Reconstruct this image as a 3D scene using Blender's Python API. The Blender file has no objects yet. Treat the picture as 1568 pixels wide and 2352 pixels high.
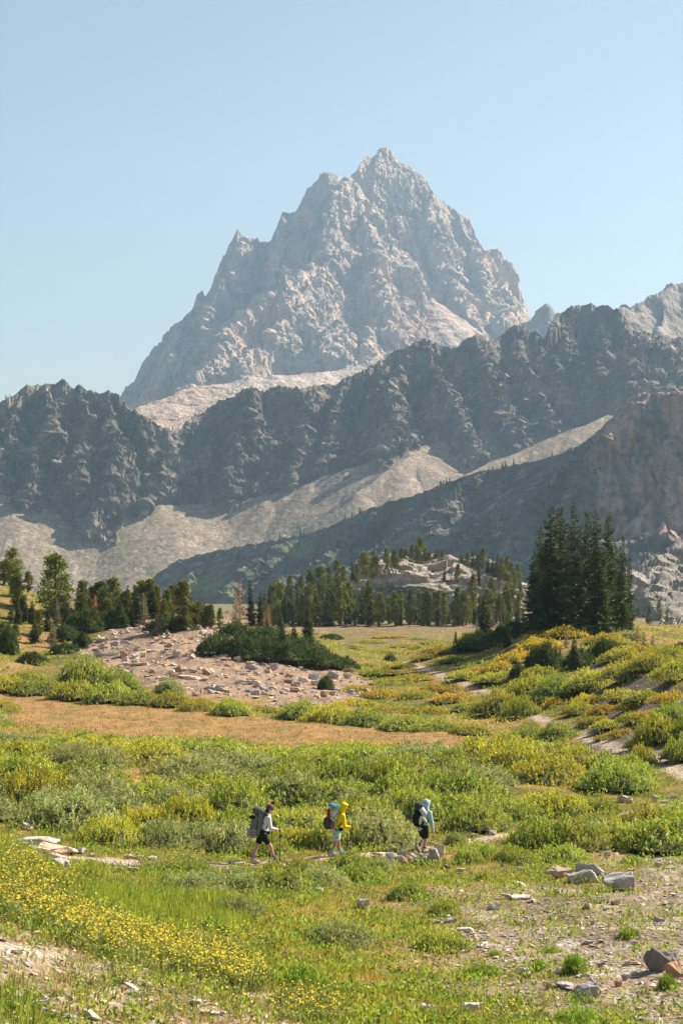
import bpy, bmesh, math, random, time
import numpy as np
from mathutils import Vector, Matrix

T0 = time.time()
SC = bpy.context.scene
COL = SC.collection
R = math.radians

# ---------------------------------------------------------------- camera
F = 4599.0                      # focal length in units of a 1568 px wide picture
PITCH = math.atan(244.0 / F)    # horizon at row 1420 of 2352
CAMZ = 8.0
cam_data = bpy.data.cameras.new('camera')
cam = bpy.data.objects.new('camera', cam_data)
COL.objects.link(cam)
cam.location = (0, 0, CAMZ)
cam.rotation_euler = (math.pi / 2 + PITCH, 0, 0)
cam_data.sensor_fit = 'VERTICAL'
cam_data.sensor_height = 36.0
cam_data.lens = 36.0 * F / 2352.0
cam_data.clip_start = 0.5
cam_data.clip_end = 60000
SC.camera = cam

# ---------------------------------------------------------------- sky, sun, exposure
SUN_ELEV = R(38)
SUN_AZ = R(28)                  # from +x (right) towards +y (away from the camera)
sun_dir = Vector((math.cos(SUN_ELEV) * math.cos(SUN_AZ), math.cos(SUN_ELEV) * math.sin(SUN_AZ), math.sin(SUN_ELEV)))
world = bpy.data.worlds.new('World')
SC.world = world
world.use_nodes = True
wn = world.node_tree
bg = wn.nodes['Background']
sky = wn.nodes.new('ShaderNodeTexSky')
sky.sky_type = 'NISHITA'
sky.sun_disc = False
sky.sun_elevation = SUN_ELEV
sky.sun_rotation = math.pi / 2 - SUN_AZ
sky.altitude = 2100
sky.air_density = 1.6
sky.dust_density = 5.5
sky.ozone_density = 0.0
wn.links.new(sky.outputs[0], bg.inputs['Color'])
bg.inputs['Strength'].default_value = 0.05
sl = bpy.data.lights.new('sun', 'SUN')
sl.energy = 5.0
sl.angle = R(0.5)
sl.color = (1.0, 0.91, 0.77)
sun = bpy.data.objects.new('sun', sl)
COL.objects.link(sun)
sun.rotation_euler = (-sun_dir).to_track_quat('-Z', 'Y').to_euler()
sun.location = (60, 30, 80)
vs = SC.view_settings
vs.view_transform = 'Standard'
vs.look = 'None'
vs.exposure = 1.25
vs.gamma = 1.0
vs.use_curve_mapping = False
cy = SC.cycles
cy.use_denoising = True
cy.max_bounces = 5
cy.diffuse_bounces = 2
cy.glossy_bounces = 2
cy.transmission_bounces = 3
cy.transparent_max_bounces = 6
cy.volume_bounces = 1
cy.use_adaptive_sampling = True
cy.adaptive_threshold = 0.01

# ---------------------------------------------------------------- projection helpers (to survey the place from the photograph)
CP, SP = math.cos(PITCH), math.sin(PITCH)
def P(px, py, d):
    """world point at forward distance d seen at (px, py) of the 1568 x 2352 picture"""
    cx = (px - 784.0) / F
    cz = (1176.0 - py) / F
    dy = CP - cz * SP
    return np.array((cx * d / dy, d, CAMZ + (SP + cz * CP) * d / dy))
def proj(x, y, z):
    zz = z - CAMZ
    fwd = y * CP + zz * SP
    up = -y * SP + zz * CP
    return 784.0 + F * x / fwd, 1176.0 - F * up / fwd

# ---------------------------------------------------------------- numpy noise
_rs = np.random.RandomState(7)
_perm = _rs.permutation(256).astype(np.int32)
_perm = np.concatenate([_perm, _perm, _perm])
_ga = _rs.rand(256) * 2 * np.pi
_gx, _gy = np.cos(_ga).astype(np.float32), np.sin(_ga).astype(np.float32)
def pn2(x, y):
    xf, yf = np.floor(x), np.floor(y)
    xi = xf.astype(np.int32) & 255
    yi = yf.astype(np.int32) & 255
    fx = (x - xf).astype(np.float32); fy = (y - yf).astype(np.float32)
    u = fx * fx * fx * (fx * (fx * 6 - 15) + 10)
    v = fy * fy * fy * (fy * (fy * 6 - 15) + 10)
    def g(ix, iy, dx, dy):
        h = _perm[_perm[ix & 255] + (iy & 255)]
        return _gx[h] * dx + _gy[h] * dy
    a = g(xi, yi, fx, fy); b = g(xi + 1, yi, fx - 1, fy)
    c = g(xi, yi + 1, fx, fy - 1); d = g(xi + 1, yi + 1, fx - 1, fy - 1)
    ab = a + u * (b - a); cd = c + u * (d - c)
    return (ab + v * (cd - ab)) * 1.5
def fbm(x, y, octv=5, lac=2.03, gain=0.5, seed=0):
    s = 0; a = 1.0; ox, oy = seed * 17.31, seed * 9.77
    for i in range(octv):
        s = s + a * pn2(x + ox, y + oy)
        x = x * lac; y = y * lac; a *= gain; ox += 31.7; oy += 57.3
    return s
def ridged(x, y, octv=6, lac=2.05, gain=0.5, seed=0, sharp=1.0):
    s = 0; a = 1.0; w = 1.0; ox, oy = seed * 13.7 + 3.1, seed * 7.9 + 1.7
    for i in range(octv):
        n = 1.0 - np.abs(pn2(x + ox, y + oy)) * 1.25
        n = np.clip(n, 0, 1) ** (2 * sharp)
        s = s + a * n * w
        w = np.clip(n * 1.6, 0.15, 1)
        # turn a little every octave, so that no grid shows
        x, y = (x * 0.87 - y * 0.49) * lac, (x * 0.49 + y * 0.87) * lac
        a *= gain; ox += 19.1; oy += 43.9
    return s
_h3 = _rs.normal(size=(256, 3)); _h3 /= np.linalg.norm(_h3, axis=1)[:, None]; _h3 = _h3.astype(np.float32)
def pn3(x, y, z):
    xf, yf, zf = np.floor(x), np.floor(y), np.floor(z)
    xi = xf.astype(np.int32) & 255; yi = yf.astype(np.int32) & 255; zi = zf.astype(np.int32) & 255
    fx = (x - xf).astype(np.float32); fy = (y - yf).astype(np.float32); fz = (z - zf).astype(np.float32)
    u = fx * fx * (3 - 2 * fx); v = fy * fy * (3 - 2 * fy); w = fz * fz * (3 - 2 * fz)
    A0 = _perm[xi] + yi; B0 = _perm[xi + 1] + yi
    def g(h, dx, dy, dz):
        q = _h3[_perm[h & 255]]
        return q[..., 0] * dx + q[..., 1] * dy + q[..., 2] * dz
    def layer(k, dz):
        a = g(_perm[A0] + zi + k, fx, fy, dz); b = g(_perm[B0] + zi + k, fx - 1, fy, dz)
        c = g(_perm[A0 + 1] + zi + k, fx, fy - 1, dz); d = g(_perm[B0 + 1] + zi + k, fx - 1, fy - 1, dz)
        ab = a + u * (b - a); cd = c + u * (d - c)
        return ab + v * (cd - ab)
    l0 = layer(0, fz); l1 = layer(1, fz - 1)
    return (l0 + w * (l1 - l0)) * 1.5
def crag(x, y, z, octv=6, gain=0.5, lac=2.07, seed=0):
    """angular rock relief: creased noise with flat flanks, about -0.7..0.7"""
    s = 0; a = 1.0; o = seed * 7.31
    for i in range(octv):
        n = np.abs(pn3(x + o, y + o * 0.7, z + o * 1.3))
        s = s + a * (0.32 - n)
        x, y, z = (x * 0.80 + z * 0.60) * lac, (y * 0.92 - x * 0.39) * lac, (z * 0.80 - x * 0.25 + y * 0.5) * lac
        a *= gain; o += 23.7
    return s
_off3 = (_rs.rand(256, 3)).astype(np.float32)
def facet(x, y, z, seed=0):
    """jointed rock: cells with a flat, randomly tilted face each, about -1..1"""
    o = seed * 5.17
    x = x + o; y = y + o * 1.7; z = z + o * 0.6
    bx, by, bz = np.floor(x - 0.5), np.floor(y - 0.5), np.floor(z - 0.5)
    best = np.full(x.shape, 9.0, np.float32); val = np.zeros(x.shape, np.float32)
    for i in (0, 1):
        for j in (0, 1):
            for k in (0, 1):
                cx, cy, cz = bx + i, by + j, bz + k
                h = _perm[_perm[_perm[cx.astype(np.int32) & 255] + (cy.astype(np.int32) & 255)] + (cz.astype(np.int32) & 255)]
                q = _off3[h]
                dx = (x - cx - q[..., 0]).astype(np.float32); dy = (y - cy - q[..., 1]).astype(np.float32); dz = (z - cz - q[..., 2]).astype(np.float32)
                d2 = dx * dx + dy * dy + dz * dz
                g = _h3[_perm[h + 77]]
                v = (g[..., 0] * dx + g[..., 1] * dy + g[..., 2] * dz) * 1.5 + (q[..., 0] - 0.5) * 0.7
                m = d2 < best
                best = np.where(m, d2, best); val = np.where(m, v, val)
    return val
def smooth(e0, e1, x):
    t = np.clip((x - e0) / (e1 - e0), 0, 1)
    return t * t * (3 - 2 * t)
def lerp(a, b, t):
    return a + (b - a) * t
def mixc(a, b, t):
    t = t[..., None]
    return a * (1 - t) + b * t
def C3(*c):
    return np.array(c, dtype=np.float64)

# ---------------------------------------------------------------- meshes and tags
def mesh_np(name, verts, faces, smooth_shade=True, cols=None, attr='Col'):
    """faces: (n,k) array of one face size, or a list of such arrays"""
    verts = np.asarray(verts, dtype=np.float32)
    if not isinstance(faces, list):
        faces = [faces]
    faces = [np.asarray(f, dtype=np.int32) for f in faces if len(f)]
    me = bpy.data.meshes.new(name)
    me.vertices.add(len(verts)); me.vertices.foreach_set('co', verts.ravel())
    nl = sum(f.size for f in faces); nf = sum(len(f) for f in faces)
    me.loops.add(nl)
    me.loops.foreach_set('vertex_index', np.concatenate([f.ravel() for f in faces]))
    me.polygons.add(nf)
    tot = np.concatenate([np.full(len(f), f.shape[1], np.int32) for f in faces])
    start = np.concatenate([[0], np.cumsum(tot)[:-1]]).astype(np.int32)
    me.polygons.foreach_set('loop_start', start)
    me.polygons.foreach_set('loop_total', tot)
    me.polygons.foreach_set('use_smooth', np.full(nf, bool(smooth_shade)))
    me.update(calc_edges=True)
    if cols is not None:
        a = me.color_attributes.new(attr, 'FLOAT_COLOR', 'POINT')
        c4 = np.ones((len(verts), 4), np.float32); cols = np.asarray(cols); c4[:, :cols.shape[1]] = cols
        a.data.foreach_set('color', c4.ravel())
    return me
def link(name, me, mat=None, parent=None, loc=None, rot=None, scale=None):
    o = bpy.data.objects.new(name, me)
    COL.objects.link(o)
    if mat is not None:
        if len(me.materials) == 0:
            me.materials.append(mat)
    if parent is not None:
        o.parent = parent
    if loc is not None: o.location = loc
    if rot is not None: o.rotation_euler = rot
    if scale is not None: o.scale = scale if hasattr(scale, '__len__') else (scale,) * 3
    return o
def empty(name, loc=(0, 0, 0), rot=(0, 0, 0), scale=1.0):
    o = bpy.data.objects.new(name, None)
    o.empty_display_size = 0.2
    COL.objects.link(o)
    o.location = loc; o.rotation_euler = rot
    o.scale = scale if hasattr(scale, '__len__') else (scale,) * 3
    return o
def tag(o, label=None, cat=None, group=None, kind=None):
    if label: o['label'] = label
    if cat: o['category'] = cat
    if group: o['group'] = group
    if kind: o['kind'] = kind
    return o
def grid_faces(nr, nc):
    i = np.arange(nr * nc).reshape(nr, nc)
    return np.stack([i[:-1, :-1], i[:-1, 1:], i[1:, 1:], i[1:, :-1]], -1).reshape(-1, 4)

# ---------------------------------------------------------------- materials
def new_mat(name):
    m = bpy.data.materials.new(name); m.use_nodes = True
    nt = m.node_tree
    return m, nt, nt.nodes, nt.links, nt.nodes['Principled BSDF']
def plain(name, col, rough=0.7, spec=0.3, var=0.12, scale=20.0, bump=0.0, metal=0.0):
    """one colour with a little mottling"""
    m, nt, N, L, b = new_mat(name)
    tc = N.new('ShaderNodeTexCoord'); nz = N.new('ShaderNodeTexNoise')
    nz.inputs['Scale'].default_value = scale; nz.inputs['Detail'].default_value = 4
    L.new(tc.outputs['Object'], nz.inputs['Vector'])
    mx = N.new('ShaderNodeMix'); mx.data_type = 'RGBA'
    mx.inputs['A'].default_value = (*[c * (1 - var) for c in col], 1)
    mx.inputs['B'].default_value = (*[min(1, c * (1 + var)) for c in col], 1)
    L.new(nz.outputs['Fac'], mx.inputs['Factor']); L.new(mx.outputs['Result'], b.inputs['Base Color'])
    b.inputs['Roughness'].default_value = rough; b.inputs['Specular IOR Level'].default_value = spec
    b.inputs['Metallic'].default_value = metal
    if bump:
        bp = N.new('ShaderNodeBump'); bp.inputs['Strength'].default_value = bump; bp.inputs['Distance'].default_value = 0.02
        L.new(nz.outputs['Fac'], bp.inputs['Height']); L.new(bp.outputs[0], b.inputs['Normal'])
    return m
def rock_mat(name, s1, s2, bump_d, strength=0.6, contrast=0.35, stretch=(1, 1, 1), warm=0.0):
    """vertex colour x mottling at two scales, fine relief as bump; sizes in metres"""
    m, nt, N, L, b = new_mat(name)
    at = N.new('ShaderNodeAttribute'); at.attribute_name = 'Col'
    geo = N.new('ShaderNodeNewGeometry')
    mp = N.new('ShaderNodeMapping'); mp.inputs['Scale'].default_value = stretch
    L.new(geo.outputs['Position'], mp.inputs['Vector'])
    n1 = N.new('ShaderNodeTexNoise'); n1.inputs['Scale'].default_value = 1.0 / s1; n1.inputs['Detail'].default_value = 6; n1.inputs['Roughness'].default_value = 0.65
    n2 = N.new('ShaderNodeTexNoise'); n2.inputs['Scale'].default_value = 1.0 / s2; n2.inputs['Detail'].default_value = 4; n2.inputs['Roughness'].default_value = 0.7
    L.new(mp.outputs[0], n1.inputs['Vector']); L.new(mp.outputs[0], n2.inputs['Vector'])
    mr = N.new('ShaderNodeMapRange'); mr.inputs['From Min'].default_value = 0.3; mr.inputs['From Max'].default_value = 0.7
    mr.inputs['To Min'].default_value = 1 - contrast; mr.inputs['To Max'].default_value = 1 + contrast
    L.new(n1.outputs['Fac'], mr.inputs['Value'])
    mr2 = N.new('ShaderNodeMapRange'); mr2.inputs['From Min'].default_value = 0.3; mr2.inputs['From Max'].default_value = 0.7
    mr2.inputs['To Min'].default_value = 1 - contrast * 0.7; mr2.inputs['To Max'].default_value = 1 + contrast * 0.7
    L.new(n2.outputs['Fac'], mr2.inputs['Value'])
    mu = N.new('ShaderNodeMath'); mu.operation = 'MULTIPLY'; L.new(mr.outputs[0], mu.inputs[0]); L.new(mr2.outputs[0], mu.inputs[1])
    vm = N.new('ShaderNodeVectorMath'); vm.operation = 'SCALE'; L.new(at.outputs['Color'], vm.inputs[0]); L.new(mu.outputs[0], vm.inputs['Scale'])
    L.new(vm.outputs[0], b.inputs['Base Color'])
    b.inputs['Roughness'].default_value = 0.9; b.inputs['Specular IOR Level'].default_value = 0.15
    ad = N.new('ShaderNodeMath'); ad.operation = 'MULTIPLY_ADD'; ad.inputs[1].default_value = 0.5
    L.new(n2.outputs['Fac'], ad.inputs[0]); L.new(n1.outputs['Fac'], ad.inputs[2])
    bp = N.new('ShaderNodeBump'); bp.inputs['Strength'].default_value = strength; bp.inputs['Distance'].default_value = bump_d
    ms = N.new('ShaderNodeMath'); ms.operation = 'MULTIPLY'; ms.inputs[1].default_value = strength
    L.new(at.outputs['Alpha'], ms.inputs[0]); L.new(ms.outputs[0], bp.inputs['Strength'])
    L.new(ad.outputs[0], bp.inputs['Height']); L.new(bp.outputs[0], b.inputs['Normal'])
    return m

# ================================================================ MOUNTAINS
def ridge_field(x, y, ridges, warp):
    """height of the land made by ridges that fall away sideways; ridges: list of (points (px,py,d), side slope)"""
    wx = x + warp[0]; wy = y + warp[1]
    H = np.full(x.shape, -1e4)
    for pts, k in ridges:
        Q = [P(*p) for p in pts]
        if len(Q) == 1: Q = [Q[0], Q[0] + np.array((1e-3, 0, 0))]
        for a, b in zip(Q[:-1], Q[1:]):
            dx, dy = b[0] - a[0], b[1] - a[1]
            L2 = dx * dx + dy * dy + 1e-9
            t = np.clip(((wx - a[0]) * dx + (wy - a[1]) * dy) / L2, 0, 1)
            dist = np.hypot(wx - a[0] - t * dx, wy - a[1] - t * dy)
            H = np.maximum(H, a[2] + t * (b[2] - a[2]) - k * dist)
    return H

def skyline_cap(x, y, sky, jag, seed, wl):
    """height of the skyline seen over (x, y): nothing in front of the crest stands above it"""
    px = 784 + F * x / y
    Q = np.array([P(*p) for p in sky])
    o = np.argsort([p[0] for p in sky]); pxs = np.array([p[0] for p in sky], float)[o]
    el = ((Q[:, 2] - CAMZ) / Q[:, 1])[o]
    return CAMZ + (np.interp(px, pxs, el) + (jag / F) * np.clip(fbm(px / wl, px * 0 + seed, 5, gain=0.68, seed=seed), -1.2, 0.9)) * y

def build_mountain(name, px0, px1, d0, d1, nc, nr, height, color, mat, label=None, relief=None):
    """height(x, y) -> (smooth land, rough land), color(x, y, z, slope...) -> rgb"""
    pxs = np.linspace(px0, px1, nc)
    # coarse survey to share the rows out evenly over what can be seen
    nq = 160
    dq = np.linspace(d0, d1, nq)
    step = max(1, nc // 160)
    pc = pxs[::step]
    Dq, Pq = np.meshgrid(dq, pc, indexing='ij')
    Xq = (Pq - 784) / F * Dq
    hq = height(Xq, Dq, True)
    _, pyq = proj(Xq, Dq, hq)
    mview = np.clip(-np.diff(pyq, axis=0), 0, None)
    m = 0.22 * (mview + 1e-3).sum(0, keepdims=True) / (nq - 1) + mview
    # blur across columns
    k = 9
    mp = np.pad(m, ((0, 0), (k, k)), mode='edge')
    m = sum(mp[:, i:i + m.shape[1]] for i in range(2 * k + 1)) / (2 * k + 1)
    cum = np.concatenate([np.zeros((1, m.shape[1])), np.cumsum(m, 0)], 0)
    cum /= cum[-1:]
    tgt = np.linspace(0, 1, nr)
    Dc = np.stack([np.interp(tgt, cum[:, j], dq) for j in range(len(pc))], 1)   # nr x npc
    D = np.stack([np.interp(pxs, pc, Dc[i]) for i in range(nr)], 0)
    X = (pxs[None, :] - 784) / F * D
    Z = height(X, D, False)
    # slope, for the colour
    gx = np.gradient(Z, axis=1) / np.maximum(np.abs(np.gradient(X, axis=1)), 1e-3)
    gy = np.gradient(Z, axis=0) / np.maximum(np.abs(np.gradient(D, axis=0)), 1e-3)
    sl = np.hypot(gx, gy)
    if relief is not None:
        tu = np.stack([np.gradient(A, axis=1) for A in (X, D, Z)], -1)
        tv = np.stack([np.gradient(A, axis=0) for A in (X, D, Z)], -1)
        nn = np.cross(tu, tv); nn /= np.linalg.norm(nn, axis=-1, keepdims=True) + 1e-9
        X, D, Z = relief(X, D, Z, nn)
    c = color(X, D, Z, sl)
    V = np.stack([X, D, Z], -1).reshape(-1, 3)
    me = mesh_np(name, V, grid_faces(nr, nc), False, c.reshape(-1, c.shape[-1]))
    o = link(name, me, mat)
    tag(o, label=label, kind='structure')
    return o

# ---- the great peak
A_SKY = [(180, 985, 5000), (275, 908, 5150), (300, 880, 5180), (330, 825, 5200), (368, 787, 5230), (376, 768, 5240), (398, 752, 5250), (435, 716, 5280), (452, 672, 5300), (462, 666, 5300), (470, 682, 5310),
         (490, 640, 5330), (510, 582, 5350), (532, 548, 5360), (545, 528, 5370), (556, 545, 5370), (590, 549, 5380), (598, 556, 5380), (616, 552, 5390), (636, 515, 5400), (648, 486, 5410), (678, 488, 5420), (690, 460, 5430),
         (716, 424, 5440), (735, 402, 5450), (748, 394, 5450), (764, 398, 5460), (784, 408, 5470), (800, 414, 5510), (806, 402, 5530), (830, 370, 5560), (850, 355, 5580),
         (868, 346, 5600), (878, 340, 5600), (892, 342, 5600), (904, 351, 5600), (925, 372, 5600), (942, 388, 5600), (962, 402, 5600), (986, 420, 5600), (1000, 452, 5590), (1022, 470, 5590), (1042, 480, 5580),
         (1064, 500, 5570), (1082, 512, 5560), (1096, 546, 5550), (1113, 570, 5540), (1136, 569, 5530), (1152, 584, 5520), (1164, 598, 5510), (1178, 606, 5500), (1188, 628, 5490), (1196, 642, 5480),
         (1199, 680, 5460), (1208, 706, 5440), (1220, 738, 5420), (1238, 762, 5400), (1300, 820, 5350)]
A_RIDGES = [
    (A_SKY, 1.5),
    # the buttress below the left top, its lit flank and the ramp that leaves it to the lower left
    ([(784, 410, 5470), (778, 450, 5410), (760, 520, 5320), (745, 600, 5200), (740, 680, 5070), (760, 760, 4950), (800, 850, 4820)], 0.8),
    ([(800, 416, 5500), (828, 470, 5430), (852, 540, 5340), (862, 620, 5230), (880, 700, 5110), (905, 770, 5000)], 0.95),
    ([(742, 608, 5195), (690, 632, 5120), (622, 662, 5050), (540, 752, 4910), (470, 830, 4790), (420, 872, 4720)], 0.72),
    ([(650, 640, 5060), (640, 720, 4950), (600, 800, 4850), (560, 850, 4780)], 0.8),
    ([(740, 690, 5060), (715, 780, 4930), (690, 850, 4830)], 0.8),
    ([(648, 492, 5405), (632, 580, 5320), (610, 640, 5240)], 1.5),
    ([(545, 540, 5365), (520, 650, 5270), (480, 740, 5170)], 1.5),
    ([(462, 680, 5300), (430, 790, 5190), (385, 870, 5080)], 1.4),
    # the right-hand top
    ([(880, 350, 5590), (862, 430, 5540), (868, 500, 5470), (920, 580, 5370), (960, 650, 5260)], 1.2),
    ([(986, 434, 5590), (985, 520, 5500), (1030, 610, 5390), (1075, 690, 5270), (1130, 750, 5170)], 1.0),
    ([(920, 590, 5355), (930, 660, 5230), (925, 740, 5090), (900, 800, 4980)], 0.85),
    ([(1042, 496, 5570), (1085, 600, 5440), (1135, 680, 5330), (1175, 745, 5230)], 1.15),
    ([(1113, 586, 5530), (1150, 660, 5430), (1200, 742, 5320)], 1.3),
    ([(880, 700, 5105), (845, 770, 4980), (835, 830, 4880)], 0.8),
    ([(998, 684, 5230)], 0.64),
    ([(1060, 730, 5180), (1120, 770, 5120)], 0.64),
    ([(300, 950, 4640), (350, 925, 4660), (425, 888, 4700), (560, 866, 4730), (700, 858, 4760), (830, 840, 4800), (960, 800, 4850)], 0.5),
]
# the spurs reach well out in front of the wall, with deep gullies between
A_RIDGES = [A_RIDGES[0]] + [([(px, py, 5600 - (5600 - d) * 1.45) for px, py, d in pts], k * 1.32) for pts, k in A_RIDGES[1:-3]] + [([(px, py, 5600 - (5600 - d) * 1.3) for px, py, d in pts], k) for pts, k in A_RIDGES[-3:-1]] + [([(px, py, 5600 - (5600 - d) * 1.5) for px, py, d in A_RIDGES[-1][0]], 0.5)]
A_RIDGES[0] = (A_SKY, 1.9)
def hA(x, y, coarse):
    w1 = fbm(x / 300, y / 300, 3, seed=1) * 32; w2 = fbm(x / 300, y / 300, 3, seed=2) * 32
    base = ridge_field(x, y, A_RIDGES, (w1, w2))
    if coarse: return base
    sky = ridge_field(x, y, [(A_SKY, 0.0)], (0 * x, 0 * x))
    # distance from the skyline crest keeps the outline
    dcr = ridge_field(x, y, [([(p[0], 1420, p[2]) for p in A_SKY], 1.0)], (w1, w2))
    dcr = np.maximum(CAMZ - dcr, 0)
    am = smooth(0, 190, dcr) * 0.93 + 0.07
    scree = smooth(0.9, 0.0, np.abs(base - ridge_field(x, y, A_RIDGES[-1:] + A_RIDGES[-3:-1], (w1, w2))) / 8.0)
    rock = 1 - 0.85 * scree
    xs, ys = P(880, 340, 5600)[:2]
    wv = fbm(x / 120, y / 120, 3, seed=5)
    r = np.hypot(x - xs, 5720 - y); th = np.arctan2(x - xs, 5720 - y) * 520
    n1 = ridged((th + wv * 30) / 105, r / 380, 3, seed=3, gain=0.5, sharp=0.5) - 1.2
    n2 = ridged((th + wv * 16) / 38, r / 120 + wv * 0.3, 4, seed=8, gain=0.55, sharp=0.5) - 1.3
    return base + rock * (am * (46 * n1 + 17 * n2) + 8 * am * fbm(x / 210, y / 210, 2, seed=3))
def rA(X, Y, Z, nn):
    w1 = fbm(X / 300, Y / 300, 3, seed=1) * 32; w2 = fbm(X / 300, Y / 300, 3, seed=2) * 32
    dcr = np.maximum(CAMZ - ridge_field(X, Y, [([(p[0], 1420, p[2]) for p in A_SKY], 1.0)], (w1, w2)), 0)
    am = smooth(0, 150, dcr) * 0.85 + 0.15
    base = ridge_field(X, Y, A_RIDGES, (w1, w2))
    scree = smooth(0.9, 0.0, np.abs(base - ridge_field(X, Y, A_RIDGES[-1:] + A_RIDGES[-3:-1], (w1, w2))) / 8.0)
    rk = 1 - 0.85 * scree
    wx = fbm(X / 130, Z / 130 + Y / 200, 3, seed=5) * 40
    d = 18 * am * crag((X + 0.25 * Z + wx) / 150, Y / 200, Z / 300, 2, 0.55, seed=3)
    wz = 14 * pn3(X / 45, Y / 45, Z / 45)
    d = d + (0.2 + 0.8 * am) * (9 * facet((X + 0.3 * Z + wx * 0.5 + wz) / 82, (Y + wz) / 82, (Z - wz) / 140, 9) + 7 * facet((X + 0.3 * Z + wz) / 30, Y / 34, (Z + wz) / 64, 10) + 5 * facet(X / 15, Y / 15, Z / 21, 11))
    d = d + (0.25 + 0.75 * am) * 5 * crag(X / 60, Y / 60, Z / 90, 5, 0.55, seed=9)
    d = d * rk
    X = X + nn[..., 0] * d; Y = Y + nn[..., 1] * d; Z = Z + nn[..., 2] * d
    cap = skyline_cap(X, Y, A_SKY, 9, 15, 34)
    Z = np.where(dcr < 25, np.maximum(Z, cap - 40 * (dcr / 25)), Z)
    return X, Y, np.minimum(Z, cap)
def cA(X, Y, Z, sl):
    n = fbm(X / 240, Y / 240 + Z / 200, 4, seed=21); n2 = fbm(X / 40, Y / 40 + Z / 30, 4, seed=22)
    c = np.ones(X.shape + (3,)) * C3(0.40, 0.325, 0.265)
    c = mixc(c, C3(0.50, 0.37, 0.285), smooth(0.1, 0.7, n))
    c = mixc(c, C3(0.27, 0.24, 0.22), smooth(0.1, 0.8, -n + n2 * 0.5))
    flat = smooth(1.15, 0.7, sl + n2 * 0.15)
    c = mixc(c, C3(0.48, 0.395, 0.32), flat * 0.85)
    st = fbm((X + 0.35 * Z) / 24, Z / 230 + Y / 300, 4, seed=24)
    c = mixc(c, C3(0.22, 0.20, 0.19), smooth(0.05, 0.5, st) * 0.55)
    c = mixc(c, C3(0.52, 0.40, 0.32), smooth(0.1, 0.55, -st) * 0.5)
    px, py = proj(X, Y, Z)
    # iron-stained band low on the face and the warm shoulder at the left foot
    red = np.exp(-((px - 965) / 60) ** 2 - ((py - 735) / 55) ** 2)
    c = mixc(c, C3(0.30, 0.19, 0.155), np.clip(red * (0.8 + n2), 0, 0.75))
    warm = smooth(880, 900, py + n2 * 20) * smooth(620, 480, px)
    c = mixc(c, C3(0.46, 0.32, 0.22), warm * 0.75)
    return np.clip(c * C3(1.02, 0.95, 0.90) * (1 + 0.16 * n2[..., None]), 0.03, 0.7)
M_peak = rock_mat('peak_rock', 26.0, 9.0, 16.0, 0.9, 0.25)
build_mountain('mountain', 110, 1330, 3750, 5720, 610, 440, hA, cA, M_peak, 'great double-topped rock peak towering over the valley', relief=rA)

# small pinnacle behind the gap, and the high ridge at the right edge
D_SKY = [(1150, 790, 4300), (1205, 745, 4300), (1228, 724, 4310), (1240, 706, 4320), (1255, 701, 4320), (1268, 708, 4320), (1279, 722, 4310), (1290, 750, 4300), (1340, 800, 4280)]
def hD(x, y, coarse):
    w = fbm(x / 120, y / 120, 3, seed=31) * 10
    base = ridge_field(x, y, [(D_SKY, 1.9)], (w, w))
    if coarse: return base
    return base + fbm(x / 40, y / 40, 4, seed=33) * 5
def rD(X, Y, Z, nn):
    d = 14 * crag(X / 70, Y / 70, Z / 110, 5, 0.55, seed=37)
    return X + nn[..., 0] * d, Y + nn[..., 1] * d, Z + nn[..., 2] * d
def cD(X, Y, Z, sl):
    n2 = fbm(X / 40, Y / 40 + Z / 30, 4, seed=22)
    return np.clip(np.ones(X.shape + (3,)) * C3(0.27, 0.225, 0.195) * (1 + 0.2 * n2[..., None]), 0.03, 0.7)
build_mountain('mountain', 1130, 1360, 4050, 4420, 110, 90, hD, cD, M_peak, 'small rock pinnacle showing in the gap beside the great peak', relief=rD)
D2_SKY = [(1380, 730, 3300), (1415, 712, 3320), (1421, 693, 3330), (1429, 690, 3335), (1434, 694, 3340), (1450, 690, 3350), (1480, 681, 3380), (1515, 672, 3400), (1527, 662, 3420), (1545, 658, 3440), (1568, 654, 3450), (1640, 640, 3480), (1800, 600, 3500), (2000, 560, 3500)]
D2_R = [(D2_SKY, 2.2), ([(1516, 674, 3400), (1512, 720, 3360), (1500, 775, 3300)], 1.9), ([(1360, 800, 3150), (1500, 800, 3150), (1600, 790, 3150), (2000, 760, 3150)], 0.5)]
def hD2(x, y, coarse):
    w = fbm(x / 160, y / 160, 3, seed=41) * 12
    base = ridge_field(x, y, D2_R, (w, w))
    if coarse: return base
    return base + fbm(x / 60, y / 60, 4, seed=43) * 6
build_mountain('mountain', 1330, 1850, 2950, 3560, 200, 130, hD2, cD, M_peak, 'high rock wall rising behind the ridge at the right edge', relief=rD)
print('peak', round(time.time() - T0, 1))

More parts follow.
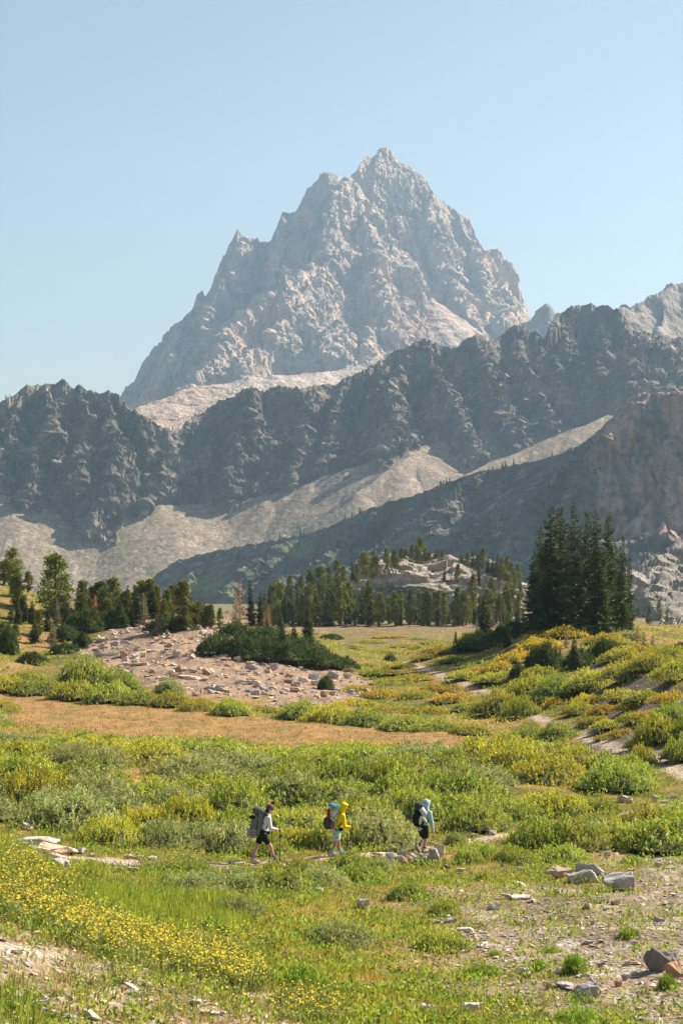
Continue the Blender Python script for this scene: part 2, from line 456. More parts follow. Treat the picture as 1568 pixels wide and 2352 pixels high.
# ---- the middle range: left hill, dark cliffs, scree aprons
B_SKY = [(-500, 1000, 2350), (-250, 960, 2360), (-60, 950, 2400), (0, 926, 2420), (30, 908, 2430), (62, 888, 2440), (90, 878, 2450), (112, 871, 2450), (122, 878, 2450), (140, 872, 2450), (152, 877, 2450), (170, 892, 2450), (182, 888, 2450),
         (200, 895, 2450), (228, 903, 2445), (242, 897, 2445), (262, 903, 2440), (280, 922, 2435), (300, 938, 2430), (322, 950, 2420), (350, 962, 2410), (380, 985, 2400), (402, 993, 2400), (430, 968, 2440), (462, 944, 2460), (490, 926, 2470),
         (530, 908, 2480), (560, 893, 2480), (574, 888, 2480), (602, 894, 2480), (640, 888, 2480), (662, 886, 2480), (690, 890, 2490), (720, 880, 2500), (745, 887, 2500), (772, 880, 2500), (800, 862, 2510), (840, 845, 2520), (872, 824, 2530),
         (905, 808, 2540), (930, 797, 2540), (962, 780, 2550), (990, 780, 2550), (1003, 788, 2550), (1040, 797, 2550), (1068, 780, 2560), (1088, 768, 2560), (1098, 766, 2560), (1120, 782, 2570), (1138, 780, 2580),
         (1160, 760, 2590), (1180, 750, 2600), (1205, 752, 2600), (1218, 762, 2600), (1232, 757, 2600), (1252, 776, 2600), (1266, 742, 2620), (1282, 722, 2630), (1300, 708, 2640), (1330, 701, 2650), (1360, 702, 2650), (1384, 696, 2650),
         (1400, 702, 2650), (1425, 714, 2640), (1440, 730, 2630), (1452, 748, 2620), (1468, 760, 2600), (1500, 768, 2600), (1568, 772, 2600), (1700, 760, 2600), (2000, 720, 2600)]
B_RIDGES = [
    (B_SKY, 2.0),
    # left hill spurs
    ([(60, 892, 2440), (20, 980, 2370), (-10, 1060, 2320)], 1.7), ([(112, 874, 2450), (95, 980, 2365), (75, 1080, 2310)], 1.65), ([(200, 897, 2450), (195, 990, 2370), (170, 1080, 2310), (160, 1130, 2290)], 1.65),
    ([(262, 905, 2440), (275, 1000, 2360), (250, 1100, 2290), (235, 1150, 2265)], 1.7), ([(350, 964, 2410), (358, 1040, 2360), (345, 1110, 2310), (335, 1150, 2290)], 1.65),
    ([(380, 988, 2400), (376, 1060, 2345), (365, 1120, 2310)], 1.8),
    # dark cliffs
    ([(462, 948, 2460), (490, 1040, 2395), (500, 1110, 2350), (490, 1150, 2330)], 1.7), ([(574, 892, 2480), (560, 990, 2400), (520, 1080, 2345)], 1.65), ([(690, 892, 2490), (690, 980, 2420), (650, 1070, 2360)], 1.7),
    ([(772, 882, 2500), (775, 980, 2425), (760, 1060, 2375)], 1.7), ([(872, 828, 2530), (885, 940, 2440), (890, 1020, 2390)], 1.7), ([(905, 812, 2540), (912, 920, 2450), (925, 980, 2410), (880, 1050, 2375)], 1.65),
    ([(1003, 790, 2550), (1020, 880, 2470), (1040, 960, 2420)], 1.8), ([(1098, 770, 2560), (1150, 860, 2500), (1165, 930, 2450)], 1.8), ([(1180, 754, 2600), (1210, 850, 2520), (1250, 930, 2470)], 1.8),
    ([(1300, 710, 2640), (1290, 800, 2580), (1300, 900, 2510)], 1.7), ([(1384, 700, 2650), (1395, 800, 2570), (1380, 880, 2520)], 1.7), ([(1440, 732, 2630), (1450, 830, 2550), (1440, 900, 2500)], 1.5),
    # the warm grassy shoulder at the right
    ([(1452, 752, 2615), (1500, 780, 2580), (1568, 840, 2500), (1700, 880, 2450)], 0.85),
]
B_SCREE = [
    ([(-500, 1150, 2290), (-100, 1140, 2290), (10, 1135, 2300), (80, 1155, 2300), (140, 1172, 2300), (200, 1188, 2290)], 0.6),
    ([(330, 1172, 2300), (370, 1158, 2310), (420, 1160, 2320), (520, 1155, 2340), (620, 1135, 2350), (720, 1105, 2365), (800, 1078, 2375), (880, 1052, 2385), (930, 1034, 2390)], 0.6),
    ([(940, 1030, 2395), (1000, 1012, 2420), (1100, 985, 2450), (1200, 965, 2480), (1300, 945, 2510), (1400, 925, 2530), (1550, 920, 2520), (1800, 920, 2500)], 0.98),
    ([(960, 1028, 2400), (900, 1070, 2340), (820, 1130, 2280)], 0.62),
    ([(1400, 950, 2300), (1300, 990, 2240), (1180, 1040, 2180), (1060, 1090, 2100)], 0.6),
]
def hB(x, y, coarse):
    w1 = fbm(x / 140, y / 140, 3, seed=51) * 16; w2 = fbm(x / 140, y / 140, 3, seed=52) * 16
    rock = ridge_field(x, y, B_RIDGES, (w1, w2))
    scr = ridge_field(x, y, B_SCREE, (w1 * 0.5, w2 * 0.5))
    scr = np.maximum(scr, 12 + (y - 1500) * 0.02)
    if coarse: return np.maximum(rock, scr)
    dcr = ridge_field(x, y, [([(p[0], 1420, p[2]) for p in B_SKY], 1.0)], (w1, w2))
    am = smooth(0, 70, np.maximum(CAMZ - dcr, 0)) * 0.85 + 0.15
    wv = fbm(x / 60, y / 60, 3, seed=54)
    n1 = ridged((x + 0.35 * y + wv * 16) / 56, y / 150, 3, seed=56, gain=0.5, sharp=0.5) - 1.2
    n2 = ridged((x - 0.25 * y + wv * 8) / 19, y / 46 + wv * 0.3, 4, seed=57, gain=0.55, sharp=0.5) - 1.3
    h = rock + am * (17 * n1 + 7 * n2 + 6 * fbm(x / 80, y / 80, 3, seed=53))
    return np.maximum(h, scree_B(x, y, scr))
def scree_B(x, y, scr):
    return scr + 0.8 * fbm(x / 26, y / 70, 3, seed=66) + 0.3 * fbm(x / 6, y / 6, 3, seed=67)
def rB(X, Y, Z, nn):
    w1 = fbm(X / 140, Y / 140, 3, seed=51) * 16; w2 = fbm(X / 140, Y / 140, 3, seed=52) * 16
    scr = np.maximum(ridge_field(X, Y, B_SCREE, (w1 * 0.5, w2 * 0.5)), 12 + (Y - 1500) * 0.02)
    sc = scree_B(X, Y, scr)
    rk = smooth(0.0, 7.0, Z - sc)
    dcr = np.maximum(CAMZ - ridge_field(X, Y, [([(p[0], 1420, p[2]) for p in B_SKY], 1.0)], (w1, w2)), 0)
    am = smooth(0, 60, dcr) * 0.85 + 0.15
    wx = fbm(X / 60, Z / 60 + Y / 90, 3, seed=55) * 16
    d = 12 * am * crag((X + wx) / 80, Y / 88, Z / 150, 2, 0.5, seed=13)
    wz = 6 * pn3(X / 20, Y / 20, Z / 20)
    d = d + (0.2 + 0.8 * am) * (7 * facet((X - 0.4 * Z + wx * 0.5 + wz) / 34, (Y + wz) / 34, (Z - wz) / 60, 19) + 5 * facet((X - 0.4 * Z + wz) / 14, Y / 14, (Z + wz) / 21, 20) + 2.2 * facet(X / 6.5, Y / 6.5, Z / 9, 21))
    d = d + (0.3 + 0.7 * am) * 2.2 * crag(X / 26, Y / 26, Z / 38, 5, 0.55, seed=19)
    d = d * rk
    X = X + nn[..., 0] * d; Y = Y + nn[..., 1] * d; Z = Z + nn[..., 2] * d
    cap = skyline_cap(X, Y, B_SKY, 8, 25, 30)
    Z = np.where(dcr < 10, np.maximum(Z, cap - 16 * (dcr / 10)), Z)
    return X, Y, np.minimum(Z, cap)
def cB(X, Y, Z, sl):
    w1 = fbm(X / 140, Y / 140, 3, seed=51) * 16; w2 = fbm(X / 140, Y / 140, 3, seed=52) * 16
    scr = np.maximum(ridge_field(X, Y, B_SCREE, (w1 * 0.5, w2 * 0.5)), 12 + (Y - 1500) * 0.02)
    isc = smooth(1.0, 0.2, Z - scree_B(X, Y, scr))
    n = fbm(X / 90, Y / 90 + Z / 60, 4, seed=71); n2 = fbm(X / 16, Y / 16 + Z / 12, 4, seed=72)
    px, py = proj(X, Y, Z)
    rock = np.ones(X.shape + (3,)) * C3(0.14, 0.115, 0.095)
    rock = mixc(rock, C3(0.24, 0.185, 0.14), smooth(0.0, 0.6, n + 0.6 * n2) * 0.8)
    rock = mixc(rock, C3(0.085, 0.078, 0.072), smooth(0.1, 0.8, -n + 0.5 * n2) * 0.7)
    rock = mixc(rock, C3(0.36, 0.31, 0.26), smooth(0.45, 0.9, n2) * 0.7)                     # pale fresh faces
    # scrubby green on the ledges of the left hill
    green = smooth(0.05, 0.35, fbm(X / 45, Y / 45 + Z / 40, 4, seed=75) - 0.05) * smooth(1130, 1050, py) * (smooth(420, 330, px) + 0.35 * smooth(860, 700, px))
    rock = mixc(rock, C3(0.055, 0.07, 0.035), np.clip(green, 0, 1) * 0.85)
    tan = smooth(1.0, 0.55, sl + 0.2 * n2) * smooth(1440, 1490, px)
    rock = mixc(rock, C3(0.36, 0.26, 0.17), tan)
    s = np.ones(X.shape + (3,)) * C3(0.235, 0.19, 0.148)
    st = fbm(X / 30 + fbm(X / 40, Y / 40, 3, seed=79), Y / 110, 4, seed=76)
    s = mixc(s, C3(0.185, 0.148, 0.115), smooth(0.0, 0.5, st))
    s = mixc(s, C3(0.33, 0.275, 0.22), smooth(0.1, 0.6, fbm(X / 7, Y / 7, 4, seed=77)) * 0.7)
    gr = smooth(0.05, 0.45, fbm(X / 18, Y / 120, 3, seed=78)) * smooth(520, 250, px) + smooth(0.2, 0.5, st) * 0.3
    s = mixc(s, C3(0.20, 0.19, 0.10), np.clip(gr * 0.5, 0, 0.5))
    s = s * C3(1.05, 1.0, 0.92)
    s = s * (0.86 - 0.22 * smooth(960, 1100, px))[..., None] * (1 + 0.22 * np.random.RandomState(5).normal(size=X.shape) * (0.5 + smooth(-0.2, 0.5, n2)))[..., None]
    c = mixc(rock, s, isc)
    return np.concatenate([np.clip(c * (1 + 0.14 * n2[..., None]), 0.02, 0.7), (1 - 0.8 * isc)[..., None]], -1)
M_range = rock_mat('range_rock', 11.0, 4.0, 7.0, 0.9, 0.32)
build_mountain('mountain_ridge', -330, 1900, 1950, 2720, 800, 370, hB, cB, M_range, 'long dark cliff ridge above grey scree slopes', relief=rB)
print('range', round(time.time() - T0, 1))

# ---- the shaded spur that comes down from the cliff at the right
C_SKY = [(2000, 880, 1700), (1700, 890, 1720), (1568, 899, 1740), (1540, 902, 1740), (1500, 900, 1745), (1466, 898, 1750), (1448, 912, 1750), (1430, 930, 1750), (1405, 955, 1748), (1380, 985, 1745), (1352, 1005, 1742), (1330, 1022, 1740), (1280, 1045, 1735), (1230, 1058, 1730), (1160, 1070, 1725), (1100, 1083, 1720),
         (1040, 1104, 1712), (1000, 1120, 1705), (950, 1138, 1695), (900, 1150, 1690), (850, 1168, 1680), (800, 1190, 1670), (740, 1215, 1660), (690, 1228, 1650), (640, 1238, 1640), (560, 1252, 1625), (470, 1270, 1605), (400, 1290, 1590), (360, 1318, 1575), (330, 1350, 1560), (250, 1390, 1540)]
def _cdep(px, d):
    # the spur runs obliquely: its far end lies deeper in the valley
    old = float(np.interp(px, [p[0] for p in C_SKY0[::-1]], [p[2] for p in C_SKY0[::-1]]))
    return d - old + 1650 + (1500 - max(min(px, 1700), 250)) * 0.26
C_SKY0 = C_SKY
C_SKY = [(a, b, _cdep(a, c)) for a, b, c in C_SKY0]
C_RIDGES = [
    (C_SKY[5:], 1.3), (C_SKY[:8], 2.6),
    ([(1440, 935, 1740), (1400, 1010, 1705), (1345, 1080, 1670), (1320, 1140, 1640)], 1.5),
    ([(1568, 1000, 1690), (1540, 1100, 1660), (1500, 1180, 1630)], 1.6), ([(1330, 1024, 1735), (1250, 1120, 1670), (1180, 1200, 1610)], 1.3),
    ([(1100, 1086, 1715), (1000, 1180, 1640), (880, 1260, 1560), (760, 1330, 1480)], 1.3), ([(900, 1152, 1688), (790, 1240, 1610), (680, 1310, 1530), (600, 1360, 1470)], 1.3),
    ([(690, 1230, 1648), (600, 1290, 1580), (510, 1350, 1500)], 1.25), ([(470, 1272, 1604), (440, 1320, 1560), (420, 1370, 1510)], 1.25),
    ([(2000, 1230, 1600), (1568, 1230, 1600), (1450, 1250, 1580), (1300, 1275, 1560), (1150, 1300, 1540), (1000, 1330, 1510)], 0.55),
]
C_RIDGES = [C_RIDGES[0], C_RIDGES[1]] + [([(a, b, _cdep(a, c)) for a, b, c in pts], k) for pts, k in C_RIDGES[2:]]
def hC(x, y, coarse):
    w1 = fbm(x / 110, y / 110, 3, seed=81) * 13; w2 = fbm(x / 110, y / 110, 3, seed=82) * 13
    base = ridge_field(x, y, C_RIDGES, (w1, w2))
    base = np.maximum(base, 2 + (y - 900) * 0.012)
    if coarse: return base
    dcr = ridge_field(x, y, [([(p[0], 1420, p[2]) for p in C_SKY], 1.0)], (w1, w2))
    am = smooth(0, 50, np.maximum(CAMZ - dcr, 0)) * 0.85 + 0.15
    return base + am * 3.0 * fbm(x / 60, y / 60, 3, seed=83)
def rC(X, Y, Z, nn):
    px, _ = proj(X, Y, Z)
    cl = smooth(1290, 1400, px)
    w1 = fbm(X / 110, Y / 110, 3, seed=81) * 13; w2 = fbm(X / 110, Y / 110, 3, seed=82) * 13
    dcr = np.maximum(CAMZ - ridge_field(X, Y, [([(p[0], 1420, p[2]) for p in C_SKY], 1.0)], (w1, w2)), 0)
    am = smooth(0, 45, dcr) * 0.8 + 0.2
    d = am * lerp(12, 15, cl) * crag((X + w1) / lerp(80, 42, cl), Y / 70, Z / lerp(80, 130, cl), 4, 0.5, seed=23)
    d = d + (0.4 + 0.6 * am) * (lerp(3.0, 5.5, cl) * facet((X + 0.2 * Z) / 24, Y / 24, Z / lerp(34, 80, cl), 29) + lerp(1.6, 2.4, cl) * facet(X / 9, Y / 9, Z / lerp(11, 24, cl), 30) + 2.2 * crag((X + 0.4 * Z) / 20, Y / 20, Z / lerp(22, 60, cl), 5, 0.55, seed=29))
    X = X + nn[..., 0] * d; Y = Y + nn[..., 1] * d; Z = Z + nn[..., 2] * d
    cap = skyline_cap(X, Y, C_SKY, 3.5, 35, 22)
    Z = np.where(dcr < 6, np.maximum(Z, cap - 8 * (dcr / 6)), Z)
    return X, Y, np.minimum(Z, cap)
def cC(X, Y, Z, sl):
    n = fbm(X / 70, Y / 70 + Z / 50, 4, seed=91); n2 = fbm(X / 12, Y / 12 + Z / 9, 4, seed=92)
    px, py = proj(X, Y, Z)
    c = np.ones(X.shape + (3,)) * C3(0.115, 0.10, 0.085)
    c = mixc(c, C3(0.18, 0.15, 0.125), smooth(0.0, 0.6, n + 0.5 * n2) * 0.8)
    g = smooth(-0.1, 0.4, fbm(X / 50, Y / 50, 4, seed=94)) * smooth(1380, 1280, px)
    c = mixc(c, C3(0.06, 0.068, 0.036), g * 0.75)
    # the tall cliff: rusty streaks
    cl = smooth(1330, 1420, px) * smooth(1250, 1200, py)
    st = fbm(X / 9, Z / 90 + Y / 80, 4, seed=95)
    c = mixc(c, C3(0.34, 0.24, 0.195), cl * 0.8)
    c = mixc(c, C3(0.48, 0.30, 0.215), cl * smooth(0.0, 0.5, st) * 0.7)
    c = mixc(c, C3(0.12, 0.10, 0.095), cl * smooth(0.1, 0.5, -st) * 0.7)
    # bare pale blocks along the crest and a grassy strip lower down
    crest = smooth(0.25, 0.55, n2 + 0.4 * n) * smooth(1.2, 0.7, sl)
    c = mixc(c, C3(0.36, 0.30, 0.25), crest * 0.6 * (1 - cl))
    mead = np.exp(-((px - 470) / 55) ** 2 - ((py - 1345) / 26) ** 2) + np.exp(-((px - 690) / 40) ** 2 - ((py - 1262) / 14) ** 2)
    c = mixc(c, C3(0.17, 0.19, 0.055), np.clip(mead * 1.2, 0, 0.85))
    return np.clip(c * (1 + 0.14 * n2[..., None]), 0.02, 0.7)
M_spur = rock_mat('spur_rock', 6.5, 2.2, 3.0, 0.7, 0.28)
build_mountain('mountain_spur', 180, 1900, 1250, 2040, 620, 270, hC, cC, M_spur, 'shaded wooded spur running down from the red cliff at right', relief=rC)

# ---- the low rocky spur at the right edge
E_R = [([(2000, 1210, 950), (1700, 1225, 940), (1568, 1240, 930), (1530, 1262, 920), (1490, 1290, 905), (1455, 1330, 890), (1420, 1380, 870), (1380, 1430, 850)], 0.75),
       ([(1640, 1310, 800), (1568, 1335, 790), (1500, 1345, 780), (1470, 1355, 770)], 0.9), ([(1700, 1400, 640), (1568, 1425, 620), (1510, 1440, 600)], 0.5)]
def hE(x, y, coarse):
    w1 = fbm(x / 50, y / 50, 3, seed=101) * 6
    base = ridge_field(x, y, E_R, (w1, w1))
    base = np.maximum(base, 0.0)
    if coarse: return base
    return base + fbm(x / 30, y / 30, 4, seed=104) * 1.5
def rE(X, Y, Z, nn):
    d = 3.0 * crag(X / 30, Y / 30, (Z + 0.2 * X) / 14, 4, 0.55, seed=47) + 1.7 * facet(X / 20, Y / 20, (Z + 0.2 * X) / 7, 48) + 1.0 * facet(X / 7, Y / 7, Z / 4, 49)
    return X + nn[..., 0] * d, Y + nn[..., 1] * d, Z + nn[..., 2] * d
def cE(X, Y, Z, sl):
    n = fbm(X / 30, Y / 30 + Z / 20, 4, seed=111); n2 = fbm(X / 6, Y / 6 + Z / 5, 4, seed=112)
    px, py = proj(X, Y, Z)
    c = np.ones(X.shape + (3,)) * C3(0.24, 0.21, 0.18)
    c = mixc(c, C3(0.31, 0.265, 0.225), smooth(0.0, 0.5, n + 0.6 * n2))
    g = smooth(0.0, 0.35, fbm(X / 22, Y / 22, 4, seed=113)) * smooth(0.8, 0.4, sl)
    c = mixc(c, C3(0.09, 0.10, 0.045), g * 0.8)
    return np.clip(c * (1 + 0.2 * n2[..., None]), 0.02, 0.8)
M_ledge = rock_mat('ledge_rock', 3.0, 0.9, 1.2, 0.7, 0.3)
build_mountain('rocky_spur', 1340, 2000, 540, 1000, 190, 130, hE, cE, M_ledge, 'low rocky spur with pale ledges at the right edge', relief=rE)

# ---- the wooded rocky hill in the middle
H_R = [([(560, 1402, 505), (640, 1389, 510), (720, 1362, 520), (800, 1325, 535), (860, 1295, 545), (900, 1280, 550), (950, 1272, 555), (985, 1269, 558), (1040, 1276, 558), (1090, 1284, 556), (1140, 1300, 550), (1190, 1325, 545), (1260, 1367, 540), (1400, 1402, 530)], 0.52),
       ([(880, 1308, 505), (960, 1320, 500), (1060, 1325, 500), (1120, 1335, 500)], 0.75)]
def hH(x, y, coarse):
    w1 = fbm(x / 30, y / 30, 3, seed=121) * 4
    base = ridge_field(x, y, H_R, (w1, w1))
    flat = CAMZ - 1.0 + (y - 400) * 0.004 - 1.2 * smooth(420, 380, y)
    base = np.logaddexp(base / 1.5, flat / 1.5) * 1.5
    if coarse: return base
    return base + 0.35 * fbm(x / 9, y / 9, 4, seed=125)
def rH(X, Y, Z, nn):
    up = smooth(9, 14, Z)
    d = up * (1.6 * crag((X + 0.3 * Y) / 17, Y / 17, (Z + 0.1 * X) / 6, 3, 0.55, seed=57) + 1.3 * facet(X / 11, Y / 9, (Z + 0.1 * X) / 2.6, 58) + 0.5 * facet(X / 4, Y / 4, Z / 1.4, 59))
    return X + nn[..., 0] * d, Y + nn[..., 1] * d, Z + nn[..., 2] * d
def cH(X, Y, Z, sl):
    n = fbm(X / 16, Y / 16 + Z / 8, 4, seed=131); n2 = fbm(X / 3, Y / 3 + Z / 2, 4, seed=132)
    up = smooth(10.5, 13.5, Z + n * 1.5)
    c = np.ones(X.shape + (3,)) * C3(0.235, 0.155, 0.095)
    c = mixc(c, C3(0.17, 0.16, 0.06), smooth(0.0, 0.5, n) * 0.6)
    r = mixc(np.ones(X.shape + (3,)) * C3(0.37, 0.305, 0.245), C3(0.25, 0.22, 0.19), smooth(-0.1, 0.5, n))
    c = mixc(c, r, up)
    return np.clip(c * (1 + 0.2 * n2[..., None]), 0.02, 0.8)
M_hill = rock_mat('hill_rock', 1.8, 0.6, 0.8, 0.7, 0.3)
build_mountain('rocky_hill', 480, 1480, 330, 600, 330, 170, hH, cH, M_hill, 'rounded rocky hill with pale slabs and a belt of trees', relief=rH)
print('hills', round(time.time() - T0, 1))

# ================================================================ NEAR GROUND
HAZE = 5.9e-5
CTRL = [(-600, 2450, 15), (-200, 2420, 16.5), (300, 2420, 18.5), (784, 2440, 20.5), (1300, 2440, 21.5), (1800, 2420, 22), (2200, 2400, 22),
        (0, 2250, 20), (300, 2250, 21.5), (600, 2285, 24), (900, 2290, 27), (1300, 2270, 28.5), (1700, 2250, 29),
        (-300, 2050, 23), (0, 2060, 24.5), (200, 2115, 26), (590, 2230, 27.3), (0, 1950, 30), (-300, 1880, 30), (-700, 1850, 30), (90, 2012, 36), (400, 2120, 34.5), (250, 2070, 36),
        (784, 2150, 38), (1200, 2150, 37.5), (1568, 2150, 36), (2000, 2150, 35), (784, 2060, 47), (400, 2050, 46), (1300, 2060, 47), (1568, 2040, 48), (2000, 2030, 48),
        (-300, 1970, 52), (80, 1978, 55), (330, 1990, 58), (600, 1985, 60), (784, 1968, 62), (1000, 1955, 63.5), (1250, 1922, 68), (1500, 1880, 73), (1750, 1860, 76), (2200, 1850, 76),
        (-500, 1850, 72), (0, 1860, 72), (400, 1855, 77), (784, 1835, 81), (1200, 1805, 85), (1568, 1772, 90), (2000, 1750, 90),
        (-500, 1690, 105), (0, 1705, 105), (400, 1725, 110), (784, 1725, 111), (1150, 1718, 113), (1400, 1722, 107),
        (-500, 1600, 160), (60, 1612, 160), (400, 1652, 144), (784, 1677, 131), (1080, 1692, 124), (1330, 1692, 123), (1480, 1660, 116), (1568, 1610, 113), (1568, 1510, 135), (1800, 1500, 125), (2200, 1480, 125),
        (0, 1545, 178), (200, 1560, 176), (300, 1520, 188), (600, 1562, 180), (760, 1572, 184), (480, 1440, 212), (300, 1426, 222), (130, 1428, 224), (60, 1372, 230), (0, 1346, 235), (-200, 1320, 240), (-600, 1310, 240), (0, 1470, 205), (60, 1470, 208), (640, 1452, 215), (800, 1502, 214),
        (300, 1466, 285), (0, 1400, 300), (-500, 1380, 300), (860, 1490, 250), (850, 1455, 300), (600, 1470, 280),
        (1200, 1632, 149), (1080, 1577, 174), (980, 1542, 194), (930, 1520, 216), (1200, 1602, 158), (1300, 1560, 164), (1400, 1520, 172), (1300, 1480, 189), (1190, 1462, 199), (1330, 1440, 203), (1450, 1446, 204), (1050, 1480, 218), (1120, 1500, 203), (1568, 1482, 188), (1800, 1460, 200),
        (1330, 1466, 285), (1500, 1452, 300), (1800, 1450, 300), (900, 1442, 380), (200, 1440, 400), (1400, 1442, 400), (-600, 1430, 450), (2200, 1430, 450), (784, 1431, 700), (0, 1431, 700), (1568, 1431, 700)]
_cw = np.array([P(*c) for c in CTRL])
def _uv(x, y):
    return np.stack([(x / y) * F / 784.0, 1.9 * np.log(y)], -1)
_cu = _uv(_cw[:, 0], _cw[:, 1])
def _k(r2):
    return 0.5 * r2 * np.log(r2 + 1e-9)
_n = len(_cu)
_K = _k(((_cu[:, None] - _cu[None]) ** 2).sum(-1)) + np.eye(_n) * 0.004
_Pm = np.concatenate([np.ones((_n, 1)), _cu], 1)
_A = np.block([[_K, _Pm], [_Pm.T, np.zeros((3, 3))]])
# solve for the drop below the camera, as a share of the distance (keeps far ground steady)
_w = np.linalg.solve(_A, np.concatenate([(_cw[:, 2] - CAMZ) / _cw[:, 1], np.zeros(3)]))
def ground_base(x, y):
    x = np.asarray(x, float); y = np.asarray(y, float)
    sh = x.shape
    y = np.maximum(y, 4.0)
    uv = _uv(np.clip(x.ravel() / y.ravel(), -0.33, 0.33) * y.ravel(), y.ravel())
    out = np.empty(len(uv))
    for i in range(0, len(uv), 40000):
        q = uv[i:i + 40000]
        out[i:i + 40000] = _k(((q[:, None] - _cu[None]) ** 2).sum(-1)) @ _w[:_n] + _w[_n] + q @ _w[_n + 1:]
    z = CAMZ + out * y.ravel()
    return z.reshape(sh)
def ground_bump(x, y):
    near = smooth(150, 40, y)
    rough = 0.07 * fbm(x / 1.1, y / 1.1, 4, seed=141) * (0.35 + 0.65 * near) + 0.16 * fbm(x / 5, y / 5, 3, seed=142)
    kn = np.exp(-((x + 14) / 16) ** 2 - ((y - 198) / 16) ** 2)      # the stony rise at the left
    rough = rough + kn * 0.5 * (ridged(x / 5, y / 5, 4, seed=143) - 1.0)
    return rough * smooth(8, 16, y)

# rows by ln d, columns by bearing
G_px = np.concatenate([np.linspace(-1500, -420, 40)[:-1], np.linspace(-420, 1990, 410), np.linspace(1990, 3070, 40)[1:]])
_lnd = np.concatenate([np.log(np.linspace(3, 11, 16))[:-1], np.linspace(math.log(11), math.log(330), 430)[:-1], np.linspace(math.log(330), math.log(900), 50)])
G_d = np.exp(_lnd)
GD, GP = np.meshgrid(G_d, G_px, indexing='ij')
GX = (GP - 784) / F * GD
GZ0 = ground_base(GX, GD)
GZ = GZ0 + ground_bump(GX, GD)
def gz(x, y):
    """ground height at a point (bilinear on the ground sheet)"""
    x = np.asarray(x, float); y = np.maximum(np.asarray(y, float), 3.01)
    px = 784 + F * x / y
    fi = np.interp(np.log(y), _lnd, np.arange(len(_lnd)))
    fj = np.interp(px, G_px, np.arange(len(G_px)))
    i = np.clip(fi.astype(int), 0, len(_lnd) - 2); j = np.clip(fj.astype(int), 0, len(G_px) - 2)
    a = fi - i; b = fj - j
    return GZ[i, j] * (1 - a) * (1 - b) + GZ[i + 1, j] * a * (1 - b) + GZ[i, j + 1] * (1 - a) * b + GZ[i + 1, j + 1] * a * b
_hd = np.exp(np.linspace(math.log(11), math.log(330), 1500))
def hit(px, py, dmin=11.0):
    """where the line of sight at (px, py) first meets the ground"""
    cx = (px - 784.0) / F; cz = (1176.0 - py) / F
    dy = CP - cz * SP
    d = _hd[_hd >= dmin]
    x = cx * d / dy; z = CAMZ + (SP + cz * CP) * d / dy
    below = z < gz(x, d)
    if not below.any():
        i = len(d) - 1
    else:
        i = int(np.argmax(below))
    return Vector((x[i], d[i], float(gz(x[i], d[i]))))
def poly_in(px, py, poly):
    poly = np.asarray(poly, float)
    inside = np.zeros(px.shape, bool)
    x1, y1 = poly[-1]
    for x2, y2 in poly:
        c = ((y1 > py) != (y2 > py)) & (px < (x2 - x1) * (py - y1) / (y2 - y1 + 1e-12) + x1)
        inside ^= c
        x1, y1 = x2, y2
    return inside
def line_dist(x, y, pts):
    D = np.full(x.shape, 1e9)
    for a, b in zip(pts[:-1], pts[1:]):
        dx, dy = b[0] - a[0], b[1] - a[1]
        t = np.clip(((x - a[0]) * dx + (y - a[1]) * dy) / (dx * dx + dy * dy + 1e-9), 0, 1)
        D = np.minimum(D, np.hypot(x - a[0] - t * dx, y - a[1] - t * dy))
    return D

# the trail: along the bench past the hikers, round to the right, and back up the valley
TRAIL_PX = [(-150, 1950), (30, 1958), (120, 1962), (250, 1978), (340, 1982), (480, 1984), (620, 1982), (760, 1970), (880, 1962), (960, 1955), (1010, 1950), (1090, 1935), (1180, 1918), (1300, 1895), (1440, 1868), (1540, 1852), (1680, 1835)]
TRAIL2_PX = [(1680, 1830), (1620, 1800), (1560, 1775), (1520, 1752), (1440, 1728), (1400, 1713), (1335, 1690), (1290, 1672), (1250, 1656), (1205, 1634), (1150, 1605), (1080, 1577), (1030, 1560), (980, 1541), (930, 1520)]
TRAIL = [hit(*p) for p in TRAIL_PX]; TRAIL2 = [hit(*p) for p in TRAIL2_PX]

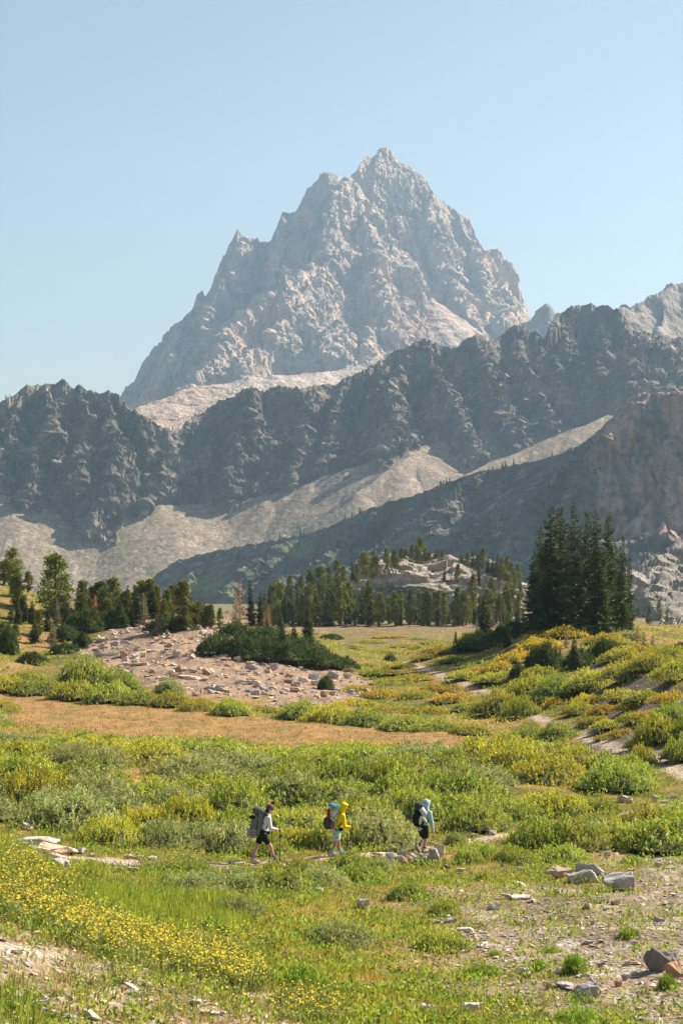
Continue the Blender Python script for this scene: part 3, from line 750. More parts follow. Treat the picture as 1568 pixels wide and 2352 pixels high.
ORANGE = [(-500, 1585), (0, 1588), (200, 1604), (330, 1620), (500, 1636), (640, 1650), (800, 1662), (900, 1674), (1140, 1684), (1120, 1722), (950, 1724), (800, 1716), (700, 1710), (600, 1706), (480, 1694), (360, 1688), (250, 1690), (100, 1674), (0, 1650), (-500, 1640)]
KNOLL = [(120, 1590), (150, 1530), (210, 1470), (290, 1420), (420, 1405), (530, 1415), (600, 1480), (760, 1530), (850, 1560), (880, 1600), (760, 1620), (640, 1625), (560, 1610), (400, 1600), (300, 1560)]
def ground_masks(x, y, z):
    px, py = proj(x, y, z)
    wn = fbm(x / 3.2, y / 3.2, 4, seed=151); wn2 = fbm(x / 0.9, y / 0.9, 3, seed=152); wl = fbm(x / 11, y / 11, 3, seed=153)
    jx, jy = px + wn * 26, py + wn2 * 5 + wl * 7
    m = {}
    td = np.minimum(line_dist(x, y, TRAIL) , line_dist(x, y, TRAIL2) * 0.9)
    m['trail'] = smooth(0.6, 0.25, td + 0.22 * wn2)
    m['orange'] = poly_in(jx, jy, ORANGE).astype(float) * (y > 100) * (y < 185)
    m['knoll'] = poly_in(jx, jy, KNOLL) * (y > 150)
    # bare gravel of the near right corner, thinning to the left and back
    gr = smooth(780, 1350, px + wn * 250) * smooth(1985, 2100, py + wl * 60) * smooth(20, 30, y)
    gr = np.maximum(gr, smooth(1330, 1480, px + wn * 90) * smooth(1925, 1990, py + wl * 20))
    m['gravel'] = np.clip(gr * smooth(-0.45, 0.25, wl + 0.6 * wn + 0.42), 0, 1)
    # dry bank near left
    bank = smooth(0.0, 60.0, (py - (2085 + px * 0.30)) + wn * 40) * (y < 34)
    m['bank'] = bank * smooth(1000, 650, px)
    # brown flat at the foot of the wooded hill, dark stony slope right of the trail
    m['brown'] = ((y > 235) * smooth(0, 1, 1.0 + 0 * px)) * smooth(1700, 1400, px + 0 * py)
    m['stony'] = smooth(1330, 1370, px + wn * 30) * smooth(1545, 1580, px * 0 + py + (1500 - px) * 0.35 + wn * 18) * smooth(1790, 1740, py + wn * 12) * (y > 95)
    m['patch'] = smooth(0.12, 0.42, wl + 0.5 * wn) * (y > 60) * (y < 240)      # bare patches between the shrubs
    return m, px, py, wn, wn2, wl
def ground_color(x, y, z):
    m, px, py, wn, wn2, wl = ground_masks(x, y, z)
    c = np.ones(x.shape + (3,)) * C3(0.125, 0.125, 0.028)
    c = mixc(c, C3(0.21, 0.165, 0.035), smooth(-0.1, 0.5, wn + 0.5 * wl))
    c = mixc(c, C3(0.27, 0.15, 0.055), smooth(0.15, 0.6, wn2 + 0.4 * wl) * 0.7)
    c = mixc(c, C3(0.30, 0.175, 0.085), m['patch'] * 0.8)
    c = mixc(c, C3(0.26, 0.19, 0.13), m['gravel'])
    c = mixc(c, C3(0.27, 0.20, 0.125), m['bank'] * smooth(-0.5, 0.3, wn + 0.4))
    c = mixc(c, C3(0.36, 0.31, 0.26), np.clip(m['gravel'] + m['bank'], 0, 1) * smooth(0.2, 0.5, wn2) * 0.7)
    c = mixc(c, C3(0.19, 0.125, 0.07), m['brown'] * smooth(600, 760, px) * 0.9)
    c = mixc(c, C3(0.17, 0.16, 0.045), m['brown'] * smooth(0.0, 0.4, wl) * 0.6)
    c = mixc(c, mixc(np.ones(x.shape + (3,)) * C3(0.31, 0.18, 0.07), C3(0.20, 0.155, 0.05), smooth(0.1, 0.5, wn)), m['orange'] * 0.95)
    c = mixc(c, mixc(np.ones(x.shape + (3,)) * C3(0.33, 0.225, 0.155), C3(0.19, 0.13, 0.09), np.clip(smooth(-0.1, 0.4, wn2 + 0.8 * wn) + 0.0, 0, 1)), m['knoll'].astype(float))
    c = mixc(c, mixc(np.ones(x.shape + (3,)) * C3(0.20, 0.15, 0.105), C3(0.12, 0.095, 0.07), smooth(-0.1, 0.4, wn2 + wn)), m['stony'])
    c = mixc(c, C3(0.42, 0.32, 0.235), m['trail'])
    return np.clip(c * (1 + 0.18 * wn2[..., None]), 0.015, 0.7)
def ground_mat():
    m, nt, N, L, b = new_mat('soil')
    at = N.new('ShaderNodeAttribute'); at.attribute_name = 'Col'
    geo = N.new('ShaderNodeNewGeometry')
    n1 = N.new('ShaderNodeTexNoise'); n1.inputs['Scale'].default_value = 5.0; n1.inputs['Detail'].default_value = 7; n1.inputs['Roughness'].default_value = 0.7
    vo = N.new('ShaderNodeTexVoronoi'); vo.inputs['Scale'].default_value = 11.0
    n3 = N.new('ShaderNodeTexNoise'); n3.inputs['Scale'].default_value = 1.3; n3.inputs['Detail'].default_value = 4
    for n in (n1, vo, n3): L.new(geo.outputs['Position'], n.inputs['Vector'])
    mr = N.new('ShaderNodeMapRange'); mr.inputs['From Min'].default_value = 0.3; mr.inputs['From Max'].default_value = 0.7; mr.inputs['To Min'].default_value = 0.6; mr.inputs['To Max'].default_value = 1.4
    L.new(n1.outputs['Fac'], mr.inputs['Value'])
    vc = N.new('ShaderNodeMapRange'); vc.inputs['To Min'].default_value = 0.8; vc.inputs['To Max'].default_value = 1.2
    sp = N.new('ShaderNodeSeparateColor'); L.new(vo.outputs['Color'], sp.inputs[0]); L.new(sp.outputs[0], vc.inputs['Value'])
    mu = N.new('ShaderNodeMath'); mu.operation = 'MULTIPLY'; L.new(mr.outputs[0], mu.inputs[0]); L.new(vc.outputs[0], mu.inputs[1])
    vm = N.new('ShaderNodeVectorMath'); vm.operation = 'SCALE'; L.new(at.outputs['Color'], vm.inputs[0]); L.new(mu.outputs[0], vm.inputs['Scale'])
    L.new(vm.outputs[0], b.inputs['Base Color'])
    b.inputs['Roughness'].default_value = 0.95; b.inputs['Specular IOR Level'].default_value = 0.1
    bp = N.new('ShaderNodeBump'); bp.inputs['Strength'].default_value = 0.8; bp.inputs['Distance'].default_value = 0.06
    ad = N.new('ShaderNodeMath'); ad.operation = 'ADD'; L.new(n1.outputs['Fac'], ad.inputs[0]); L.new(vo.outputs['Distance'], ad.inputs[1])
    L.new(ad.outputs[0], bp.inputs['Height']); L.new(bp.outputs[0], b.inputs['Normal'])
    return m
M_soil = ground_mat()
_gc = ground_color(GX, GD, GZ)
_me = mesh_np('ground', np.stack([GX, GD, GZ], -1).reshape(-1, 3), grid_faces(*GX.shape), True, _gc.reshape(-1, 3))
tag(link('ground', _me, M_soil), kind='structure')
# the valley floor goes on under the mountains to the horizon and behind the camera
_fd = np.concatenate([-np.exp(np.linspace(math.log(850), math.log(60), 8)), [0, 120, 300, 500, 700, 820, 880], np.exp(np.linspace(math.log(950), math.log(6200), 20))])
_fx = np.concatenate([-np.exp(np.linspace(math.log(6300), math.log(60), 18)), np.linspace(-40, 40, 3), np.exp(np.linspace(math.log(60), math.log(6300), 18))])
FD, FX = np.meshgrid(_fd, _fx, indexing='ij')
FZ = np.where(FD > 860, CAMZ - 2.6 + (FD - 860) * 0.0165, -4.0) - 9.0 * smooth(900, 700, FD)
_me = mesh_np('valley_floor', np.stack([FX, FD, FZ], -1).reshape(-1, 3), grid_faces(*FX.shape), True, np.ones((FX.size, 3)) * C3(0.15, 0.14, 0.06))
tag(link('valley_floor', _me, M_soil), kind='structure')
print('ground', round(time.time() - T0, 1))

# ================================================================ PLANTS
rng = np.random.RandomState(11)
def leaf_mat(name, rough=0.5, spec=0.35, trans=0.3, hue=0.03, val=0.25):
    """per-leaf colour from the mesh, shifted a little from plant to plant; light shines through"""
    m, nt, N, L, b = new_mat(name)
    at = N.new('ShaderNodeAttribute'); at.attribute_name = 'Col'
    oi = N.new('ShaderNodeObjectInfo')
    hs = N.new('ShaderNodeHueSaturation')
    a = N.new('ShaderNodeMapRange'); a.inputs['To Min'].default_value = 0.5 - hue; a.inputs['To Max'].default_value = 0.5 + hue
    v = N.new('ShaderNodeMapRange'); v.inputs['To Min'].default_value = 1 - val; v.inputs['To Max'].default_value = 1 + val
    mm = N.new('ShaderNodeMath'); mm.operation = 'FRACT'; k = N.new('ShaderNodeMath'); k.operation = 'MULTIPLY'; k.inputs[1].default_value = 7.31
    L.new(oi.outputs['Random'], a.inputs['Value']); L.new(oi.outputs['Random'], k.inputs[0]); L.new(k.outputs[0], mm.inputs[0]); L.new(mm.outputs[0], v.inputs['Value'])
    L.new(at.outputs['Color'], hs.inputs['Color']); L.new(a.outputs[0], hs.inputs['Hue']); L.new(v.outputs[0], hs.inputs['Value'])
    L.new(hs.outputs[0], b.inputs['Base Color'])
    b.inputs['Roughness'].default_value = rough; b.inputs['Specular IOR Level'].default_value = spec
    tr = N.new('ShaderNodeBsdfTranslucent'); L.new(hs.outputs[0], tr.inputs['Color'])
    mx = N.new('ShaderNodeMixShader'); mx.inputs[0].default_value = trans
    L.new(b.outputs[0], mx.inputs[1]); L.new(tr.outputs[0], mx.inputs[2])
    L.new(mx.outputs[0], N['Material Output'].inputs['Surface'])
    return m
M_leaf = leaf_mat('willow_leaf', 0.5, 0.22, 0.48, 0.014, 0.18)
M_needle = leaf_mat('needles', 0.6, 0.25, 0.2, 0.015, 0.25)
M_grass = leaf_mat('grass_blade', 0.55, 0.3, 0.35, 0.0, 0.0)
M_petal = leaf_mat('petal', 0.6, 0.2, 0.3, 0.0, 0.0)
M_stem = plain('twig', (0.10, 0.075, 0.045), 0.9, 0.1, 0.3, 9)
M_bark = plain('bark', (0.12, 0.09, 0.07), 0.9, 0.1, 0.35, 6, 0.4)
M_deadwood = plain('dead_wood', (0.36, 0.30, 0.25), 0.9, 0.1, 0.25, 6, 0.3)

def quads_from(p, d, side, L, W):
    """diamond leaves: p base (n,3), d unit direction, side unit, L, W (n,)"""
    n = len(p)
    L = L[:, None]; W = W[:, None]
    v = np.stack([p, p + d * L * 0.5 + side * W * 0.5, p + d * L, p + d * L * 0.5 - side * W * 0.5], 1).reshape(-1, 3)
    f = np.arange(4 * n).reshape(n, 4)
    return v, f
def unit(v):
    return v / (np.linalg.norm(v, axis=-1, keepdims=True) + 1e-9)
def pal(rs, n, cols, wts, var=0.18):
    cols = np.array(cols); k = rs.choice(len(cols), n, p=np.array(wts) / np.sum(wts))
    return cols[k] * (1 + var * rs.normal(size=(n, 1)))
def dome_r(th, ph, sd):
    return 1 + 0.20 * pn2(3 * np.cos(th) + sd * 3.7, 3 * np.sin(th) + ph * 2.2) + 0.12 * pn2(7 * np.cos(th) + ph * 5, 7 * np.sin(th) - sd * 2.3)
def mound(th, s, sd, R_, H_):
    """uneven low mound: position and height at share s of the way out along bearing th"""
    edge = 1 + 0.24 * pn2(1.4 * np.cos(th) + sd * 3.7, 1.4 * np.sin(th) - sd * 1.3) + 0.14 * pn2(4 * np.cos(th) + sd, 4 * np.sin(th))
    x = R_ * s * edge * np.cos(th); y = R_ * s * edge * np.sin(th)
    k = 2.4 / R_
    lump = 0.88 + 0.30 * pn2(x * k + sd, y * k - sd) + 0.18 * pn2(x * k * 2.3 - sd, y * k * 2.3)
    return x, y, H_ * np.clip(1 - np.abs(s) ** 2.2, 0, 1) ** 0.7 * np.clip(lump, 0.3, 1.25)
def shrub_meshes(name, seed, n, R_, H_, leaf_l, leaf_w, cols, wts, upright=0.6, inner=0.22):
    """a mound of leaves R_ metres in radius and H_ high, over stems and an added opaque core"""
    rs = np.random.RandomState(seed)
    per = 13
    S = n // per
    th = rs.rand(S) * 2 * np.pi
    s = np.sqrt(rs.rand(S)) * (0.93 + 0.12 * rs.rand(S))
    x, y, top = mound(th, s, seed, R_, H_)
    e = 0.02
    nx = -(mound(th, np.clip(s + e, 0, 1.2), seed, R_, H_)[2] - top) / (e * R_)
    nrm = unit(np.stack([np.cos(th) * nx, np.sin(th) * nx, np.ones(S)], 1))
    # every shoot stands out of the mound and carries its leaves along it
    d0 = unit(nrm * 0.9 + np.array((0, 0, upright * 0.7)) + rs.normal(size=(S, 3)) * 0.42)
    sl = leaf_l * 2.3 * rs.uniform(0.6, 1.35, S)
    base = np.stack([x, y, np.maximum(top - inner * H_ * rs.rand(S) ** 1.5, 0.0)], 1) - d0 * sl[:, None] * 0.55
    t = np.tile((np.arange(per) + 0.5) / per, S)
    I = np.repeat(np.arange(S), per)
    n = S * per
    p = base[I] + d0[I] * (sl[I] * t)[:, None]
    d = unit(d0[I] * 0.75 + rs.normal(size=(n, 3)) * 0.6)
    side = unit(np.cross(d, nrm[I] + rs.normal(size=(n, 3)) * 0.55))
    v, f = quads_from(p, d, side, leaf_l * (0.6 + 0.8 * rs.rand(n)), leaf_w * (0.7 + 0.6 * rs.rand(n)))
    # colour: patches within the plant, then shoot by shoot, then leaf by leaf
    c = pal(rs, S, cols, wts, 0.12)[I] * (1 + 0.14 * rs.normal(size=(n, 1)))
    patch = pn2(p[:, 0] * 1.1 + seed, p[:, 1] * 1.1 + p[:, 2])
    c = c * (1 + 0.22 * patch[:, None])
    me = mesh_np(name + '_foliage', v, f, False, np.repeat(np.clip(c, 0.005, 0.8), 4, 0)); me.materials.append(M_leaf)
    # twigs: a low knot of stems fanning out of the ground
    ns = 34
    tv, tf = [], []
    for i in range(ns):
        a = rs.rand() * 2 * np.pi; t = rs.rand() * 0.95
        mx_, my_, mz_ = mound(np.array([a]), np.array([t * 0.9]), seed, R_, H_)
        e = np.array((mx_[0], my_[0], mz_[0] * 0.92))
        b0 = np.array((R_ * 0.35 * t * math.cos(a), R_ * 0.35 * t * math.sin(a), -0.05))
        s = unit(np.cross(e - b0, rs.normal(size=3))); w = 0.02 + 0.01 * rs.rand()
        q = unit(np.cross(e - b0, s)); k = len(tv)
        tv += [b0 + s * w, b0 - s * w * 0.5 + q * w * 0.8, b0 - s * w * 0.5 - q * w * 0.8, e]
        tf += [(k, k + 1, k + 3), (k + 1, k + 2, k + 3), (k + 2, k, k + 3)]
    # dark opaque core added under the leaf shell, so nothing shows through
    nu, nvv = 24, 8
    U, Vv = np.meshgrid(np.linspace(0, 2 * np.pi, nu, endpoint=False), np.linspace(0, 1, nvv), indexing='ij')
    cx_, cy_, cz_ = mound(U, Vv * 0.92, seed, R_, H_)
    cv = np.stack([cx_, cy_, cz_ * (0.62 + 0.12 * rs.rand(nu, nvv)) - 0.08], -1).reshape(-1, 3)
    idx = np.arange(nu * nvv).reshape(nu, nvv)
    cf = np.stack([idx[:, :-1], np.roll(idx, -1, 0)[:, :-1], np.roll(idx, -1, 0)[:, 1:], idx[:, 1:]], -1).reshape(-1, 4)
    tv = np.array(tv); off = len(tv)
    me2 = mesh_np(name + '_stems_and_core', np.concatenate([tv, cv]), [np.array(tf), cf + off], False); me2.materials.append(M_twig_core)
    return me, me2
M_twig_core = plain('twig_and_core', (0.10, 0.105, 0.04), 0.95, 0.05, 0.4, 14)  # shared by the stems and the added inner core

GREEN = [(0.275, 0.351, 0.034), (0.383, 0.442, 0.056), (0.204, 0.272, 0.034), (0.527, 0.499, 0.048), (0.575, 0.568, 0.189)]
GREY = [(0.365, 0.396, 0.137), (0.280, 0.325, 0.082), (0.559, 0.549, 0.256), (0.215, 0.265, 0.055), (0.451, 0.407, 0.091)]
YELL = [(0.540, 0.482, 0.042), (0.433, 0.430, 0.042), (0.650, 0.512, 0.034), (0.303, 0.338, 0.042), (0.605, 0.532, 0.137)]
GOLD = [(0.600, 0.405, 0.027), (0.495, 0.375, 0.030), (0.600, 0.330, 0.030), (0.330, 0.315, 0.038), (0.450, 0.420, 0.075)]
DARK = [(0.057, 0.096, 0.020), (0.076, 0.115, 0.026), (0.045, 0.076, 0.019), (0.109, 0.134, 0.032)]
HERB = [(0.194, 0.312, 0.028), (0.291, 0.386, 0.039), (0.155, 0.239, 0.023), (0.388, 0.422, 0.046)]
SHR = {}
SHR['green'] = [shrub_meshes('green_willow', 100 + i, 9800, 2.0, 1.05, 0.075, 0.036, GREEN, (4, 4, 3, 2, 2)) for i in range(3)]
SHR['grey'] = [shrub_meshes('grey_willow', 110 + i, 9800, 2.0, 1.05, 0.075, 0.032, GREY, (4, 3, 3, 3, 2)) for i in range(3)]
SHR['yellow'] = [shrub_meshes('yellow_willow', 120 + i, 9400, 2.0, 0.95, 0.075, 0.038, YELL, (4, 4, 2, 3, 2)) for i in range(3)]
SHR['gold'] = [shrub_meshes('gold_shrub', 130 + i, 5200, 1.6, 0.55, 0.085, 0.04, GOLD, (4, 4, 2, 2, 2)) for i in range(2)]
SHR['mat'] = [shrub_meshes('fir_mat', 140 + i, 9000, 2.4, 1.0, 0.13, 0.05, DARK, (4, 3, 3, 2), 0.12) for i in range(3)]
SHR['herb'] = [shrub_meshes('herb_clump', 150 + i, 3000, 0.8, 0.38, 0.085, 0.022, HERB, (4, 4, 3, 2), 1.0) for i in range(2)]
SHR['low'] = [shrub_meshes('low_willow', 160 + i, 5600, 1.2, 0.36, 0.055, 0.024, GREY[:2] + GREEN[:3], (3, 4, 3, 3, 3)) for i in range(3)]
SIZE = {'green': (2.0, 1.05), 'grey': (2.0, 1.05), 'yellow': (2.0, 0.95), 'gold': (1.6, 0.55), 'mat': (2.4, 1.0), 'herb': (0.8, 0.38), 'low': (1.2, 0.36)}
KNAME = {'green': ('willow_shrub', 'green willow shrub', 'shrub'), 'grey': ('willow_shrub', 'grey-green willow shrub', 'shrub'), 'yellow': ('willow_shrub', 'yellow-green willow shrub', 'shrub'),
         'gold': ('golden_shrub', 'low golden autumn shrub', 'shrub'), 'mat': ('fir_mat', 'dark green spreading conifer mat', 'shrub'), 'herb': ('herb_clump', 'leafy bright green herb clump', 'plant'), 'low': ('low_willow', 'low spreading grey-green willow', 'shrub')}

ORD = ['first', 'second', 'third', 'fourth', 'fifth', 'sixth', 'seventh', 'eighth', 'ninth', 'tenth', 'eleventh', 'twelfth', 'thirteenth', 'fourteenth', 'fifteenth', 'sixteenth', 'seventeenth', 'eighteenth', 'nineteenth', 'twentieth']
ORD += ['twenty-' + o for o in ORD[:9]] + ['thirtieth'] + ['thirty-' + o for o in ORD[:9]] + ['fortieth'] + ['forty-' + o for o in ORD[:9]] + ['fiftieth'] + ['fifty-' + o for o in ORD[:9]] + ['sixtieth'] + ['sixty-' + o for o in ORD[:9]] + ['seventieth'] + ['seventy-' + o for o in ORD[:9]]
TOLABEL = {}          # (kind words, place) -> list of (px, object)
def later(o, words, place, group, cat, px):
    tag(o, None, cat, group)
    TOLABEL.setdefault((words, place), []).append((px, o))
def write_labels():
    for (words, place), L_ in TOLABEL.items():
        L_.sort(key=lambda t: t[0])
        n = len(L_)
        for i, (_, o) in enumerate(L_):
            if n == 1: o['label'] = f'{words} {place}'
            elif i == 0: o['label'] = f'leftmost {words} {place}'
            elif i == n - 1: o['label'] = f'rightmost {words} {place}'
            elif i < len(ORD): o['label'] = f'{words} {place}, {ORD[i]} from left'
            else: o['label'] = f'{words} {place}'
SHRUBS = []           # (x, y, radius) for the ground cover to keep clear
def shrub(kind, loc, radius, height, place, group):
    v = rng.randint(len(SHR[kind]))
    r0, h0 = SIZE[kind]
    nm, words, cat = KNAME[kind]
    s = radius / r0; sz = height / h0
    t = empty(nm, (loc[0], loc[1], loc[2] - 0.05), (0, 0, rng.rand() * 6.28), (s, s * (0.85 + 0.3 * rng.rand()), sz))
    fo, st = SHR[kind][v]
    link('foliage', fo, None, t); link('stems_and_core', st, None, t)
    px, _ = proj(*loc)
    later(t, words, place, group, cat, px)
    SHRUBS.append((loc[0], loc[1], radius))
    return t
def shrub_px(kind, px, py, wpx, hpx, place, group):
    """a shrub whose foot is seen at (px, py), wpx wide and hpx high in the picture"""
    loc = hit(px, py)
    k = loc.y / F
    return shrub(kind, loc, wpx * 0.5 * k, hpx * k, place, group)

# ---- the willow thicket between the trail and the dry grass
GAPS = [[(215, 1735), (320, 1745), (330, 1800), (300, 1860), (235, 1860), (262, 1800), (210, 1765)],
        [(640, 1868), (760, 1868), (760, 1895), (640, 1895)], [(835, 1845), (960, 1845), (960, 1868), (835, 1868)], [(840, 1892), (915, 1892), (915, 1912), (840, 1912)],
        [(1190, 1815), (1430, 1815), (1430, 1850), (1040, 1860)], [(1430, 1800), (1700, 1760), (1700, 1880), (1430, 1880)], [(30, 1880), (130, 1880), (130, 1925), (30, 1925)],
        [(900, 1925), (1100, 1895), (1210, 1880), (1210, 1915), (1100, 1950), (900, 1975)]]
def gap_at(px, py):
    return any(poly_in(np.array([px]), np.array([py]), g)[0] for g in GAPS)
_pal_by = lambda px, py: rng.choice(['green', 'grey', 'yellow'], p=([0.35, 0.45, 0.2] if px < 600 else [0.5, 0.22, 0.28] if px < 1000 else [0.42, 0.13, 0.45]))
for row, (py, r0, r1, h) in enumerate([(1710, 2.0, 3.2, 0.62), (1728, 2.0, 3.0, 0.8), (1748, 1.9, 3.0, 1.1), (1778, 1.8, 2.9, 1.15), (1808, 1.8, 2.7, 1.15), (1842, 1.6, 2.5, 1.1), (1878, 1.5, 2.3, 1.1), (1912, 1.3, 2.0, 1.0), (1946, 1.2, 1.8, 0.95)]):
    px = -140 + rng.rand() * 60
    place = ['at the far edge of the thicket', 'in the far part of the thicket', 'in the upper thicket', 'in the middle of the thicket', 'in the broad middle thicket', 'in the thicket behind the hikers', 'behind the hikers', 'just behind the trail', 'beside the trail'][row]
    while px < 1720:
        jpy = py + rng.uniform(-7, 7) + (np.interp(px, [0, 300, 600, 800, 1000, 1100, 1250], [0, 10, 18, 27, 36, 26, 14]) * (1, 0.8, 0.5)[row] if row < 3 else 0)
        r = rng.uniform(r0, r1)
        loc = hit(px, jpy)
        k = loc.y / F
        if row < 1 and px < 350: r *= 0.8
        lim_r = px > 1290 and jpy < 1760
        td = min(line_dist(np.array([loc.x]), np.array([loc.y]), TRAIL)[0], line_dist(np.array([loc.x]), np.array([loc.y]), TRAIL2)[0])
        if not gap_at(px, jpy) and td > 0.75 * r + 0.25 and not lim_r and not (jpy > 1895 and px > 880 and px < 1180):
            shrub(_pal_by(px, jpy), loc, r, h * 1.12 * rng.uniform(0.7, 1.3) * (0.7 + 0.3 * r / r1), place, 'willow shrubs of the thicket')
        px += r / k * rng.uniform(1.05, 1.45)
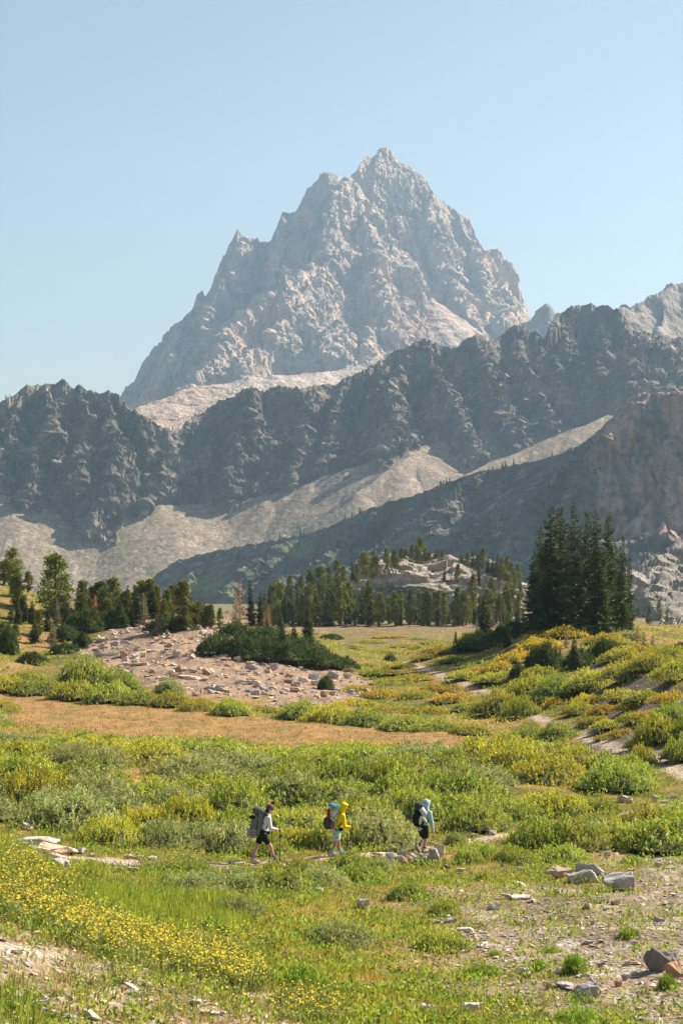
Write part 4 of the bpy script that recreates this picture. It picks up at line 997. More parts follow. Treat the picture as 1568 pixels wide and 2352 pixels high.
# ---- single plants and rows read off the photograph: kind, px, py of the foot, width, height
for k, px, py, w, h, place in [
    ('green', 205, 2026, 105, 52, 'beside the stone ledge of the trail'), ('green', 385, 2005, 120, 36, 'at the trail edge left of the hikers'), ('green', 445, 2010, 110, 36, 'at the trail edge left of the hikers'),
    ('grey', 430, 2050, 190, 50, 'below the trail'), ('grey', 540, 2046, 180, 52, 'below the trail'), ('green', 640, 2040, 190, 56, 'below the trail'), ('grey', 740, 2036, 180, 54, 'below the trail'), ('green', 825, 2026, 150, 48, 'below the trail'),
    ('green', 695, 2010, 140, 42, 'on the near trail edge by the hikers'), ('green', 560, 2016, 110, 30, 'on the near trail edge by the hikers'), ('green', 800, 2000, 130, 46, 'on the near trail edge by the hikers'), ('grey', 868, 2002, 100, 38, 'on the near trail edge by the hikers'), ('green', 640, 2016, 60, 20, 'on the near trail edge by the hikers'),
    ('green', 620, 1962, 110, 40, 'between the two rear hikers'), ('yellow', 700, 1950, 100, 50, 'between the two rear hikers'), ('green', 850, 1945, 90, 42, 'behind the stone edging'), ('grey', 810, 1922, 120, 50, 'behind the stone edging'),
    ('grey', 770, 2168, 225, 60, 'lying by itself in the near meadow'), ('green', 1012, 2180, 155, 48, 'on the gravel in front'), ('green', 940, 2062, 130, 42, 'in the near meadow below the stone edging'), ('green', 1020, 2098, 85, 38, 'in the near meadow below the stone edging'),
    ('grey', 545, 2096, 150, 44, 'in the grass below the low willows'), ('herb', 690, 2285, 150, 58, 'at the lower edge by the yellow flowers'), ('herb', 470, 2165, 180, 50, 'under the yellow flower band'), ('herb', 575, 2185, 60, 30, 'under the yellow flower band'),
    ('herb', 1330, 2352, 150, 40, 'at the bottom edge among gravel'), ('herb', 1320, 2232, 66, 44, 'between boulders on the gravel'), ('herb', 1238, 2228, 42, 28, 'between boulders on the gravel'), ('herb', 1110, 2236, 90, 24, 'on the gravel in front'),
    ('herb', 1135, 2196, 40, 18, 'on the gravel in front'), ('herb', 1265, 2188, 60, 18, 'on the gravel in front'), ('herb', 1530, 2268, 50, 34, 'beside the dark boulders'), ('herb', 1445, 2150, 60, 22, 'on the gravel in front'),
    ('green', 1110, 2022, 50, 26, 'below the right end of the edging'), ('green', 1180, 1985, 140, 46, 'right of the stone edging'), ('low', 1075, 1985, 80, 40, 'right of the stone edging'), ('green', 1290, 1982, 160, 46, 'right of the stone edging'), ('low', 1450, 1984, 70, 20, 'right of the stone edging'),
    ('green', 1235, 1956, 170, 78, 'right of the front hiker'), ('green', 1330, 1950, 160, 66, 'right of the front hiker'), ('yellow', 1420, 1948, 160, 60, 'right of the front hiker'), ('green', 1510, 1940, 150, 66, 'right of the front hiker'), ('grey', 1580, 1932, 130, 60, 'right of the front hiker'),
    ('green', 1105, 1972, 120, 46, 'right of the front hiker'), ('grey', 1045, 1945, 70, 40, 'beside the front hiker'), ('green', 1095, 1905, 170, 66, 'beside the front hiker'), ('green', 1185, 1880, 150, 50, 'beside the front hiker'), ('yellow', 1290, 1872, 120, 46, 'beside the front hiker'),
    ('green', 1380, 1865, 110, 36, 'beside the front hiker'),
    # the strip beyond the dry grass
    ('green', 690, 1652, 130, 46, 'in the strip beyond the dry grass'), ('yellow', 760, 1660, 140, 44, 'in the strip beyond the dry grass'), ('green', 840, 1668, 150, 42, 'in the strip beyond the dry grass'), ('green', 930, 1676, 150, 36, 'in the strip beyond the dry grass'),
    ('green', 1010, 1680, 140, 30, 'in the strip beyond the dry grass'), ('yellow', 1080, 1684, 110, 26, 'in the strip beyond the dry grass'), ('yellow', 1150, 1640, 140, 56, 'beside the bend of the far trail'), ('green', 1200, 1648, 90, 50, 'beside the bend of the far trail'),
    ('green', 1280, 1700, 120, 46, 'below the far trail'), ('green', 1215, 1690, 100, 24, 'below the far trail'), ('yellow', 1473, 1760, 76, 52, 'standing alone by the trail at right'),
    # left shrub rows below the stony rise
    ('green', 195, 1572, 130, 70, 'below the stony rise at left'), ('green', 270, 1582, 120, 50, 'below the stony rise at left'), ('green', 90, 1594, 150, 40, 'below the stony rise at left'), ('yellow', 170, 1602, 120, 40, 'below the stony rise at left'),
    ('green', 255, 1612, 130, 48, 'below the stony rise at left'), ('green', 320, 1618, 110, 36, 'below the stony rise at left'), ('yellow', 20, 1588, 120, 36, 'below the stony rise at left'), ('yellow', 395, 1622, 110, 36, 'below the stony rise at left'),
    ('yellow', 455, 1632, 100, 30, 'below the stony rise at left'), ('green', 530, 1642, 110, 40, 'below the stony rise at left'), ('grey', 390, 1592, 80, 34, 'below the stony rise at left'), ('yellow', 60, 1560, 90, 20, 'below the stony rise at left'), ('gold', 610, 1634, 70, 10, 'at the foot of the stony rise'),
    ('grey', 290, 1558, 40, 16, 'at the foot of the stony rise'), ('mat', 748, 1584, 40, 32, 'alone at the foot of the stony rise'), ('yellow', 0, 1640, 110, 36, 'at the left end of the dry grass'), ('grey', -30, 1660, 130, 40, 'at the left end of the dry grass'),
    # valley mouth: low yellow and gold cushions
    ('gold', 880, 1600, 120, 16, 'in the valley mouth'), ('gold', 820, 1588, 90, 14, 'in the valley mouth'), ('yellow', 960, 1604, 110, 20, 'in the valley mouth'), ('gold', 1010, 1588, 120, 16, 'in the valley mouth'), ('yellow', 900, 1572, 120, 16, 'in the valley mouth'), ('gold', 1040, 1612, 120, 18, 'in the valley mouth'),
    ('gold', 950, 1560, 110, 12, 'in the valley mouth'), ('yellow', 870, 1548, 100, 14, 'in the valley mouth'), ('yellow', 1090, 1628, 110, 22, 'in the valley mouth'), ('gold', 980, 1640, 110, 16, 'in the valley mouth'), ('yellow', 900, 1636, 120, 18, 'in the valley mouth'), ('gold', 820, 1622, 110, 16, 'in the valley mouth'),
    ('yellow', 840, 1530, 70, 10, 'in the valley mouth'), ('gold', 920, 1532, 80, 10, 'in the valley mouth'), ('yellow', 985, 1512, 90, 12, 'on the rise left of the big trees'), ('gold', 1010, 1500, 100, 14, 'on the rise left of the big trees'), ('yellow', 1060, 1492, 100, 16, 'on the rise left of the big trees'), ('yellow', 1040, 1520, 90, 16, 'on the rise left of the big trees'),
    ('yellow', 960, 1490, 60, 10, 'on the rise left of the big trees'), ('gold', 1100, 1545, 90, 14, 'on the rise left of the big trees'), ('yellow', 1075, 1560, 100, 20, 'on the rise left of the big trees'), ('yellow', 1140, 1568, 120, 26, 'on the rise left of the big trees'),
    ('mat', 895, 1518, 30, 16, 'small and single in the valley'), ('mat', 760, 1468, 60, 12, 'on the flat before the wooded hill'), ('yellow', 850, 1478, 90, 9, 'on the flat before the wooded hill'), ('yellow', 930, 1486, 100, 10, 'on the flat before the wooded hill'), ('green', 800, 1488, 80, 9, 'on the flat before the wooded hill'), ('yellow', 1000, 1478, 80, 10, 'on the flat before the wooded hill'), ('yellow', 880, 1500, 110, 11, 'on the flat before the wooded hill'), ('green', 960, 1470, 60, 7, 'on the flat before the wooded hill'), ('gold', 900, 1464, 80, 6, 'on the flat before the wooded hill'),
    # the rise under the big trees
    ('yellow', 1220, 1606, 140, 56, 'on the rise below the big trees'), ('green', 1290, 1602, 150, 56, 'on the rise below the big trees'), ('yellow', 1360, 1585, 150, 50, 'on the rise below the big trees'), ('yellow', 1440, 1562, 150, 46, 'on the rise below the big trees'), ('yellow', 1240, 1560, 110, 32, 'on the rise below the big trees'),
    ('gold', 1190, 1520, 110, 24, 'on the rise below the big trees'), ('gold', 1240, 1492, 110, 26, 'on the rise below the big trees'), ('gold', 1300, 1462, 120, 22, 'on the rise below the big trees'), ('gold', 1390, 1478, 110, 22, 'on the rise below the big trees'), ('gold', 1150, 1540, 90, 20, 'on the rise below the big trees'),
    ('yellow', 1430, 1520, 120, 36, 'on the rise below the big trees'), ('yellow', 1500, 1535, 130, 40, 'on the rise at the right edge'), ('yellow', 1560, 1560, 130, 44, 'on the rise at the right edge'), ('gold', 1350, 1618, 100, 22, 'on the rise below the big trees'), ('gold', 1390, 1636, 90, 18, 'on the dark stony slope at right'),
    ('yellow', 1490, 1608, 110, 26, 'on the rise at the right edge'), ('gold', 1450, 1630, 100, 20, 'on the dark stony slope at right'), ('gold', 1545, 1615, 110, 24, 'on the rise at the right edge'), ('green', 1540, 1665, 120, 54, 'on the dark stony slope at right'), ('yellow', 1510, 1705, 120, 66, 'on the dark stony slope at right'), ('green', 1560, 1748, 100, 60, 'on the dark stony slope at right'),
    ('green', 1600, 1690, 120, 60, 'on the dark stony slope at right'), ('grey', 1440, 1470, 90, 22, 'on the rise at the right edge'), ('yellow', 1540, 1510, 120, 30, 'on the rise at the right edge'), ('yellow', 1600, 1530, 120, 36, 'on the rise at the right edge'), ('gold', 1470, 1500, 90, 18, 'on the rise at the right edge'),
    ('gold', 1370, 1660, 80, 16, 'on the dark stony slope at right'), ('yellow', 1400, 1672, 90, 22, 'on the dark stony slope at right'), ('gold', 1430, 1690, 80, 16, 'on the dark stony slope at right'), ('yellow', 1455, 1660, 90, 26, 'on the dark stony slope at right'), ('yellow', 1420, 1606, 110, 26, 'on the dark stony slope at right'), ('gold', 1500, 1650, 90, 20, 'on the dark stony slope at right'), ('green', 1470, 1720, 80, 26, 'on the dark stony slope at right'), ('gold', 1390, 1698, 60, 12, 'on the dark stony slope at right'),
    ('yellow', 1330, 1640, 90, 30, 'on the dark stony slope at right'), ('gold', 1280, 1622, 90, 18, 'beside the bend of the far trail'),
    # dark conifer mats
    ('mat', 500, 1502, 100, 46, 'on the stony rise'), ('mat', 560, 1512, 130, 52, 'on the stony rise'), ('mat', 640, 1520, 140, 48, 'on the stony rise'), ('mat', 715, 1530, 130, 44, 'on the stony rise'), ('mat', 780, 1536, 80, 28, 'on the stony rise'), ('mat', 540, 1466, 90, 36, 'on the stony rise'), ('mat', 610, 1480, 120, 40, 'on the stony rise'),
    ('mat', 690, 1500, 100, 36, 'on the stony rise'), ('mat', 200, 1452, 110, 50, 'under the left trees'), ('mat', 260, 1440, 80, 36, 'under the left trees'), ('mat', 150, 1470, 70, 36, 'under the left trees'), ('mat', 75, 1524, 70, 26, 'under the left trees'), ('mat', 150, 1502, 80, 26, 'under the left trees'), ('mat', 190, 1484, 50, 30, 'under the left trees'),
    ('mat', 20, 1500, 60, 60, 'under the left trees'), ('mat', 370, 1448, 70, 30, 'under the left trees'), ('mat', 420, 1446, 60, 26, 'under the left trees'), ('mat', 1100, 1492, 110, 42, 'in the shade left of the big trees'), ('mat', 1150, 1482, 90, 44, 'in the shade left of the big trees'), ('mat', 1180, 1464, 90, 36, 'in the shade left of the big trees'),
    ('mat', 1060, 1498, 60, 24, 'in the shade left of the big trees'), ('mat', 1390, 1512, 90, 46, 'on the rise below the big trees'), ('mat', 1330, 1530, 70, 40, 'on the rise below the big trees'), ('mat', 1250, 1538, 90, 60, 'on the rise below the big trees'), ('mat', 1190, 1560, 50, 36, 'on the rise below the big trees'), ('mat', 1340, 1452, 120, 18, 'at the foot of the big trees'), ('mat', 1560, 1500, 60, 24, 'on the rise at the right edge')]:
    shrub_px(k, px, py, w, h, place, 'low plants ' + place)
print('shrubs', len(SHRUBS), round(time.time() - T0, 1))

# ================================================================ TREES
def tube(path, radii, seg=6, cap=True):
    """tapered tube along a path"""
    path = np.asarray(path, float); n = len(path)
    tg = np.gradient(path, axis=0); tg = unit(tg)
    ref = np.where(np.abs(tg[:, 2:3]) > 0.9, np.array([[1.0, 0, 0]]), np.array([[0, 0, 1.0]]))
    a = unit(np.cross(tg, ref)); b = np.cross(tg, a)
    ang = np.linspace(0, 2 * np.pi, seg, endpoint=False)
    r = np.asarray(radii, float)[:, None, None]
    v = path[:, None] + r * (np.cos(ang)[None, :, None] * a[:, None] + np.sin(ang)[None, :, None] * b[:, None])
    v = v.reshape(-1, 3)
    i = np.arange(n * seg).reshape(n, seg)
    f = np.stack([i[:-1], np.roll(i, -1, 1)[:-1], np.roll(i, -1, 1)[1:], i[1:]], -1).reshape(-1, 4)
    return v, f
def join(parts):
    vs, fs, o = [], [], 0
    for v, f in parts:
        vs.append(v); fs.append(f + o); o += len(v)
    return np.concatenate(vs), np.concatenate(fs)
def spruce(name, seed, H, R_, cols, wts, dens=1.15, bare=0.04, sparse=0.0, leafL=0.5, trunk_mat=None):
    rs = np.random.RandomState(seed)
    lean = rs.normal(size=2) * 0.01 * H
    tz = np.linspace(-0.3, H, 9)
    tp = np.stack([lean[0] * (tz / H) ** 2, lean[1] * (tz / H) ** 2, tz], 1)
    tr = tube(tp, 0.018 * H * (1 - np.clip(tz / H, 0, 1)) ** 0.8 + 0.012, 7)
    limbs = []
    P0, D0, LL, CC = [], [], [], []
    z = bare * H
    while z < H * 0.985:
        t = z / H
        L_ = R_ * (1 - t) ** 0.78 * (0.9 + 0.2 * math.sin(z * 2.1 + seed)) + 0.10
        nb = int(round((7 if t < 0.85 else 5) * dens))
        for b in range(nb):
            if rs.rand() < sparse: continue
            a = rs.rand() * 2 * np.pi
            l = L_ * rs.uniform(0.6, 1.18)
            up = 0.22 - 0.45 * (1 - t) + rs.normal() * 0.1
            dirn = np.array((math.cos(a), math.sin(a), up))
            p = np.array((lean[0] * t * t, lean[1] * t * t, z))
            e = p + dirn * l + np.array((0, 0, 0.10 * l))
            if l > 0.5: limbs.append(tube(np.array([p, (p + e) / 2 + (0, 0, -0.04 * l), e]), [0.022 * H ** 0.5 * 0.6, 0.02, 0.006], 4))
            ns = max(2, int(l / 0.21))
            for s in range(ns):
                q = (s + 0.8) / ns
                c = p + (e - p) * q + np.array((0, 0, -0.12 * l * math.sin(q * 3.1)))
                for sd in (-1, 0, 1):
                    yaw = a + sd * rs.uniform(0.5, 1.0)
                    P0.append(c); D0.append((math.cos(yaw), math.sin(yaw), rs.uniform(-0.45, 0.25))); LL.append(leafL * (0.55 + 0.55 * (1 - q)) * rs.uniform(0.7, 1.3) * (0.6 + 0.4 * (1 - t)))
        z += H * 0.021 * rs.uniform(0.8, 1.2) / dens ** 0.5
    # leader
    for k in range(8):
        P0.append(np.array((lean[0], lean[1], H * (0.95 + 0.05 * k / 8)))); D0.append((*rs.normal(size=2) * 0.4, 1.0)); LL.append(0.3)
    P0 = np.array(P0); D0 = unit(np.array(D0)); LL = np.array(LL)
    n = len(P0)
    side = unit(np.cross(D0, np.array((0, 0, 1.0)) + rs.normal(size=(n, 3)) * 0.6))
    v, f = quads_from(P0, D0, side, LL * 1.15, LL * 0.5)
    c = np.clip(pal(rs, n, cols, wts, 0.2), 0.004, 0.8)
    crown = mesh_np(name + '_crown', v, f, False, np.repeat(c, 4, 0)); crown.materials.append(M_needle)
    tv, tf = join([tr] + limbs)
    trunk = mesh_np(name + '_trunk', tv, tf, True); trunk.materials.append(trunk_mat or M_bark)
    return crown, trunk, H
def pine(name, seed, H, R_, cols, wts, nclump=70, per=46, trunk_mat=None, forks=2, base=0.12, rag=1.0):
    """broad pine: a few rising limbs, tufts of needles in separate clumps"""
    rs = np.random.RandomState(seed)
    parts = []
    tops = []
    for k in range(forks):
        a = rs.rand() * 6.28; sp = (0.0 if k == 0 else R_ * rs.uniform(0.15, 0.4))
        tz = np.linspace(-0.3, H * (1.0 if k == 0 else rs.uniform(0.8, 0.95)), 8)
        q = np.clip(tz / H, 0, 1)
        tp = np.stack([math.cos(a) * sp * q ** 1.2 + 0.03 * H * np.sin(q * 5 + k) * q, math.sin(a) * sp * q ** 1.2, tz], 1)
        parts.append(tube(tp, (0.026 * H / (1 + 0.4 * k)) * (1 - q) ** 0.8 + 0.012, 7))
        tops.append(tp)
    P0, D0, LL, CC = [], [], [], []
    for i in range(nclump):
        t = base + (0.98 - base) * rs.rand() ** 0.9
        prof = (math.sin(min(1, (t - base) / 0.3) * 1.57) if t < base + 0.3 else (1 - ((t - base - 0.3) / (1 - base - 0.3)) ** 1.25 * 0.9))
        a = rs.rand() * 6.28
        rr = R_ * max(0.12, prof) * rs.uniform(0.45, 1.0) * rag
        tk = tops[rs.randint(len(tops))]
        k = int(np.clip(t * len(tk), 0, len(tk) - 1))
        o = np.array((np.interp(t * H, tk[:, 2], tk[:, 0]), np.interp(t * H, tk[:, 2], tk[:, 1]), min(t * H, tk[-1, 2]) - 0.25 * rr))
        c = np.array((o[0] + math.cos(a) * rr, o[1] + math.sin(a) * rr, t * H))
        parts.append(tube(np.array([o, (o + c) / 2 + (0, 0, 0.06 * rr), c]), [0.012 * H ** 0.6, 0.02, 0.008], 4))
        cr = R_ * rs.uniform(0.13, 0.24)
        pts = rs.normal(size=(per, 3)) * np.array((cr, cr, cr * 0.75)) * 0.55
        P0.append(c + pts); D0.append(unit(pts * 0.6 + np.array((0, 0, cr * 0.7)) + rs.normal(size=(per, 3)) * cr * 0.35)); LL.append(np.full(per, 0.40) * rs.uniform(0.6, 1.3, per))
        CC.append(np.full(per, rs.uniform(0.75, 1.3)))
    P0 = np.concatenate(P0); D0 = np.concatenate(D0); LL = np.concatenate(LL) * (0.6 + 0.4 * H / 8); CC = np.concatenate(CC)
    n = len(P0)
    side = unit(np.cross(D0, rs.normal(size=(n, 3))))
    v, f = quads_from(P0, D0, side, LL, LL * 0.42)
    c = np.clip(pal(rs, n, cols, wts, 0.18) * CC[:, None], 0.004, 0.8)
    crown = mesh_np(name + '_crown', v, f, False, np.repeat(c, 4, 0)); crown.materials.append(M_needle)
    tv, tf = join(parts)
    trunk = mesh_np(name + '_trunk', tv, tf, True); trunk.materials.append(trunk_mat or M_bark)
    return crown, trunk, H
SPRUCE_C = [(0.059, 0.094, 0.020), (0.088, 0.126, 0.025), (0.043, 0.070, 0.018), (0.145, 0.166, 0.030)]
PINE_C = [(0.210, 0.211, 0.028), (0.148, 0.166, 0.024), (0.271, 0.243, 0.031), (0.099, 0.121, 0.022)]
DEAD_C = [(0.42, 0.17, 0.05), (0.36, 0.14, 0.04), (0.30, 0.12, 0.05), (0.25, 0.16, 0.06)]
PALE_C = [(0.20, 0.18, 0.07), (0.26, 0.20, 0.10), (0.12, 0.12, 0.04)]
TR = {}
TR['spruce'] = [spruce('spruce', 200 + i, 12.0, 2.5 - 0.3 * i, SPRUCE_C, (4, 4, 3, 2), bare=[0.05, 0.02, 0.10, 0.03][i], sparse=[0.0, 0.08, 0.1, 0.05][i]) for i in range(4)]
TR['fir'] = [spruce('fir', 210 + i, 5.0, 1.45, SPRUCE_C, (3, 4, 3, 3), dens=1.1, bare=0.0, leafL=0.38) for i in range(2)]
TR['pine'] = [pine('pine', 220 + i, 8.0, 2.5, PINE_C, (4, 3, 2, 3), 110, 36, forks=2 + i % 2, base=[0.10, 0.02, 0.08][i]) for i in range(3)]
TR['slim'] = [pine('slim_pine', 230 + i, 8.0, 1.45, PINE_C, (4, 4, 2, 4), 100, 28, forks=1, base=0.06) for i in range(3)]
TR['dead'] = [spruce('dead_fir', 240 + i, 5.0, 0.8, DEAD_C, (4, 3, 2, 2), dens=0.6, bare=0.25, sparse=0.35, leafL=0.36, trunk_mat=M_deadwood) for i in range(2)]
TR['pale'] = [spruce('pale_fir', 245, 5.0, 1.1, PALE_C, (3, 3, 2), dens=0.7, bare=0.05, sparse=0.3, leafL=0.34, trunk_mat=M_deadwood)]
def snag(name, seed, H):
    rs = np.random.RandomState(seed)
    tz = np.linspace(-0.2, H, 8); parts = [tube(np.stack([0.05 * H * np.sin(tz / H * 3 + seed), 0 * tz, tz], 1), 0.022 * H * (1 - tz / H) ** 0.7 + 0.012, 6)]
    for i in range(18):
        z = H * rs.uniform(0.25, 0.97); a = rs.rand() * 6.28; l = 0.16 * H * (1.1 - z / H) * rs.uniform(0.5, 1.3) + 0.1
        p = np.array((0.05 * H * math.sin(z / H * 3 + seed), 0, z))
        parts.append(tube(np.array([p, p + (math.cos(a) * l * 0.6, math.sin(a) * l * 0.6, 0.05), p + (math.cos(a) * l, math.sin(a) * l, rs.uniform(-0.1, 0.4) * l)]), [0.03, 0.02, 0.006], 4))
    v, f = join(parts)
    me = mesh_np(name, v, f, True); me.materials.append(M_deadwood)
    return me
SNAGS = [snag('snag', 250 + i, 6.0) for i in range(2)]
TNAME = {'spruce': ('spruce_tree', 'dark spruce'), 'fir': ('fir_tree', 'small dense dark fir'), 'pine': ('pine_tree', 'broad olive-green pine'), 'slim': ('pine_tree', 'slender olive-green pine'), 'dead': ('dead_fir', 'dying fir with orange needles'), 'pale': ('dying_fir', 'half-dead pale fir'), 'snag': ('dead_tree', 'bare grey dead tree')}
def tree(kind, loc, height, place, group, wide=1.0, var=None):
    nm, words = TNAME[kind]
    if kind == 'snag':
        me = SNAGS[rng.randint(2)]
        t = empty(nm, loc, (0, 0, rng.rand() * 6.28), height / 6.0)
        link('trunk', me, None, t)
    else:
        L_ = TR[kind]; crown, trunk, H = L_[rng.randint(len(L_)) if var is None else var % len(L_)]
        s = height / H
        t = empty(nm, loc, (rng.normal() * 0.015, rng.normal() * 0.015, rng.rand() * 6.28), (s * wide, s * wide, s))
        link('crown', crown, None, t); link('trunk', trunk, None, t)
    px, _ = proj(*loc)
    later(t, words, place, group, 'tree', px)
    return t
def tree_px(kind, px, top, base, place, group, wide=1.0, var=None):
    loc = hit(px, base)
    b = base
    while loc.y > 245 and b < base + 90:      # the foot stands behind the crest: take the crest
        b += 3; loc = hit(px, b)
    return tree(kind, loc, (base - top) * loc.y / F, place, group, wide, var)
# ---- the tall clump on the right-hand rise
for i, (px, top, base, w) in enumerate([(1264, 1166, 1450, 1.25), (1287, 1160, 1444, 1.05), (1320, 1159, 1452, 1.0), (1356, 1172, 1448, 1.05), (1379, 1174, 1453, 0.95), (1397, 1182, 1446, 1.0), (1427, 1231, 1458, 0.9), (1441, 1282, 1452, 1.0), (1226, 1270, 1448, 1.4), (1242, 1215, 1442, 1.2), (1338, 1208, 1440, 1.1), (1302, 1200, 1438, 1.2), (1414, 1250, 1444, 1.0)]):
    tree_px('spruce', px, top, base, 'in the tall clump on the right-hand rise', 'tall spruces on the right-hand rise', w * 0.84, i)
# ---- the small trees round the rise
for k, px, top, base, w in [('fir', 1250, 1478, 1542, 1.2), ('fir', 1318, 1470, 1540, 1.1), ('fir', 1372, 1480, 1512, 1.3), ('fir', 1404, 1478, 1516, 1.2), ('pale', 1300, 1440, 1490, 1.0), ('fir', 1113, 1368, 1470, 0.8), ('pale', 1125, 1390, 1466, 0.9), ('fir', 1046, 1452, 1494, 0.8), ('fir', 1166, 1440, 1486, 1.2), ('dead', 1462, 1440, 1486, 1.6), ('pale', 1478, 1452, 1492, 1.5), ('pale', 1498, 1462, 1496, 1.4), ('fir', 1192, 1528, 1566, 1.2)]:
    tree_px(k, px, top, base, 'on the right-hand rise', 'small trees on the right-hand rise', w)
# ---- the left-hand trees
for k, cx, ct, cb, w in [('pine', 400, 105, 560, 0.80), ('pine', 95, 60, 335, 0.85), ('slim', 30, 140, 310, 1.2), ('slim', 205, 190, 340, 1.2), ('spruce', 590, 290, 600, 0.9), ('spruce', 480, 440, 640, 1.3), ('slim', 712, 250, 490, 1.5), ('pine', 820, 200, 470, 0.8), ('spruce', 912, 235, 470, 1.0),
                         ('pine', 1000, 225, 490, 0.75), ('slim', 1078, 205, 490, 1.1), ('spruce', 962, 330, 525, 1.3), ('fir', 880, 340, 510, 1.0), ('fir', 1045, 400, 540, 1.0), ('slim', 1310, 285, 640, 1.0), ('slim', 1120, 320, 560, 0.9), ('snag', 1165, 250, 480, 1), ('snag', 1250, 300, 470, 1), ('snag', 1100, 260, 500, 1),
                         ('dead', 600, 375, 580, 1.2), ('dead', 690, 400, 590, 1.0), ('dead', 745, 415, 570, 1.2), ('dead', 850, 370, 520, 1.0), ('dead', 1165, 420, 570, 1.6), ('dead', 640, 390, 575, 0.8), ('fir', 130, 445, 600, 0.7), ('fir', 170, 420, 592, 0.7), ('fir', 230, 440, 600, 0.8), ('fir', 60, 590, 780, 1.2), ('slim', 20, 590, 770, 1.1), ('slim', 110, 600, 770, 1.1),
                         ('fir', 250, 585, 735, 1.1), ('pale', 385, 610, 780, 0.9), ('slim', 1385, 465, 625, 1.0), ('slim', 1430, 430, 620, 0.9), ('slim', 1480, 500, 625, 1.0), ('spruce', 1522, 460, 610, 0.8), ('fir', 590, 655, 770, 1.6), ('fir', 660, 520, 640, 1.2), ('fir', 340, 560, 650, 1.2), ('spruce', 770, 330, 520, 1.1), ('slim', 650, 330, 520, 1.0), ('pale', 1130, 560, 680, 1.5), ('fir', 1240, 530, 645, 1.1), ('slim', 1330, 480, 640, 1.0)]:
    tree_px(k, 0.32 * cx, 1241.9 + 0.32 * ct, 1241.9 + 0.32 * cb, 'in the row of trees at left', 'trees on the left-hand rise', w * 1.3)
for i in range(52):
    px = rng.uniform(20, 490); base = rng.uniform(1412, 1442) if px > 110 else rng.uniform(1365, 1470); h = rng.uniform(35, 80) * (1.0 if px < 430 else 0.6)
    k = rng.choice(['slim', 'fir', 'spruce', 'pine', 'pale', 'dead'], p=[0.4, 0.2, 0.14, 0.1, 0.08, 0.08])
    tree_px(k, px, base - h, base, 'standing back in the left tree row', 'trees on the left-hand rise', 1.3 if k != 'pine' else 0.9)
# ---- the group at the middle of the rise
for k, cx, ct, cb, w in [('dead', 1103, 228, 430, 0.9), ('spruce', 1155, 218, 430, 1.0), ('spruce', 1195, 260, 430, 1.0), ('dead', 1235, 345, 455, 1.1), ('dead', 1215, 370, 460, 0.9), ('fir', 1290, 385, 510, 1.0), ('fir', 1415, 342, 525, 0.75), ('pale', 1085, 270, 440, 0.9), ('fir', 1225, 400, 490, 1.1), ('slim', 970, 335, 440, 1.0), ('slim', 1010, 345, 440, 1.0), ('slim', 905, 325, 440, 0.9), ('fir', 1350, 430, 530, 1.2), ('fir', 1260, 440, 520, 1.2), ('fir', 1300, 440, 540, 1.2)]:
    tree_px(k, 0.5 * cx, 1223 + 0.5 * ct, 1223 + 0.5 * cb, 'above the dark mats', 'trees above the dark conifer mats', w)
# ---- the wood on the rocky hill
def hit_on(fn, px, py, d0, d1, n=260):
    cx = (px - 784.0) / F; cz = (1176.0 - py) / F; dy = CP - cz * SP
    d = np.linspace(d0, d1, n); x = cx * d / dy; z = CAMZ + (SP + cz * CP) * d / dy
    below = z < fn(x, d, False)
    if not below.any(): return None
    i = int(np.argmax(below)); return Vector((x[i], d[i], z[i]))
nH = 0
for px in np.arange(606, 1200, 6.3):
    for q in range(2):
        x = px + rng.uniform(-6, 6)
        lo = 1440 - 10 * rng.rand() if q == 0 else 1430 - rng.uniform(2, 50 if x < 850 else 14)
        if q == 1 and x > 1010 and rng.rand() < 0.35: continue
        loc = hit_on(hH, x, lo, 335, 580)
        if loc is None: continue
        h = rng.uniform(4.6, 8.6) * (0.62 if rng.rand() < 0.25 else 1.0) * (1.0 if x < 880 else 0.85)
        kind = rng.choice(['slim', 'spruce', 'pine'], p=[0.5, 0.3, 0.2])
        tree(kind, loc - Vector((0, 0, 0.15)), h, 'in the wood on the rocky hill' if q else 'at the foot of the wooded hill', 'trees of the rocky hill', 0.9 if kind != 'pine' else 0.75); nH += 1
for px, py, h in [(640, 1398, 7), (665, 1392, 8), (690, 1384, 7), (710, 1378, 8), (735, 1370, 8), (755, 1362, 7), (775, 1352, 8), (810, 1338, 7), (840, 1326, 7), (860, 1312, 6), (888, 1312, 6), (905, 1306, 5.5), (922, 1302, 5.5), (930, 1300, 5), (945, 1300, 6), (966, 1296, 8), (975, 1298, 5), (958, 1300, 6), (1000, 1292, 3.5), (1015, 1290, 3.5), (1060, 1300, 3.5), (1075, 1302, 4.5), (1085, 1304, 5), (1095, 1306, 4), (1108, 1308, 6.5), (1120, 1318, 5), (1130, 1322, 6), (1142, 1322, 6.5), (1150, 1330, 6), (1165, 1330, 6.5), (1175, 1340, 6), (1190, 1345, 6),
                  (985, 1300, 4), (1050, 1340, 5), (1020, 1335, 4), (1100, 1345, 6), (1140, 1352, 7), (1160, 1360, 7), (1180, 1372, 7), (1195, 1380, 7), (1130, 1390, 7), (1085, 1372, 6), (860, 1330, 6), (820, 1345, 6), (790, 1360, 7)]:
    loc = hit_on(hH, px, py, 335, 580)
    if loc is not None:
        tree(rng.choice(['slim', 'pine', 'spruce'], p=[0.6, 0.25, 0.15]), loc - Vector((0, 0, 0.2)), h, 'on top of the rocky hill', 'trees on the hilltop', 1.0)
